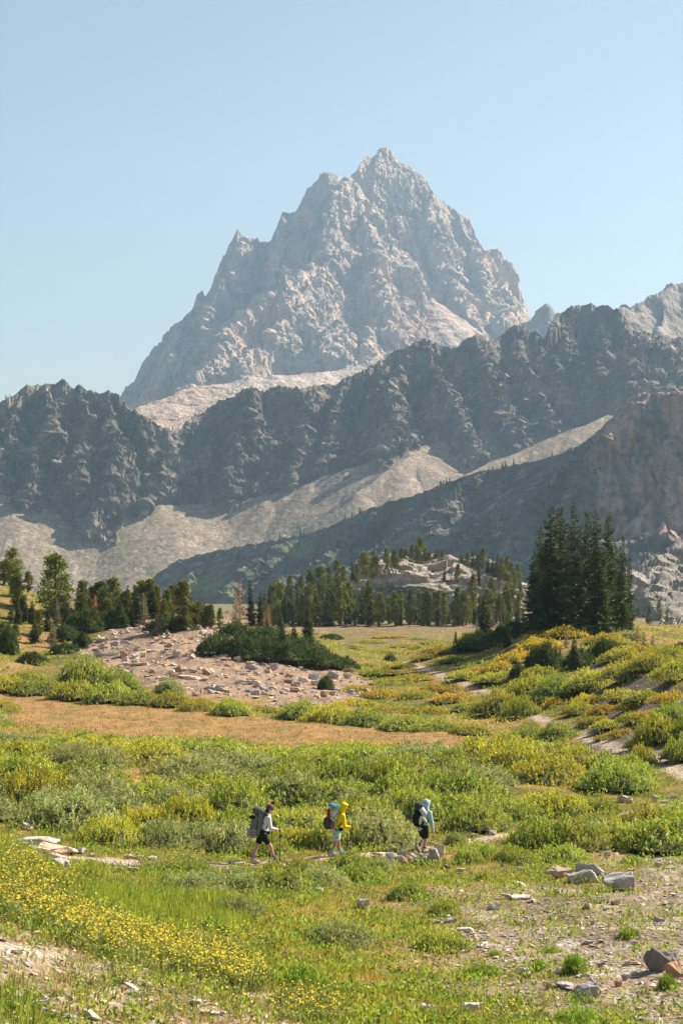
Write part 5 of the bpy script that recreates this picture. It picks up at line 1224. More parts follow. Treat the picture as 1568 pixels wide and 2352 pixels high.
for k, px, py, h in [('slim', 1465, 1440, 8), ('slim', 1490, 1438, 6.5), ('slim', 1513, 1425, 8), ('slim', 1478, 1445, 5), ('slim', 1530, 1440, 4)]:
    loc = hit_on(hE, px, py, 545, 990)
    if loc is not None: tree(k, loc - Vector((0, 0, 0.3)), h, 'on the low spur at the right edge', 'trees on the low spur at right', 0.9)
# ---- conifers on the far shaded spur: too small to show parts
def far_conifer(name, seed):
    rs = np.random.RandomState(seed); vs, fs, cs = [], [], []
    for k in range(6):
        z0 = 0.05 + 0.15 * k; r = 0.24 * (1 - z0) + 0.02
        a = np.linspace(0, 6.283, 7, endpoint=False) + rs.rand()
        ring = np.stack([np.cos(a) * r * rs.uniform(0.6, 1.2, 7), np.sin(a) * r * rs.uniform(0.6, 1.2, 7), z0 + rs.uniform(-0.03, 0.03, 7)], 1)
        o = sum(len(v) for v in vs)
        vs += [ring, np.array([[rs.normal() * 0.02, rs.normal() * 0.02, z0 + 0.26]])]
        fs += [(o + i, o + (i + 1) % 7, o + 7) for i in range(7)]
    v = np.concatenate(vs); c = np.clip(pal(rs, len(v), SPRUCE_C, (3, 4, 2, 2), 0.3), 0.01, 0.3)
    me = mesh_np(name, v, np.array(fs), False, c); me.materials.append(M_needle)
    return me
FARC = [far_conifer('far_conifer', 260 + i) for i in range(5)]
nC = 0
for i in range(150):
    px = rng.uniform(640, 1330)
    crest = np.interp(px, [p[0] for p in C_SKY[::-1]], [p[1] for p in C_SKY[::-1]])
    py = crest + 4 + (rng.rand() ** 1.8) * 85
    if pn2(np.array([px / 90.0]), np.array([py / 40.0]))[0] < -0.05: continue
    loc = hit_on(hC, px, py, 1260, 2030, 500)
    if loc is None: continue
    o = link('conifer', FARC[rng.randint(5)], None, None, loc - Vector((0, 0, 0.8)), (0, 0, rng.rand() * 6.28), rng.uniform(5, 10.5))
    later(o, 'small far conifer', 'on the shaded far spur' if py > crest + 30 else 'along the crest of the shaded far spur', 'conifers on the far spur', 'tree', px); nC += 1
# scrub on the ledges of the left hill and the cliffs: one mass of tiny conifers
vv, ff, cc, o = [], [], [], 0
for i in range(1500):
    px = rng.uniform(-40, 900)
    py = rng.uniform(880, 1180) if px < 420 else rng.uniform(890, 1040)
    if pn2(np.array([px / 46.0 + 3]), np.array([py / 34.0]))[0] < (0.12 if px < 420 else 0.4): continue
    loc = hit_on(hB, px, py, 2080, 2600, 240)
    if loc is None: continue
    me = FARC[i % 5]; n = len(me.vertices)
    v = np.empty(n * 3, np.float32); me.vertices.foreach_get('co', v); v = v.reshape(-1, 3) * rng.uniform(3, 6.5)
    f = np.array([p.vertices[:] for p in me.polygons])
    vv.append(v + np.array(loc) + np.array((0, -6, 1.0))); ff.append(f + o); o += n
    cc.append(np.clip(pal(rng, n, [(0.05, 0.07, 0.025), (0.07, 0.085, 0.03)], (1, 1), 0.25), 0.01, 0.3))
if vv:
    me = mesh_np('far_scrub', np.concatenate(vv), np.concatenate(ff), False, np.concatenate(cc)); me.materials.append(M_needle)
    tag(link('far_scrub', me), 'dark conifer scrub on the ledges of the far cliffs', kind='stuff')
print('trees', nH, nC, round(time.time() - T0, 1))

# ================================================================ ROCKS
def stone_mat():
    m, nt, N, L, b = new_mat('stone')
    oi = N.new('ShaderNodeObjectInfo'); tc = N.new('ShaderNodeNewGeometry')
    n1 = N.new('ShaderNodeTexNoise'); n1.inputs['Scale'].default_value = 3.5; n1.inputs['Detail'].default_value = 8; n1.inputs['Roughness'].default_value = 0.7
    n2 = N.new('ShaderNodeTexNoise'); n2.inputs['Scale'].default_value = 22; n2.inputs['Detail'].default_value = 5; n2.inputs['Roughness'].default_value = 0.7
    L.new(tc.outputs['Position'], n1.inputs['Vector']); L.new(tc.outputs['Position'], n2.inputs['Vector'])
    mr = N.new('ShaderNodeMapRange'); mr.inputs['From Min'].default_value = 0.3; mr.inputs['From Max'].default_value = 0.7; mr.inputs['To Min'].default_value = 0.68; mr.inputs['To Max'].default_value = 1.32
    L.new(n1.outputs['Fac'], mr.inputs['Value'])
    m2 = N.new('ShaderNodeMapRange'); m2.inputs['From Min'].default_value = 0.3; m2.inputs['From Max'].default_value = 0.7; m2.inputs['To Min'].default_value = 0.75; m2.inputs['To Max'].default_value = 1.25
    L.new(n2.outputs['Fac'], m2.inputs['Value'])
    mu = N.new('ShaderNodeMath'); mu.operation = 'MULTIPLY'; L.new(mr.outputs[0], mu.inputs[0]); L.new(m2.outputs[0], mu.inputs[1])
    vm = N.new('ShaderNodeVectorMath'); vm.operation = 'SCALE'; L.new(oi.outputs['Color'], vm.inputs[0]); L.new(mu.outputs[0], vm.inputs['Scale'])
    L.new(vm.outputs[0], b.inputs['Base Color']); b.inputs['Roughness'].default_value = 0.9; b.inputs['Specular IOR Level'].default_value = 0.2
    bp = N.new('ShaderNodeBump'); bp.inputs['Strength'].default_value = 0.5; bp.inputs['Distance'].default_value = 0.03
    L.new(n2.outputs['Fac'], bp.inputs['Height']); L.new(bp.outputs[0], b.inputs['Normal'])
    return m
M_stone = stone_mat()
STONE_C = {'grey': (0.42, 0.38, 0.345), 'tan': (0.56, 0.42, 0.30), 'brown': (0.44, 0.27, 0.165), 'pale': (0.62, 0.53, 0.44), 'dark': (0.22, 0.195, 0.175), 'purple': (0.41, 0.345, 0.325)}
def hull_rock(name, seed, n=22, box=(1, 0.8, 0.6), fine=False):
    """angular stone about 1 m long: a hull of scattered points, then chipped"""
    rs = np.random.RandomState(seed)
    p = rs.uniform(-1, 1, (n, 3)); p = p / (np.abs(p) ** 5).sum(1, keepdims=True) ** (1 / 5) * rs.uniform(0.8, 1.0, (n, 1))
    p = p * np.array(box) * 0.5
    bm = bmesh.new()
    for q in p: bm.verts.new(q)
    r = bmesh.ops.convex_hull(bm, input=bm.verts)
    bmesh.ops.delete(bm, geom=[g for g in r['geom_interior'] if isinstance(g, bmesh.types.BMVert)], context='VERTS')
    bmesh.ops.bevel(bm, geom=list(bm.edges), offset=0.014, segments=1, affect='EDGES')
    if fine:
        bmesh.ops.triangulate(bm, faces=list(bm.faces))
        bmesh.ops.subdivide_edges(bm, edges=list(bm.edges), cuts=2, use_grid_fill=True)
        bmesh.ops.triangulate(bm, faces=list(bm.faces))
        co = np.array([v.co[:] for v in bm.verts]); nn = np.array([v.normal[:] for v in bm.verts])
        d = 0.035 * facet(co[:, 0] * 6 + seed, co[:, 1] * 6, co[:, 2] * 9, 3) + 0.02 * crag(co[:, 0] * 9, co[:, 1] * 9 + seed, co[:, 2] * 9, 3)
        for v, q in zip(bm.verts, co + nn * d[:, None]): v.co = q
    me = bpy.data.meshes.new(name); bm.to_mesh(me); bm.free()
    me.materials.append(M_stone)
    return me
BOULDER = [hull_rock('boulder', 300 + i, 12 + i, (1, 0.8, 0.62), True) for i in range(6)]
SLAB = [hull_rock('slab', 310 + i, 12, (1, 0.8, 0.34), True) for i in range(4)]
CHIP = [hull_rock('chip', 320 + i, 9, (1, 0.8, 0.55)) for i in range(8)]
def rock(px, py, w, h, col, words=None, place='', group=None, parent=None, fine=True, name='rock', flat=None, lift=0.0, rz=None):
    """stone whose foot is seen at (px, py), w wide and h high in the picture"""
    loc = hit(px, py); k = loc.y / F
    slab = (h < 0.45 * w) if flat is None else flat
    L_ = (SLAB if slab else BOULDER) if fine else CHIP
    me = L_[rng.randint(len(L_))]
    W = w * k * 1.12; Hh = h * k / 0.85
    o = bpy.data.objects.new(name, me); COL.objects.link(o)
    zn = 0.34 if (slab and fine) else (0.62 if fine else 0.55)
    o.scale = (W * 1.03, W * rng.uniform(0.75, 1.05), Hh / zn * 1.15)
    o.rotation_euler = (rng.normal() * 0.13, rng.normal() * 0.13, (rng.choice([0, math.pi]) + rng.uniform(-0.35, 0.35)) if rz is None else rz)
    c = np.array(STONE_C[col]) * rng.uniform(0.85, 1.15)
    o.color = (*c, 1)
    p = Vector((loc.x, loc.y + 0.3 * W, loc.z + Hh * (0.40 if parent is None else 0.46) + lift))
    if parent is not None:
        o.parent = parent; o.location = p - parent.location
    else:
        o.location = p
        later(o, words, place, group, 'rock', px)
    return o
CW = {'grey': 'grey', 'tan': 'tan', 'brown': 'rusty brown', 'pale': 'pale', 'dark': 'dark', 'purple': 'purplish grey'}
# near boulders, read off the photograph (half-scale corner coordinates)
def corner(cx, cy): return 784 + 0.5 * cx, 1818.9 + 0.5 * cy
for cx, cy, w, h, col, words, place in [
    (1278, 462, 70, 40, 'grey', 'big blocky grey boulder', 'right of the three flat boulders'), (1110, 424, 64, 26, 'purple', 'flat-topped purplish boulder', 'in front of the three flat boulders'), (1135, 386, 64, 24, 'grey', 'long grey slab boulder', 'behind the three flat boulders'), (1012, 398, 62, 22, 'tan', 'cracked tan boulder', 'left of the three flat boulders'),
    (1130, 972, 56, 42, 'purple', 'rounded purplish boulder', 'among the gravel in front'), (1458, 835, 56, 50, 'dark', 'big dark boulder', 'at the right edge of the gravel'), (1530, 858, 46, 34, 'brown', 'rusty brown boulder', 'at the right edge of the gravel'), (1520, 800, 50, 26, 'dark', 'dark flat boulder', 'at the right edge of the gravel'),
    (102, 538, 30, 20, 'grey', 'single grey boulder', 'in the near meadow'), (838, 862, 26, 22, 'grey', 'squarish grey rock', 'among the gravel in front'), (600, 1008, 46, 17, 'pale', 'pale flat rock', 'near the bottom edge'), (735, 1008, 22, 14, 'grey', 'small grey rock', 'near the bottom edge'), (388, 1010, 24, 15, 'pale', 'small pale rock', 'near the bottom edge'),
    (705, 548, 28, 12, 'grey', 'flat grey rock', 'in the middle of the near meadow'), (810, 438, 36, 11, 'pale', 'low pale slab', 'left of the three flat boulders'), (995, 474, 26, 13, 'grey', 'grey rock', 'below the cracked tan boulder'), (1180, 514, 30, 16, 'grey', 'wedge-shaped grey rock', 'below the big blocky boulder'),
    (1168, 612, 26, 11, 'grey', 'flat grey rock', 'on the gravel slope'), (1020, 908, 46, 13, 'purple', 'long flat rock', 'beside the rounded purplish boulder'), (1150, 888, 18, 15, 'dark', 'dark pointed rock', 'behind the rounded purplish boulder'), (1000, 842, 18, 12, 'grey', 'small grey rock', 'behind the rounded purplish boulder'), (1300, 868, 26, 13, 'grey', 'grey rock', 'on the gravel left of the dark boulder'),
    (1265, 902, 20, 13, 'brown', 'brown rock', 'on the gravel left of the dark boulder'), (950, 908, 13, 16, 'brown', 'small brown upright rock', 'on the near gravel'), (1195, 808, 20, 10, 'dark', 'small dark rock', 'on the near gravel'), (570, 648, 36, 10, 'pale', 'thin pale slab', 'on the gravel path of the meadow'), (500, 604, 34, 9, 'purple', 'thin purplish slab', 'on the gravel path of the meadow'),
    (440, 608, 28, 7, 'purple', 'small purplish slab', 'on the gravel path of the meadow'), (770, 492, 44, 7, 'pale', 'narrow pale slab', 'in the line of slabs'), (830, 494, 50, 7, 'pale', 'narrow pale slab', 'in the line of slabs'), (885, 496, 40, 7, 'pale', 'narrow pale slab', 'in the line of slabs'), (1450, 348, 20, 11, 'grey', 'small grey rock', 'right of the flat boulders'), (1215, 298, 26, 13, 'purple', 'purplish rock', 'behind the flat boulders'),
    (1260, 522, 22, 10, 'brown', 'brown flat rock', 'below the big blocky boulder'), (1120, 542, 30, 10, 'tan', 'tan flat rock', 'on the gravel slope'), (1460, 604, 26, 12, 'purple', 'dark flat rock', 'on the right gravel slope'), (1355, 718, 22, 11, 'dark', 'dark rock', 'on the right gravel slope'), (1135, 703, 22, 7, 'purple', 'thin flat rock', 'on the right gravel slope'), (1500, 522, 32, 6, 'pale', 'thin pale slab', 'on the right gravel slope'),
    (1470, 617, 30, 6, 'purple', 'thin purplish slab', 'on the right gravel slope'), (1330, 800, 30, 8, 'tan', 'tan slab', 'on the right gravel slope'), (1215, 548, 16, 8, 'grey', 'small grey rock', 'below the big blocky boulder'), (660, 318, 18, 11, 'tan', 'small tan rock', 'right of the stone edging'), (485, 352, 14, 8, 'dark', 'small dark rock', 'right of the stone edging'), (545, 370, 24, 7, 'pale', 'small pale slab', 'right of the stone edging'),
    (822, 364, 14, 9, 'grey', 'small grey rock', 'left of the three flat boulders'), (735, 344, 10, 8, 'grey', 'tiny grey rock', 'left of the three flat boulders'), (1305, 55, 32, 18, 'grey', 'grey stacked rock', 'beside the sandy trail at right'), (1435, 52, 16, 16, 'grey', 'grey upright rock', 'beside the sandy trail at right'), (1520, 45, 22, 16, 'tan', 'tan rock', 'beside the sandy trail at right'), (1490, 60, 26, 9, 'tan', 'tan slab', 'beside the sandy trail at right'),
    (1415, 76, 46, 8, 'tan', 'long tan slab', 'beside the sandy trail at right'), (1545, 72, 36, 8, 'tan', 'flat tan slab', 'beside the sandy trail at right'), (1395, 86, 24, 7, 'grey', 'low grey slab', 'beside the sandy trail at right'), (600, 210, 34, 8, 'tan', 'flat tan slab', 'beside the trail ahead of the hikers'), (700, 200, 22, 10, 'pale', 'pale rock', 'beside the trail ahead of the hikers'), (1120, 162, 30, 8, 'grey', 'grey slab', 'beside the trail ahead of the hikers')]:
    x, y = corner(cx, cy)
    rock(x, y, w, h, col, words, place, 'rocks of the near meadow')
for cx, cy, w, h, col, words, place in [(125, 178, 25, 17, 'pale', 'pale pinkish boulder', 'at the left end of the thicket'), (1460, 467, 22, 11, 'grey', 'grey block', 'below the low willows'), (700, 587, 15, 7, 'tan', 'small tan rock', 'in the near grass'), (1185, 532, 20, 8, 'pale', 'small pale rock', 'in the near grass'), (1160, 562, 13, 8, 'tan', 'small tan rock', 'in the near grass'), (1240, 647, 18, 7, 'pale', 'small pale slab', 'in the near grass'),
                                        (645, 822, 12, 12, 'grey', 'small grey rock', 'on the dry bank'), (672, 898, 15, 11, 'pale', 'small pale rock', 'on the dry bank'), (600, 920, 40, 12, 'pale', 'broken pale rock', 'on the dry bank'), (100, 632, 18, 8, 'tan', 'small tan slab', 'on the dry bank'), (610, 945, 30, 14, 'pale', 'broken pale rock', 'on the dry bank'), (900, 985, 40, 12, 'pale', 'broken pale rock', 'on the dry bank'), (1290, 1012, 18, 13, 'grey', 'small grey rock', 'by the bottom flowers'),
                                        (60, 745, 46, 10, 'pale', 'flat pale rock', 'on the dry bank'), (170, 1000, 60, 14, 'purple', 'flat purplish rock', 'at the lower left corner'), (80, 1005, 40, 12, 'pale', 'flat pale rock', 'at the lower left corner'), (240, 1045, 60, 16, 'purple', 'flat purplish rock', 'at the lower left corner'), (420, 1050, 50, 14, 'pale', 'flat pale rock', 'at the lower left corner'), (320, 1062, 36, 12, 'purple', 'flat purplish rock', 'at the lower left corner')]:
    rock(0.5 * cx, 1818.9 + 0.5 * cy, w, h, col, words, place, 'rocks of the near left')
# the ledge that carries the trail at the left: layered slabs
lg = empty('rock_ledge', hit(120, 1985)); tag(lg, 'layered tan rock ledge carrying the trail at the left', 'rock ledge')
for cx, cy, w, h, col, lift in [(130, 262, 100, 16, 'pale', 0.0), (230, 285, 70, 13, 'tan', 0), (300, 290, 50, 12, 'pale', 0), (205, 352, 64, 14, 'tan', 0.12), (215, 372, 70, 13, 'grey', 0.05), (225, 392, 60, 13, 'brown', 0), (275, 372, 36, 15, 'grey', 0.08), (272, 398, 34, 14, 'dark', 0), (180, 345, 40, 12, 'pale', 0.2), (350, 288, 34, 9, 'grey', 0), (440, 300, 26, 6, 'tan', 0), (590, 310, 22, 8, 'tan', 0), (640, 312, 22, 7, 'tan', 0), (690, 316, 24, 6, 'pale', 0), (540, 374, 20, 9, 'grey', 0), (595, 378, 36, 11, 'tan', 0), (630, 366, 26, 10, 'grey', 0), (1085, 340, 36, 6, 'tan', 0), (1060, 372, 20, 8, 'pale', 0), (1300, 352, 20, 7, 'tan', 0), (1470, 346, 20, 6, 'tan', 0)]:
    rock(0.5 * cx, 1818.9 + 0.5 * cy, w * 1.15, h * 1.25, col, parent=lg, name='slab', flat=True, lift=lift)
# the stone edging under the front hiker
ed = empty('stone_edging', hit(945, 1985)); tag(ed, 'rough edging of piled stones holding the trail under the front hiker', 'stone edging')
for cx, cy, w, h, col in [(1040, 552, 55, 32, 'grey'), (1050, 578, 65, 25, 'pale'), (1090, 540, 40, 45, 'grey'), (1100, 572, 45, 38, 'grey'), (1145, 552, 60, 42, 'tan'), (1125, 562, 25, 30, 'brown'), (1185, 557, 42, 46, 'brown'), (1217, 552, 42, 42, 'tan'), (1252, 547, 66, 50, 'grey'), (1298, 544, 48, 50, 'grey'), (1332, 532, 42, 34, 'dark'), (1366, 552, 62, 72, 'grey'), (1412, 522, 62, 68, 'tan'), (1440, 557, 25, 30, 'tan'), (1145, 575, 35, 20, 'grey'), (1390, 556, 26, 22, 'brown'), (1300, 562, 26, 20, 'brown'),
                          (990, 472, 65, 28, 'grey'), (1115, 472, 70, 28, 'grey'), (1165, 464, 95, 42, 'purple'), (1240, 467, 62, 40, 'purple'), (1165, 507, 50, 30, 'grey'), (1350, 432, 45, 18, 'tan'), (1392, 442, 32, 16, 'brown'), (1220, 500, 40, 22, 'pale'), (1010, 505, 50, 20, 'purple')]:
    rock(501.8 + 0.36 * cx, 1787.5 + 0.36 * cy, w * 0.42, h * 0.42, col, parent=ed, name='stone')
# stones of the left-hand rise
for px, py, w, h, col in [(235, 1512, 90, 13, 'pale'), (300, 1530, 70, 11, 'tan'), (250, 1470, 60, 12, 'tan'), (420, 1560, 80, 12, 'tan'), (350, 1502, 60, 10, 'grey'), (500, 1586, 60, 10, 'tan'), (455, 1440, 50, 14, 'grey'), (560, 1572, 50, 12, 'grey'), (680, 1590, 60, 12, 'purple'), (220, 1448, 50, 12, 'pale'), (600, 1596, 40, 10, 'tan'), (390, 1530, 50, 10, 'brown')]:
    rock(px, py, w, h, col, 'broad flat ' + CW[col] + ' outcrop', 'on the stony rise', 'outcrops of the stony rise', flat=True, lift=-0.12)
nk = 0
def knoll_rock(px, py):
    global nk
    w = rng.uniform(9, 27) * (0.65 + 0.35 * rng.rand()); h = w * rng.uniform(0.35, 0.75)
    band = 'on the upper stony rise' if py < 1490 else 'on the middle of the stony rise' if py < 1540 else 'on the lower stony rise'
    col = rng.choice(['tan', 'grey', 'brown', 'pale', 'purple'], p=[0.36, 0.2, 0.16, 0.16, 0.12])
    rock(px, py, w, h, col, ('broken ' if h > 0.62 * w else 'flat ') + CW[col] + ' rock', band, 'broken rocks of the stony rise', fine=(w > 15)); nk += 1
for i in range(1400):
    if nk >= 220: break
    px, py = rng.uniform(140, 850), rng.uniform(1425, 1605)
    if not poly_in(np.array([px]), np.array([py]), KNOLL)[0]: continue
    if pn2(np.array([px / 70.0]), np.array([py / 20.0 + 5]))[0] < 0.08 + 0.1 * rng.normal(): continue
    knoll_rock(px, py)
# pale blocks at the right foot of the wooded hill and on its top
for px, py, w, h in [(1150, 1382, 26, 14), (1172, 1392, 22, 13), (1160, 1404, 26, 15), (1185, 1410, 26, 15), (1145, 1414, 24, 12), (1176, 1424, 22, 12), (1160, 1372, 22, 12), (1188, 1396, 20, 12), (1136, 1340, 30, 22), (1120, 1355, 20, 12)]:
    loc = hit_on(hH, px, py, 335, 580)
    if loc is None: continue
    o = bpy.data.objects.new('rock', BOULDER[rng.randint(6)]); COL.objects.link(o)
    k = loc.y / F; o.scale = (w * k, w * k, h * k / 0.6); o.location = loc + Vector((0, 0, 0.2 * h * k)); o.rotation_euler = (0, 0, rng.rand() * 6); o.color = (*(np.array(STONE_C['pale']) * 0.95), 1)
    later(o, 'pale block', 'at the right foot of the wooded hill', 'pale blocks on the wooded hill', 'rock', px)
# gravel and rubble: one mass
gv, gf, gcol, go = [], [], [], 0
proto = []
for i in range(6):
    me = hull_rock('p', 340 + i, 8, (1, 0.8, 0.55)); 
    bm = bmesh.new(); bm.from_mesh(me); bmesh.ops.triangulate(bm, faces=list(bm.faces)); bmesh.ops.dissolve_limit(bm, angle_limit=R(25), verts=list(bm.verts), edges=list(bm.edges)); bmesh.ops.triangulate(bm, faces=list(bm.faces))
    proto.append((np.array([v.co[:] for v in bm.verts]), np.array([[v.index for v in f.verts] for f in bm.faces]))); bm.free(); bpy.data.meshes.remove(me)
N_ = 34000
_px = rng.uniform(-150, 1720, N_); _d = 14.0 * (240 / 14.0) ** rng.rand(N_)
_x = (_px - 784) / F * _d; _z = gz(_x, _d)
mk, mpx, mpy, w1_, w2_, w3_ = ground_masks(_x, _d, _z)
pr = 0.02 + 0.75 * mk['gravel'] + 0.5 * mk['bank'] + 0.95 * mk['knoll'] + 0.95 * mk['stony'] + 0.10 * mk['trail'] + 0.12 * mk['patch'] - 0.6 * mk['orange']
keep = (rng.rand(N_) < pr) & (_d > 15)
for x, y, z, kn, mpx_ in zip(_x[keep], _d[keep], _z[keep], mk['knoll'][keep], mpx[keep]):
    v, f = proto[rng.randint(6)]
    s = (0.028 + 0.075 * rng.rand() ** 3) * (1 + y / 75.0) * (2.3 if kn else 1.15)
    a = rng.rand() * 6.28; ca, sa = math.cos(a), math.sin(a)
    vv_ = v * np.array((s, s, s * rng.uniform(0.5, 1.0)))
    vv_ = np.stack([vv_[:, 0] * ca - vv_[:, 1] * sa, vv_[:, 0] * sa + vv_[:, 1] * ca, vv_[:, 2]], 1) + (x, y, z + s * 0.12)
    gv.append(vv_); gf.append(f + go); go += len(v)
    c = np.array(STONE_C[('grey', 'tan', 'purple', 'pale', 'brown', 'tan')[rng.randint(6)]]) * rng.uniform(0.75, 1.2)
    gcol.append(np.tile(c, (len(v), 1)))
M_rubble = rock_mat('rubble', 0.25, 0.06, 0.02, 0.4, 0.25)
me = mesh_np('gravel', np.concatenate(gv), np.concatenate(gf), False, np.concatenate(gcol)); me.materials.append(M_rubble)
tag(link('gravel', me), 'loose gravel and small rubble strewn over the ground', kind='stuff')
print('rocks', nk, len(gv), sum(len(f) for f in gf), round(time.time() - T0, 1))

# ================================================================ HIKERS
def capsule(a, b, ra, rb, seg=12):
    """closed rounded taper between two points"""
    a = np.array(a, float); b = np.array(b, float)
    ax = b - a; L_ = np.linalg.norm(ax) + 1e-9; ax = ax / L_
    path, rad = [], []
    for t in (0.08, 0.45, 0.8): path.append(a - ax * ra * math.cos(t * 1.5708)); rad.append(ra * math.sin(t * 1.5708))
    for t in (0, 0.33, 0.67, 1): path.append(a + (b - a) * t); rad.append(ra + (rb - ra) * t)
    for t in (0.8, 0.45, 0.08): path.append(b + ax * rb * math.cos(t * 1.5708)); rad.append(rb * math.sin(t * 1.5708))
    v, f = tube(np.array(path), rad, seg)
    n = len(path)
    # tube() turns with the path; close the ends with caps
    return v, f, [list(range(seg))[::-1], list(range((n - 1) * seg, n * seg))]
def ellipsoid(c, r, seg=14, rings=10, rot=None):
    th = np.linspace(0.06, math.pi - 0.06, rings); ph = np.linspace(0, 2 * np.pi, seg, endpoint=False)
    T, Q = np.meshgrid(th, ph, indexing='ij')
    v = np.stack([np.sin(T) * np.cos(Q) * r[0], np.sin(T) * np.sin(Q) * r[1], np.cos(T) * r[2]], -1).reshape(-1, 3)
    if rot is not None: v = v @ np.array(Matrix.Rotation(rot[1], 3, rot[0]).transposed())
    v = v + np.array(c)
    i = np.arange(rings * seg).reshape(rings, seg)
    f = np.stack([i[:-1], i[1:], np.roll(i, -1, 1)[1:], np.roll(i, -1, 1)[:-1]], -1).reshape(-1, 4)
    return v, f, [list(range(seg)), list(range((rings - 1) * seg, rings * seg))[::-1]]
def rbox(c, size, bev=0.02, rot=(0, 0, 0), taper=1.0, segs=2, bulge=0.0):
    """bevelled box as (verts, faces list)"""
    bm = bmesh.new(); bmesh.ops.create_cube(bm, size=1.0)
    for v in bm.verts:
        k = taper if v.co.z > 0 else 1.0
        v.co = Vector((v.co.x * size[0] * k, v.co.y * size[1] * k, v.co.z * size[2]))
    bmesh.ops.bevel(bm, geom=list(bm.edges), offset=bev, segments=segs, affect='EDGES')
    M_ = Matrix.Translation(Vector(c)) @ (Matrix.Rotation(rot[2], 4, 'Z') @ Matrix.Rotation(rot[1], 4, 'Y') @ Matrix.Rotation(rot[0], 4, 'X'))
    bm.transform(M_)
    v = np.array([q.co[:] for q in bm.verts]); bm.verts.index_update(); f = [[q.index for q in fc.verts] for fc in bm.faces]; bm.free()
    return v, np.zeros((0, 4), int), f
def build(parts, name, mat, parent, remesh=None, dec=1.0, smooth_it=4, shade=True, label=None):
    verts, faces, o = [], [], 0
    for v, f, extra in parts:
        verts += [tuple(q) for q in v]; faces += [tuple(int(k) + o for k in q) for q in f] + [tuple(k + o for k in q) for q in extra]; o += len(v)
    me = bpy.data.meshes.new(name); me.from_pydata(verts, [], faces); me.update()
    bm = bmesh.new(); bm.from_mesh(me); bmesh.ops.recalc_face_normals(bm, faces=list(bm.faces)); bm.to_mesh(me); bm.free()
    ob = bpy.data.objects.new(name, me); COL.objects.link(ob)
    if remesh:
        m = ob.modifiers.new('r', 'REMESH'); m.mode = 'VOXEL'; m.voxel_size = remesh
        m = ob.modifiers.new('s', 'SMOOTH'); m.iterations = smooth_it; m.factor = 0.5
        if dec < 1: m = ob.modifiers.new('d', 'DECIMATE'); m.ratio = dec
        dg = bpy.context.evaluated_depsgraph_get()
        me2 = bpy.data.meshes.new_from_object(ob.evaluated_get(dg))
        ob.modifiers.clear(); ob.data = me2; bpy.data.meshes.remove(me); me2.name = name
    for p in ob.data.polygons: p.use_smooth = shade
    ob.data.materials.clear(); ob.data.materials.append(mat)
    ob.name = name; ob.parent = parent
    if label: ob['label'] = label
    return ob
skin1 = plain('skin_fair', (0.52, 0.30, 0.21), 0.5, 0.4, 0.06, 12)
skin2 = plain('skin_tanned', (0.36, 0.19, 0.12), 0.5, 0.4, 0.06, 12)
def fabric(name, col, rough=0.85, var=0.1): return plain(name, col, rough, 0.15, var, 30, 0.15)
def stripe_mat(name, c1, c2, axis, freq, rough=0.7):
    m, nt, N, L, b = new_mat(name)
    tc = N.new('ShaderNodeTexCoord'); sp = N.new('ShaderNodeSeparateXYZ'); L.new(tc.outputs['Object'], sp.inputs[0])
    mu = N.new('ShaderNodeMath'); mu.operation = 'MULTIPLY'; mu.inputs[1].default_value = freq; L.new(sp.outputs[axis], mu.inputs[0])
    fr = N.new('ShaderNodeMath'); fr.operation = 'FRACT'; L.new(mu.outputs[0], fr.inputs[0])
    gt = N.new('ShaderNodeMath'); gt.operation = 'GREATER_THAN'; gt.inputs[1].default_value = 0.5; L.new(fr.outputs[0], gt.inputs[0])
    mx = N.new('ShaderNodeMix'); mx.data_type = 'RGBA'; mx.inputs['A'].default_value = (*c1, 1); mx.inputs['B'].default_value = (*c2, 1)
    L.new(gt.outputs[0], mx.inputs['Factor']); L.new(mx.outputs['Result'], b.inputs['Base Color']); b.inputs['Roughness'].default_value = rough
    return m
def patch_mat(name, cols, scale):
    m, nt, N, L, b = new_mat(name)
    tc = N.new('ShaderNodeTexCoord'); vo = N.new('ShaderNodeTexVoronoi'); vo.inputs['Scale'].default_value = scale; L.new(tc.outputs['Object'], vo.inputs['Vector'])
    sp = N.new('ShaderNodeSeparateColor'); L.new(vo.outputs['Color'], sp.inputs[0])
    cr = N.new('ShaderNodeValToRGB'); cr.color_ramp.interpolation = 'CONSTANT'
    for i, c in enumerate(cols):
        e = cr.color_ramp.elements[i] if i < 2 else cr.color_ramp.elements.new(i / len(cols))
        e.position = i / len(cols); e.color = (*c, 1)
    L.new(sp.outputs[0], cr.inputs['Fac']); L.new(cr.outputs[0], b.inputs['Base Color']); b.inputs['Roughness'].default_value = 0.8
    return m
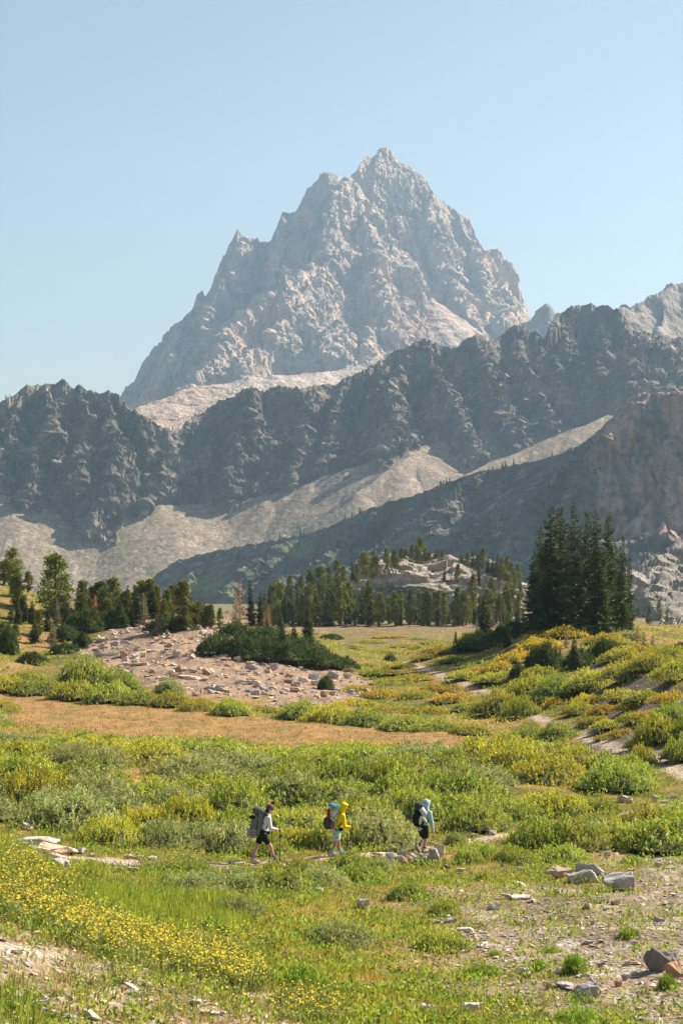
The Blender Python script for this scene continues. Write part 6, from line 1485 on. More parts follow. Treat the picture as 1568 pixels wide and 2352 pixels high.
def hand(wrist, d, s=1.0, curl=True, side=-1):
    """palm, four fingers closed round a grip, thumb from the side of the palm"""
    w = np.array(wrist, float); d = unit(np.array(d, float)); y = np.array((0, 1.0, 0)); u = unit(np.cross(y, d)) * (1 if np.cross(y, d)[2] > -1 else 1)
    if u[2] < 0: u = -u
    P_ = [capsule(w, w + d * 0.085 * s, 0.026 * s, 0.034 * s, 10)]
    for k, (off, ln) in enumerate([(0.030, 0.060), (0.010, 0.068), (-0.010, 0.064), (-0.030, 0.052)]):
        b0 = w + d * 0.085 * s + u * off * s
        if curl:
            k1 = b0 + d * 0.026 * s + y * side * -0.012; k2 = k1 + y * side * -0.034 * s - d * 0.004; k3 = k2 - d * 0.030 * s
            P_ += [capsule(b0, k1, 0.0105 * s, 0.0095 * s, 8), capsule(k1, k2, 0.0095 * s, 0.009 * s, 8), capsule(k2, k3, 0.009 * s, 0.008 * s, 8)]
        else:
            k1 = b0 + d * ln * 0.5 * s; k2 = k1 + d * ln * 0.45 * s + y * side * -0.012
            P_ += [capsule(b0, k1, 0.0105 * s, 0.0095 * s, 8), capsule(k1, k2, 0.0095 * s, 0.008 * s, 8)]
    t0 = w + d * 0.03 * s + u * 0.02 * s; t1 = t0 + d * 0.03 * s + u * 0.032 * s; t2 = t1 + d * 0.03 * s - y * side * 0.012
    P_ += [capsule(t0, t1, 0.014 * s, 0.012 * s, 8), capsule(t1, t2, 0.012 * s, 0.009 * s, 8)]
    return P_
def foot(ankle, heel, toe, wid=0.045):
    h = np.array(heel, float); t = np.array(toe, float); a = np.array(ankle, float)
    m = h + (t - h) * 0.65
    return [capsule(a, h + (0, 0, 0.045), 0.042, 0.044), capsule(h + (0.0, 0, 0.04), m + (0, 0, 0.042), 0.042, wid), capsule(m + (0, 0, 0.042), t + (0, 0, 0.034), wid, 0.034), capsule(a - (0, 0, 0.02), m + (0, 0, 0.05), 0.04, 0.04)]
def shoe_parts(heel, toe):
    h = np.array(heel, float); t = np.array(toe, float); m = h + (t - h) * 0.62; up = np.array((0, 0, 1.0))
    up_ = [capsule(h + up * 0.05, m + up * 0.05, 0.05, 0.056), capsule(m + up * 0.05, t + up * 0.042, 0.056, 0.040), capsule(h + up * 0.10, h + (t - h) * 0.25 + up * 0.10, 0.046, 0.046)]
    sole = [capsule(h + up * 0.015, m + up * 0.012, 0.048, 0.054, 10), capsule(m + up * 0.012, t + up * 0.014, 0.054, 0.042, 10)]
    for v, f, e in sole: v[:, 2] = np.minimum(v[:, 2], max(h[2], t[2], 0) + 0.03) if False else v[:, 2]
    return up_, sole
class Hiker:
    """x forward, y to the left, z up; joints in metres"""
    def __init__(s, loc, yaw, scale, label):
        s.root = empty('person', loc, (0, 0, yaw), scale); tag(s.root, label, 'person')
    def body(s, J, skin, curlR=True, curlL=True):
        hd = np.array(J['head']); nk = np.array(J['neck']); fw = unit(np.array(J.get('face', (1, 0, -0.1))))
        P_ = [ellipsoid(hd + (0, 0, 0.015), (0.098, 0.078, 0.118)), capsule(hd + fw * 0.03 + (0, 0, -0.055), hd + fw * 0.055 + (0, 0, -0.085), 0.058, 0.036), capsule(hd + fw * 0.09 + (0, 0, 0.01), hd + fw * 0.112 + (0, 0, -0.025), 0.012, 0.015, 8),
              capsule(hd + fw * 0.088 + (0, 0, -0.058), hd + fw * 0.094 + (0, 0, -0.062), 0.016, 0.014, 8), ellipsoid(hd + (0, 0.078, -0.005), (0.022, 0.010, 0.032), 8, 6), ellipsoid(hd + (0, -0.078, -0.005), (0.022, 0.010, 0.032), 8, 6),
              capsule(hd + fw * 0.085 + (0, 0.03, 0.028), hd + fw * 0.085 + (0, 0.032, 0.028), 0.013, 0.013, 8), capsule(hd + fw * 0.085 + (0, -0.03, 0.028), hd + fw * 0.085 + (0, -0.032, 0.028), 0.013, 0.013, 8),
              capsule(nk, hd + (-0.01, 0, -0.05), 0.058, 0.054)]
        ch, wa, pe = (np.array(J[k]) for k in ('chest', 'waist', 'pelvis'))
        for sd in (-1, 1):
            o = np.array((0, 0.06 * sd, 0))
            P_ += [capsule(nk + (0, 0.03 * sd, -0.02), ch + o, 0.06, 0.105), capsule(ch + o, wa + o * 0.8, 0.105, 0.095), capsule(wa + o * 0.8, pe + o * 1.2, 0.095, 0.115)]
        for sd, q in ((-1, 'R'), (1, 'L')):
            sh, el, wr, hn = (np.array(J[k + q]) for k in ('sh', 'el', 'wr', 'hn'))
            P_ += [capsule(ch + (0.0, 0.09 * sd, 0.08), sh, 0.07, 0.058), capsule(sh, el, 0.054, 0.041), capsule(el, wr, 0.041, 0.027)] + hand(wr, hn - wr, 1.0, curlR if q == 'R' else curlL, sd)
            hp, kn, an, he, to = (np.array(J[k + q]) for k in ('hip', 'kn', 'an', 'he', 'to'))
            P_ += [capsule(pe + (0, 0.06 * sd, 0), hp, 0.11, 0.095), capsule(hp, kn, 0.092, 0.056), capsule(kn, kn + (an - kn) * 0.4 + (-0.012, 0, 0), 0.055, 0.054), capsule(kn + (an - kn) * 0.4 + (-0.012, 0, 0), an, 0.054, 0.036)] + foot(an, he, to)
        build(P_, 'body', skin, s.root, 0.009, 0.3)
    def shirt(s, J, mat, hem=0.0, hood=None, name='shirt', r=0.014):
        ch, wa, pe, nk = (np.array(J[k]) for k in ('chest', 'waist', 'pelvis', 'neck'))
        P_ = []
        for sd in (-1, 1):
            o = np.array((0, 0.06 * sd, 0))
            P_ += [capsule(nk + (0, 0.04 * sd, -0.03), ch + o, 0.066 + r, 0.108 + r), capsule(ch + o, wa + o * 0.8, 0.108 + r, 0.100 + r), capsule(wa + o * 0.8, wa + (pe - wa) * (0.75 + hem) + o, 0.100 + r, 0.112 + r)]
        for sd, q in ((-1, 'R'), (1, 'L')):
            sh, el, wr = (np.array(J[k + q]) for k in ('sh', 'el', 'wr'))
            P_ += [capsule(ch + (0.0, 0.09 * sd, 0.08), sh, 0.07 + r, 0.06 + r), capsule(sh, el, 0.056 + r, 0.045 + r), capsule(el, el + (wr - el) * 0.97, 0.045 + r, 0.031 + r)]
        build(P_, name, mat, s.root, 0.010, 0.35)
        if hood is not None:
            hd = np.array(J['head']); fw = unit(np.array(J.get('face', (1, 0, -0.1))))
            build([ellipsoid(hd - fw * 0.03 + (0, 0, 0.03), (0.125, 0.112, 0.14)), capsule(hd - fw * 0.06 + (0, 0, -0.05), nk + (-0.02, 0, 0.0), 0.105, 0.10), ellipsoid(hd + fw * 0.035 + (0, 0, 0.085), (0.085, 0.10, 0.06))], 'hood', hood, s.root, 0.011, 0.4)
    def shorts(s, J, mat, leg=0.42, loose=0.0):
        wa, pe = np.array(J['waist']), np.array(J['pelvis'])
        P_ = []
        for sd, q in ((-1, 'R'), (1, 'L')):
            hp, kn = np.array(J['hip' + q]), np.array(J['kn' + q])
            P_ += [capsule(wa + (pe - wa) * 0.5 + (0, 0.055 * sd, 0), pe + (0, 0.07 * sd, 0), 0.108, 0.128), capsule(pe + (0, 0.06 * sd, 0), hp, 0.125, 0.108 + loose), capsule(hp, hp + (kn - hp) * leg, 0.108 + loose, 0.092 + loose * 1.3)]
        build(P_, 'shorts', mat, s.root, 0.010, 0.35)
    def feet(s, J, sock, shoe, sole, hi=0.12):
        for q in 'RL':
            an, kn, he, to = (np.array(J[k + q]) for k in ('an', 'kn', 'he', 'to'))
            up = unit(kn - an)
            build([capsule(an - up * 0.03, an + up * hi, 0.046, 0.050)], 'sock', sock, s.root)
            a, b = shoe_parts(he, to)
            sh = build(a, 'shoe', shoe, s.root, 0.010, 0.4)
            build(b, 'sole', sole, sh)
def to_world(root, p):
    return root.matrix_basis @ Vector(p)
def pole(root, top, bot, label, grip_mat, shaft_mat, tip_mat):
    """trekking pole between two points of the hiker's frame, ending on the ground"""
    a, b = to_world(root, top), to_world(root, bot)
    b.z = float(gz(b.x, b.y)) - 0.02
    t = empty('trekking_pole', b); tag(t, label, 'trekking pole', 'trekking poles')
    d = np.array(a - b); L_ = np.linalg.norm(d)
    def seg(t0, t1, r0, r1): return capsule(d * t0, d * t1, r0, r1, 8)
    build([seg(0.03, 0.5, 0.0105, 0.0115)], 'lower_shaft', tip_mat, t)
    build([seg(0.48, 0.9, 0.0125, 0.013)], 'upper_shaft', shaft_mat, t)
    build([seg(0.88, 1.03, 0.017, 0.021)], 'grip', grip_mat, t)
    build([seg(0.055, 0.062, 0.035, 0.035)], 'basket', grip_mat, t)
    build([seg(0.0, 0.035, 0.004, 0.008)], 'tip', tip_mat, t)
black = fabric('black_cloth', (0.016, 0.016, 0.019)); dgrey = fabric('dark_grey_cloth', (0.055, 0.06, 0.06)); sage = fabric('sage_pack', (0.17, 0.185, 0.155)); sage_d = fabric('sage_pack_dark', (0.105, 0.115, 0.10))
carbon = plain('pole_black', (0.02, 0.02, 0.022), 0.4, 0.5, 0.05, 5); alu = plain('pole_sand', (0.45, 0.38, 0.28), 0.35, 0.5, 0.05, 5); cork = plain('grip', (0.03, 0.028, 0.026), 0.8, 0.2, 0.1, 20)
white_c = fabric('off_white_cloth', (0.72, 0.71, 0.72)); sole_m = plain('rubber', (0.30, 0.24, 0.20), 0.8, 0.2, 0.1, 20)

# ---- first hiker: cap, white shirt, sage pack
def mm(cx, cy, y, c0, z0): return ((cx - c0) / 1000.0, y, (z0 - cy) / 1000.0)
L1 = hit(601, 1984); S1 = L1.y / 59.5
def q1(cx, cy, y): return mm(cx, cy, y, 640, 2130)
J1 = dict(head=q1(880, 545, 0), face=(1, 0.1, -0.12), neck=q1(825, 690, 0), chest=q1(770, 880, 0), waist=q1(715, 1110, 0), pelvis=q1(670, 1290, 0),
          shR=q1(815, 800, -0.175), elR=q1(850, 1085, -0.215), wrR=q1(1060, 1130, -0.20), hnR=q1(1150, 1105, -0.19), shL=q1(815, 800, 0.175), elL=q1(800, 1080, 0.23), wrL=q1(930, 1200, 0.22), hnL=q1(1010, 1190, 0.21),
          hipR=q1(720, 1390, -0.085), knR=q1(905, 1665, -0.09), anR=q1(1000, 2010, -0.09), heR=q1(985, 2118, -0.09), toR=q1(1225, 2085, -0.10),
          hipL=q1(615, 1390, 0.085), knL=q1(500, 1670, 0.09), anL=q1(395, 2010, 0.09), heL=q1(350, 2098, 0.09), toL=q1(590, 2128, 0.10))
h1 = Hiker(L1, R(16), S1, 'hiker in purple cap and white shirt walking last on the trail')
h1.body(J1, skin1); h1.shirt(J1, white_c); h1.shorts(J1, black, 0.40)
h1.feet(J1, fabric('purple_sock', (0.25, 0.14, 0.42)), fabric('tan_shoe', (0.50, 0.34, 0.27)), sole_m, 0.13)
hd = np.array(J1['head'])
cap_m = fabric('plum_cap', (0.13, 0.055, 0.10)); hair_m = plain('dark_hair', (0.05, 0.022, 0.015), 0.6, 0.3, 0.2, 30)
cp = build([ellipsoid(hd + (-0.005, 0, 0.075), (0.108, 0.092, 0.085)), capsule(hd + (-0.02, 0, 0.045), hd + (0.03, 0, 0.04), 0.094, 0.090)], 'cap', cap_m, h1.root, 0.011, 0.4)
build([(np.array([[0.07, -0.075, 0.05], [0.07, 0.075, 0.05], [0.185, 0.05, 0.015], [0.185, -0.05, 0.015], [0.07, -0.075, 0.06], [0.07, 0.075, 0.06], [0.185, 0.05, 0.025], [0.185, -0.05, 0.025]]) + hd, np.array([[0, 3, 2, 1], [4, 5, 6, 7], [0, 1, 5, 4], [1, 2, 6, 5], [2, 3, 7, 6], [3, 0, 4, 7]]), [])], 'brim', cap_m, cp)
build([ellipsoid(hd + (-0.055, 0, -0.02), (0.065, 0.08, 0.09)), capsule(hd + (-0.10, 0, -0.03), hd + (-0.10, 0, -0.12), 0.04, 0.025)], 'hair', hair_m, h1.root, 0.011, 0.5)
pole(h1.root, q1(1150, 1075, -0.185), q1(1140, 2160, -0.20), 'black trekking pole in the near hand of the rear hiker', cork, carbon, carbon)
pole(h1.root, q1(1015, 1160, 0.21), q1(930, 2120, 0.24), 'black trekking pole on the far side of the rear hiker', cork, carbon, carbon)
# pack
pk = empty('backpack', L1, (0, 0, R(16)), S1); tag(pk, 'tall sage green backpack with a grey foam pad, on the rear hiker', 'backpack')
tilt = (0, R(11), 0)
bag = build([rbox(q1(490, 1000, 0), (0.37, 0.30, 0.66), 0.08, tilt, 0.98, 3), rbox(q1(600, 700, 0), (0.26, 0.27, 0.22), 0.07, tilt, 1, 3), ellipsoid(q1(360, 1080, 0), (0.085, 0.12, 0.20))], 'main_bag', sage, pk, 0.014, 0.5)
build([ellipsoid(q1(545, 590, 0), (0.205, 0.155, 0.135), rot=('Y', R(10))), ellipsoid(q1(660, 620, 0), (0.12, 0.15, 0.075), rot=('Y', R(20)))], 'lid', sage_d, pk, 0.014, 0.5)
build([ellipsoid(q1(345, 760, 0), (0.085, 0.13, 0.055))], 'top_pocket', black, pk)
build([rbox(q1(480, 900, -0.158), (0.025, 0.012, 0.60), 0.004, tilt), rbox(q1(640, 900, -0.15), (0.018, 0.012, 0.42), 0.004, (0, R(-28), 0))], 'compression_strap', dgrey, pk)
build([ellipsoid(q1(640, 1210, -0.14), (0.10, 0.05, 0.10)), ellipsoid(q1(810, 1215, -0.15), (0.05, 0.04, 0.055))], 'hip_pocket', black, pk)
build([capsule(q1(790, 720, -0.13), q1(850, 850, -0.13), 0.02, 0.02, 8), capsule(q1(850, 850, -0.13), q1(740, 1080, -0.16), 0.02, 0.016, 8), capsule(q1(700, 690, -0.13), q1(790, 720, -0.13), 0.02, 0.02, 8)], 'shoulder_strap', black, pk)
build([capsule(q1(700, 1180, -0.165), q1(860, 1200, -0.10), 0.03, 0.028, 8), capsule(q1(745, 1180, -0.17), q1(690, 1490, -0.16), 0.018, 0.012, 8)], 'hip_belt', dgrey, pk)
pad = build([rbox(q1(330, 1235 - 24 * (k - 4), 0), (0.16, 0.50, 0.021), 0.006) for k in range(10)], 'foam_pad', stripe_mat('pad_stripe', (0.50, 0.48, 0.45), (0.08, 0.075, 0.085), 2, 21.0), pk)

# ---- second hiker: yellow hooded shirt, white pack, blue foam pad
L2 = hit(771, 1968); S2 = L2.y / 60.0
def q2(cx, cy, y): return mm(cx, cy, y, 640, 1930)
yel = fabric('yellow_shirt', (0.80, 0.60, 0.01), 0.8, 0.06)
J2 = dict(head=q2(905, 515, 0), face=(1, 0, -0.22), neck=q2(835, 665, 0), chest=q2(775, 830, 0), waist=q2(715, 1040, 0), pelvis=q2(655, 1210, 0),
          shR=q2(825, 760, -0.175), elR=q2(850, 1060, -0.215), wrR=q2(1040, 1075, -0.19), hnR=q2(1110, 1040, -0.18), shL=q2(825, 760, 0.175), elL=q2(840, 1060, 0.215), wrL=q2(1040, 1110, 0.17), hnL=q2(1110, 1090, 0.16),
          hipR=q2(640, 1300, -0.085), knR=q2(585, 1600, -0.09), anR=q2(495, 1840, -0.09), heR=q2(425, 1900, -0.09), toR=q2(640, 1928, -0.10),
          hipL=q2(690, 1300, 0.085), knL=q2(745, 1590, 0.09), anL=q2(815, 1850, 0.09), heL=q2(790, 1926, 0.09), toL=q2(1020, 1915, 0.10))
h2 = Hiker(L2, R(14), S2, 'hiker in a yellow hooded shirt and patterned shorts walking second')
h2.body(J2, skin2); h2.shirt(J2, yel, 0.5, yel); h2.shorts(J2, patch_mat('patterned_shorts', [(0.45, 0.50, 0.44), (0.05, 0.36, 0.40), (0.50, 0.46, 0.36), (0.16, 0.42, 0.46), (0.62, 0.60, 0.52)], 22), 0.36, 0.014)
h2.feet(J2, fabric('blue_sock', (0.25, 0.42, 0.55)), fabric('grey_shoe', (0.30, 0.32, 0.33)), sole_m, 0.12)
hd = np.array(J2['head'])
build([ellipsoid(hd + (0.075, 0, -0.045), (0.045, 0.075, 0.02)), capsule(hd + (0.10, -0.05, 0.03), hd + (0.10, 0.05, 0.03), 0.014, 0.014, 8)], 'sunglasses', black, h2.root)
pole(h2.root, q2(1105, 1010, -0.18), q2(915, 1930, -0.20), 'black and sand trekking pole slanting back from the near hand of the yellow hiker', cork, carbon, alu)
pole(h2.root, q2(1100, 1060, 0.16), q2(1190, 1930, 0.18), 'black and sand trekking pole slanting forward in the far hand of the yellow hiker', cork, carbon, alu)
pk = empty('backpack', L2, (0, 0, R(14)), S2); tag(pk, 'white and dark grey backpack with a blue foam pad on top, on the yellow hiker', 'backpack')
build([rbox(q2(570, 860, 0), (0.24, 0.28, 0.66), 0.06, (0, R(9), 0), 0.95, 3)], 'main_bag', white_c, pk, 0.014, 0.5)
build([ellipsoid(q2(385, 955, 0), (0.135, 0.155, 0.20)), rbox(q2(510, 1000, 0), (0.24, 0.30, 0.27), 0.05, (0, R(8), 0))], 'mesh_pocket', dgrey, pk, 0.014, 0.5)
build([capsule(q2(405, 570, -0.07), q2(400, 780, -0.07), 0.05, 0.052)], 'red_bag', fabric('red_bag', (0.42, 0.02, 0.015)), pk)
build([ellipsoid(q2(500, 1010, -0.165), (0.062, 0.035, 0.13), rot=('Y', R(12)))], 'camp_shoe', fabric('brown_sole', (0.22, 0.12, 0.085)), pk)
build([ellipsoid(q2(740, 1135, -0.13), (0.10, 0.07, 0.065)), capsule(q2(600, 1130, -0.13), q2(820, 1150, -0.11), 0.03, 0.025)], 'waist_pouch', black, pk)
build([capsule(q2(760, 660, -0.13), q2(860, 740, -0.135), 0.016, 0.016, 8), capsule(q2(860, 740, -0.16), q2(790, 930, -0.20), 0.014, 0.012, 8), capsule(q2(790, 930, -0.2), q2(660, 1060, -0.17), 0.012, 0.012, 8)], 'shoulder_strap', black, pk)
build([rbox(q2(620, 700, -0.16), (0.014, 0.01, 0.30), 0.003, (0, R(40), 0)), rbox(q2(560, 830, -0.155), (0.014, 0.01, 0.24), 0.003, (0, R(-40), 0))], 'compression_strap', black, pk)
build([rbox(q2(570 + 25 * (k - 4) * 0.92, 440 + 3 * k, 0), (0.019, 0.50, 0.13), 0.006, (0, R(4), 0)) for k in range(10)], 'foam_pad', stripe_mat('blue_pad', (0.03, 0.30, 0.46), (0.50, 0.72, 0.80), 0, 40.0), pk)
build([rbox(q2(570, 365, 0), (0.26, 0.045, 0.008), 0.002, (0, R(4), 0)), rbox(q2(480, 470, -0.255), (0.016, 0.01, 0.18), 0.003, (0, R(25), 0))], 'pad_strap', black, pk)

# ---- third hiker: pale blue hooded shirt, black pack
L3 = hit(970, 1958); S3 = L3.y / 60.5
def q3(cx, cy, y): return mm(cx, cy, y, 640, 1880)
blu = fabric('pale_blue_shirt', (0.36, 0.52, 0.55), 0.8, 0.06)
J3 = dict(head=q3(815, 470, 0), face=(1, 0, -0.2), neck=q3(770, 600, 0), chest=q3(735, 760, 0), waist=q3(690, 980, 0), pelvis=q3(650, 1140, 0),
          shR=q3(770, 700, -0.18), elR=q3(800, 960, -0.225), wrR=q3(850, 1195, -0.22), hnR=q3(870, 1280, -0.22), shL=q3(770, 700, 0.18), elL=q3(810, 960, 0.225), wrL=q3(870, 1190, 0.21), hnL=q3(890, 1270, 0.21),
          hipR=q3(650, 1230, -0.09), knR=q3(670, 1540, -0.10), anR=q3(600, 1780, -0.10), heR=q3(560, 1878, -0.10), toR=q3(790, 1880, -0.11),
          hipL=q3(680, 1230, 0.09), knL=q3(790, 1500, 0.10), anL=q3(560, 1680, 0.10), heL=q3(478, 1740, 0.10), toL=q3(600, 1882, 0.11))
h3 = Hiker(L3, R(38), S3, 'hiker in a pale blue hooded shirt walking in front on the stone edging')
h3.body(J3, skin1, False, False); h3.shirt(J3, blu, 0.35, blu); h3.shorts(J3, black, 0.52, 0.008)
h3.feet(J3, fabric('teal_sock', (0.02, 0.09, 0.10)), fabric('mauve_shoe', (0.42, 0.33, 0.29)), sole_m, 0.07)
pk = empty('backpack', L3, (0, 0, R(38)), S3); tag(pk, 'black backpack with pale shoes and a white card hung on it, on the front hiker', 'backpack')
build([rbox(q3(510, 830, 0), (0.28, 0.34, 0.56), 0.07, (0, R(8), 0), 0.95, 3), ellipsoid(q3(360, 880, 0), (0.075, 0.14, 0.20))], 'main_bag', black, pk, 0.014, 0.5)
build([ellipsoid(q3(560, 520, 0), (0.20, 0.175, 0.13), rot=('Y', R(12)))], 'lid', dgrey, pk)
build([rbox(q3(500, 640, -0.20), (0.17, 0.006, 0.23), 0.002, (R(-14), R(-32), R(-18)))], 'white_card', fabric('card', (0.55, 0.57, 0.62)), pk)
for k, (c, a) in enumerate([(q3(400, 900, -0.19), R(12)), (q3(520, 880, -0.215), R(-42))]):
    so = build([ellipsoid(c, (0.052, 0.045, 0.135), rot=('Y', a)), ellipsoid(np.array(c) + (0.02, 0, 0.08), (0.045, 0.04, 0.05))], 'camp_shoe', fabric('cream_shoe', (0.62, 0.60, 0.36)), pk)
    build([capsule(np.array(c) + (0.03, -0.02, 0.09), np.array(c) + (0.05, -0.02, 0.14), 0.025, 0.02, 8)], 'shoe_collar', fabric('teal_collar', (0.10, 0.42, 0.42)), so)
build([ellipsoid(q3(640, 745, -0.18), (0.055, 0.04, 0.03))], 'pink_pouch', fabric('pink_pouch', (0.50, 0.10, 0.18)), pk)
build([capsule(q3(640, 780, -0.185), q3(620, 960, -0.19), 0.011, 0.011, 8)], 'water_tube', dgrey, pk)
build([capsule(q3(720, 590, -0.13), q3(800, 680, -0.14), 0.016, 0.016, 8), capsule(q3(800, 680, -0.15), q3(720, 960, -0.18), 0.015, 0.012, 8)], 'shoulder_strap', black, pk)
build([capsule(q3(560, 1090, -0.15), q3(760, 1100, -0.12), 0.022, 0.02, 8)], 'hip_belt', black, pk)
print('hikers', round(time.time() - T0, 1))

# ================================================================ GROUND COVER
def scatter(n, d0, d1, power, px0=-180, px1=1750):
    """points thinning out with distance"""
    u = rng.rand(n)
    if abs(power - 1) < 1e-6: d = d0 * (d1 / d0) ** u
    else:
        q = 1 - power; d = (d0 ** q + u * (d1 ** q - d0 ** q)) ** (1 / q)
    px = rng.uniform(px0, px1, n)
    x = (px - 784) / F * d
    return x, d, gz(x, d)
sx, sy, sr = np.array([s[0] for s in SHRUBS]), np.array([s[1] for s in SHRUBS]), np.array([s[2] for s in SHRUBS])
def in_shrub(x, y, k=0.8):
    out = np.zeros(len(x), bool)
    for a, b, r in zip(sx, sy, sr): out |= (x - a) ** 2 + (y - b) ** 2 < (k * r) ** 2
    return out
def blades(x, y, z, cols, nb, h, w, spread, lean=0.35):
    """grass: nb narrow blades (one triangle each) in every tuft"""
    n = len(x); I = np.repeat(np.arange(n), nb); m = len(I)
    a = rng.rand(m) * 6.283; off = spread[I] * rng.rand(m)
    p = np.stack([x[I] + np.cos(a) * off, y[I] + np.sin(a) * off, z[I] - 0.01], 1)
    t = rng.rand(m) * 6.283; hh = h[I] * rng.uniform(0.55, 1.3, m)
    tip = p + np.stack([np.cos(a) * lean * hh * rng.rand(m), np.sin(a) * lean * hh * rng.rand(m), hh], 1)
    s = np.stack([np.cos(t), np.sin(t), 0 * t], 1) * (w[I] * 0.5)[:, None]
    v = np.stack([p - s, p + s, tip], 1).reshape(-1, 3)
    c = np.repeat(cols[I] * (1 + 0.18 * rng.normal(size=(m, 1))), 3, 0)
    return v, np.arange(3 * m).reshape(m, 3), np.clip(c, 0.01, 0.8)
# ---- grass
x, y, z = scatter(62000, 14, 235, 1.35)
mk, px, py, w1_, w2_, w3_ = ground_masks(x, y, z)
pr = 0.95 - 0.9 * mk['gravel'] - 0.62 * mk['bank'] - 0.9 * mk['knoll'] - 0.95 * mk['trail'] - 0.7 * mk['stony'] - 0.35 * mk['patch'] * (1 - mk['orange']) + 0.3 * mk['orange']
kp = (rng.rand(len(x)) < pr) & ~in_shrub(x, y, 0.75)
x, y, z, px, py = x[kp], y[kp], z[kp], px[kp], py[kp]; mk = {k: v[kp] for k, v in mk.items()}; w1_, w3_, w2_ = w1_[kp], w3_[kp], w2_[kp]
n = len(x)
G1 = [(0.32, 0.32, 0.035), (0.42, 0.37, 0.045), (0.23, 0.28, 0.03), (0.48, 0.38, 0.06), (0.46, 0.26, 0.05)]
c = pal(rng, n, G1, (4, 4, 3, 2, 1.3), 0.15)
gsel = smooth(0.1, 0.5, w1_ + 0.4 * w3_)[:, None]
c = c * (1 - gsel) + pal(rng, n, [(0.45, 0.34, 0.06), (0.48, 0.27, 0.06), (0.40, 0.35, 0.05)], (3, 2, 2), 0.15) * gsel
dry = np.clip(mk['bank'] + 0.5 * mk['gravel'], 0, 1)[:, None] * (rng.rand(n, 1) < 0.6)
c = c * (1 - dry) + pal(rng, n, [(0.46, 0.36, 0.13), (0.42, 0.28, 0.08), (0.33, 0.30, 0.06)], (2, 2, 2), 0.15) * dry
org = (mk['orange'] * (1 - 0.75 * smooth(0.2, 0.55, w1_ + 0.3 * w3_)))[:, None]
c = c * (1 - org) + pal(rng, n, [(0.43, 0.24, 0.075), (0.37, 0.20, 0.06), (0.50, 0.31, 0.11), (0.34, 0.24, 0.06)], (3, 3, 2, 1), 0.14) * org
brn = (mk['brown'] * 0.8)[:, None]
c = c * (1 - brn) + pal(rng, n, [(0.30, 0.20, 0.08), (0.26, 0.23, 0.05)], (2, 1), 0.15) * brn
sc_ = 1 + y / 70.0
short = 1 - 0.35 * mk['gravel'] - 0.25 * mk['orange']
v, f, cc = blades(x, y, z, c, 5, 0.062 * sc_ * short * rng.uniform(0.6, 1.4, n), 0.013 * sc_ * 1.25, 0.09 * sc_)
# the rank green grass on the near bank and left of the trail
x2, y2, z2 = scatter(9000, 17, 52, 1.0, -180, 620)
_, px2, py2 = None, *proj(x2, y2, z2)
band = poly_in(px2, py2, [(-200, 1930), (60, 1950), (200, 2040), (420, 2040), (600, 2090), (560, 2150), (420, 2160), (260, 2110), (120, 2075), (-200, 2030)]) | poly_in(px2, py2, [(-200, 2230), (30, 2260), (90, 2330), (60, 2400), (-200, 2400)]) & (rng.rand(len(x2)) < 0.35)
x2, y2, z2 = x2[band], y2[band], z2[band]; n2 = len(x2)
v2, f2, c2 = blades(x2, y2, z2, pal(rng, n2, [(0.25, 0.33, 0.03), (0.34, 0.37, 0.045), (0.19, 0.27, 0.025), (0.42, 0.38, 0.05)], (4, 3, 3, 2), 0.14), 8, 0.24 * rng.uniform(0.7, 1.3, n2), np.full(n2, 0.014) * (1 + y2 / 60), np.full(n2, 0.12))
me = mesh_np('grass', np.concatenate([v, v2]), np.concatenate([f, f2 + len(v)]), False, np.concatenate([cc, c2])); me.materials.append(M_grass)
tag(link('grass', me), 'short green, yellow and rust-coloured alpine grass', kind='stuff')
print('grass', len(f) + len(f2), round(time.time() - T0, 1))
# ---- small leafy plants between the tufts and under the shrubs
def leafy(x, y, z, cols, nl, h, ll, lw, spread):
    n = len(x); I = np.repeat(np.arange(n), nl); m = len(I)
    a = rng.rand(m) * 6.283; off = spread[I] * np.sqrt(rng.rand(m))
    hh = h[I] * rng.rand(m) ** 0.7 * (1 - 0.5 * (off / spread[I]) ** 2)
    p = np.stack([x[I] + np.cos(a) * off, y[I] + np.sin(a) * off, z[I] + hh], 1)
    d = unit(np.stack([np.cos(a) * 0.5, np.sin(a) * 0.5, np.full(m, 0.75)], 1) + rng.normal(size=(m, 3)) * 0.5)
    s = unit(np.cross(d, rng.normal(size=(m, 3))))
    v, f = quads_from(p, d, s, ll[I] * rng.uniform(0.6, 1.4, m), lw[I] * rng.uniform(0.7, 1.3, m))
    return v, f, np.clip(np.repeat(cols[I] * (1 + 0.16 * rng.normal(size=(m, 1))), 4, 0), 0.01, 0.8)
x, y, z = scatter(24000, 15, 200, 1.25)
mk, px, py, w1_, w2_, w3_ = ground_masks(x, y, z)
clump = fbm(x / 1.7, y / 1.7, 3, seed=171)
pr = smooth(-0.25, 0.35, clump) * (1 - 0.7 * mk['gravel'] - 0.6 * mk['bank'] - 0.98 * mk['knoll'] - 0.97 * mk['trail'] - 1.0 * mk['orange'] - 0.6 * mk['stony'] - 0.85 * mk['brown'])
kp = (rng.rand(len(x)) < pr)
x, y, z, px, w3_, w1_ = x[kp], y[kp], z[kp], px[kp], w3_[kp], w1_[kp]
n = len(x)
c = pal(rng, n, HERB + GREEN[:3], (3, 3, 2, 2, 2, 3, 1), 0.12)
yl = (smooth(0.0, 0.45, w3_ + 0.3 * w1_) * smooth(55, 80, y))[:, None]
c = c * (1 - yl) + pal(rng, n, YELL + GOLD[:2], (3, 3, 2, 1, 2, 2, 1), 0.12) * yl
sc_ = 1 + y / 55.0
v, f, cc = leafy(x, y, z, c, 13, 0.10 * sc_ * rng.uniform(0.6, 1.5, n), 0.048 * sc_, 0.020 * sc_, 0.13 * sc_)
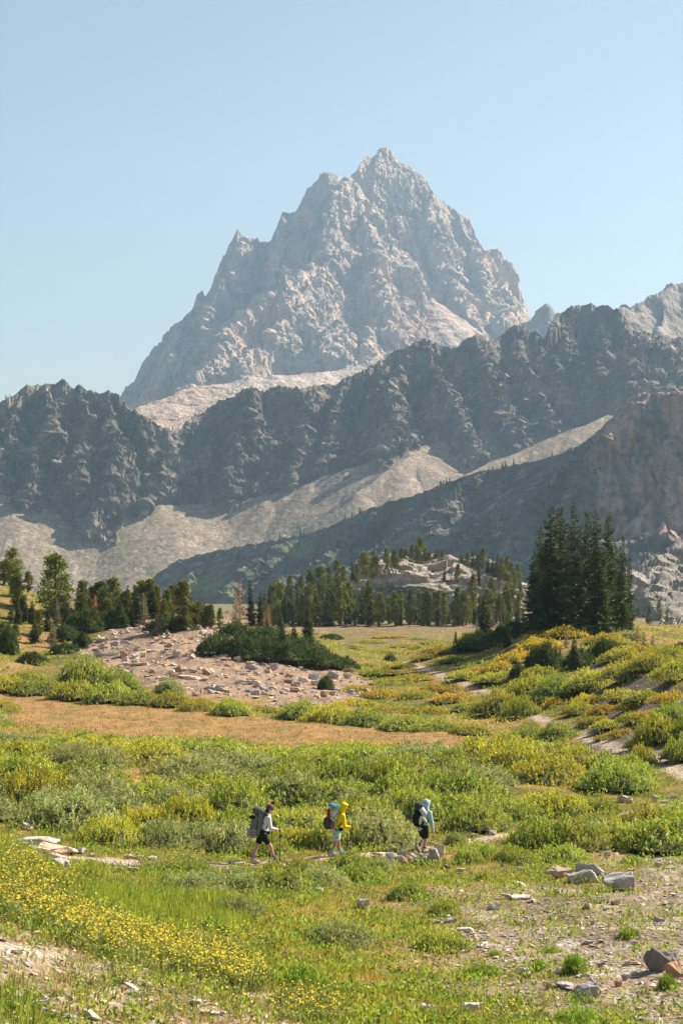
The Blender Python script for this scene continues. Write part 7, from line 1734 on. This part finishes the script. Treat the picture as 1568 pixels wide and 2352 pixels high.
x3, y3, z3 = scatter(5200, 175, 330, 0.6, -100, 1700)
mk3, px3, py3, a3, b3, c3_ = ground_masks(x3, y3, z3)
kp = (rng.rand(len(x3)) < smooth(-0.15, 0.3, fbm(x3 / 6, y3 / 4, 3, seed=172)) * (1 - mk3['knoll']) * (1 - mk3['trail']) * np.where(y3 > 250, 0.55, 1.0))
x3, y3, z3 = x3[kp], y3[kp], z3[kp]; n3 = len(x3)
v3, f3, cc3 = leafy(x3, y3, z3, pal(rng, n3, YELL[:4] + GREEN[:2] + GOLD[:2], (3, 3, 2, 2, 2, 2, 2, 1), 0.12), 10, np.full(n3, 0.28) * rng.uniform(0.5, 1.4, n3), np.full(n3, 0.22), np.full(n3, 0.10), np.full(n3, 0.55))
v, f, cc = np.concatenate([v, v3]), np.concatenate([f, f3 + len(v)]), np.concatenate([cc, cc3])
me = mesh_np('ground_cover', v, f, False, cc); me.materials.append(M_leaf)
tag(link('ground_cover', me), 'low leafy herbs covering the meadow ground', kind='stuff')
# ---- yellow flowers
FLOWER_Z = [([(-60, 2030), (60, 2060), (160, 2100), (300, 2145), (430, 2180), (560, 2215), (612, 2262), (560, 2282), (420, 2245), (260, 2200), (110, 2140), (-60, 2080)], 3000, 0.20), ([(320, 1990), (400, 1976), (480, 1985), (470, 2012), (380, 2014), (320, 2005)], 200, 0.42),
            ([(640, 2290), (780, 2300), (790, 2352), (640, 2352)], 200, 0.16), ([(150, 2015), (260, 2015), (265, 2040), (150, 2036)], 80, 0.28), ([(0, 1960), (140, 2040), (220, 2085), (100, 2075), (0, 2030)], 300, 0.25), ([(430, 2170), (560, 2160), (600, 2200), (560, 2215)], 160, 0.28), ([(-60, 2140), (300, 2230), (640, 2300), (900, 2352), (300, 2352)], 90, 0.14), ([(1150, 2330), (1240, 2330), (1240, 2352), (1150, 2352)], 40, 0.14)]
fx, fy, fz, fh = [], [], [], []
for poly, cnt, hgt in FLOWER_Z:
    poly = np.array(poly, float); lo, hi = poly.min(0), poly.max(0); k = 0; tries = 0
    while k < cnt and tries < 40:
        tries += 1
        qx, qy = rng.uniform(lo[0], hi[0], 900), rng.uniform(lo[1], hi[1], 900)
        ok = poly_in(qx + rng.normal(size=900) * 16, qy + rng.normal(size=900) * 11, poly)
        qx, qy = qx[ok], qy[ok]
        # walk the lines of sight to the ground, all at once
        czz = (1176.0 - qy) / F; cxx = (qx - 784) / F; dyy = CP - czz * SP
        D_ = _hd[:900][:, None]; Xx = cxx / dyy * D_; Zz = CAMZ + (SP + czz * CP) / dyy * D_
        below = Zz < gz(Xx, D_ + 0 * Xx); i_ = np.argmax(below, 0); j_ = np.arange(len(qx))
        take = min(len(qx), cnt - k)
        fx.append(Xx[i_, j_][:take]); fy.append(_hd[:900][i_][:take]); fh.append(np.full(take, hgt)); k += take
fx, fy, fh = np.concatenate(fx), np.concatenate(fy), np.concatenate(fh); fz = gz(fx, fy)
n = len(fx)
fh = fh * rng.uniform(0.5, 1.45, n)
v, f, cc = leafy(fx, fy, fz, pal(rng, n, [(0.28, 0.32, 0.09), (0.22, 0.28, 0.05), (0.36, 0.37, 0.14), (0.18, 0.22, 0.04)], (3, 3, 2, 2), 0.12), 15, fh * 1.0, np.full(n, 0.065), np.full(n, 0.02), np.full(n, 0.13))
nh = 3; I = np.repeat(np.arange(n), nh); m = len(I)
p = np.stack([fx[I] + rng.normal(size=m) * 0.07, fy[I] + rng.normal(size=m) * 0.07, fz[I] + fh[I] * rng.uniform(0.85, 1.15, m)], 1)
up = unit(np.array((0, -0.35, 1.0)) + rng.normal(size=(m, 3)) * 0.45); a1 = unit(np.cross(up, rng.normal(size=(m, 3)))); b1 = np.cross(up, a1)
r_ = 0.012 * rng.uniform(0.7, 1.3, m)
ang = np.arange(6) * 1.0472
hexv = (p[:, None] + r_[:, None, None] * (np.cos(ang)[None, :, None] * a1[:, None] + np.sin(ang)[None, :, None] * b1[:, None])).reshape(-1, 3)
hexf = np.arange(6 * m).reshape(m, 6)
hc = np.repeat(np.clip(pal(rng, m, [(0.80, 0.58, 0.03), (0.72, 0.50, 0.02), (0.85, 0.68, 0.07)], (3, 2, 1), 0.08), 0, 1), 6, 0)
sb = np.stack([fx[I], fy[I], fz[I]], 1); ss = unit(np.cross(p - sb, rng.normal(size=(m, 3)))) * 0.004
stv = np.stack([sb - ss, sb + ss, p], 1).reshape(-1, 3); stf = np.arange(3 * m).reshape(m, 3)
sc3 = np.tile(np.array((0.20, 0.25, 0.05)), (3 * m, 1))
V = np.concatenate([v, hexv, stv]); o1 = len(v); o2 = o1 + len(hexv)
me = mesh_np('flowers', V, [f, hexf + o1, stf + o2], False, np.concatenate([cc, hc, sc3])); me.materials.append(M_petal)
tag(link('flowers', me), 'band of small yellow flowers with pale green leaves', kind='stuff')
print('flowers', n, round(time.time() - T0, 1))

# ================================================================ AIR
hz = bpy.data.materials.new('haze'); hz.use_nodes = True
hn = hz.node_tree; hn.nodes.remove(hn.nodes['Principled BSDF'])
pv = hn.nodes.new('ShaderNodeVolumePrincipled')
pv.inputs['Color'].default_value = (0.51, 0.745, 1.0, 1)
pv.inputs['Density'].default_value = HAZE
pv.inputs['Anisotropy'].default_value = 0.3
hn.links.new(pv.outputs[0], hn.nodes['Material Output'].inputs['Volume'])
def box_mesh(name, lo, hi):
    v = np.array([(x, y, z) for x in (lo[0], hi[0]) for y in (lo[1], hi[1]) for z in (lo[2], hi[2])], float)
    f = np.array([(0, 1, 3, 2), (4, 6, 7, 5), (0, 4, 5, 1), (2, 3, 7, 6), (0, 2, 6, 4), (1, 5, 7, 3)])
    return mesh_np(name, v, f, False)
ho = link('haze', box_mesh('haze', (-6500, -900, -60), (6500, 6300, 1420)), hz)
tag(ho, 'thin blue haze hanging in the valley air', kind='stuff')
write_labels()
print('done', round(time.time() - T0, 1))
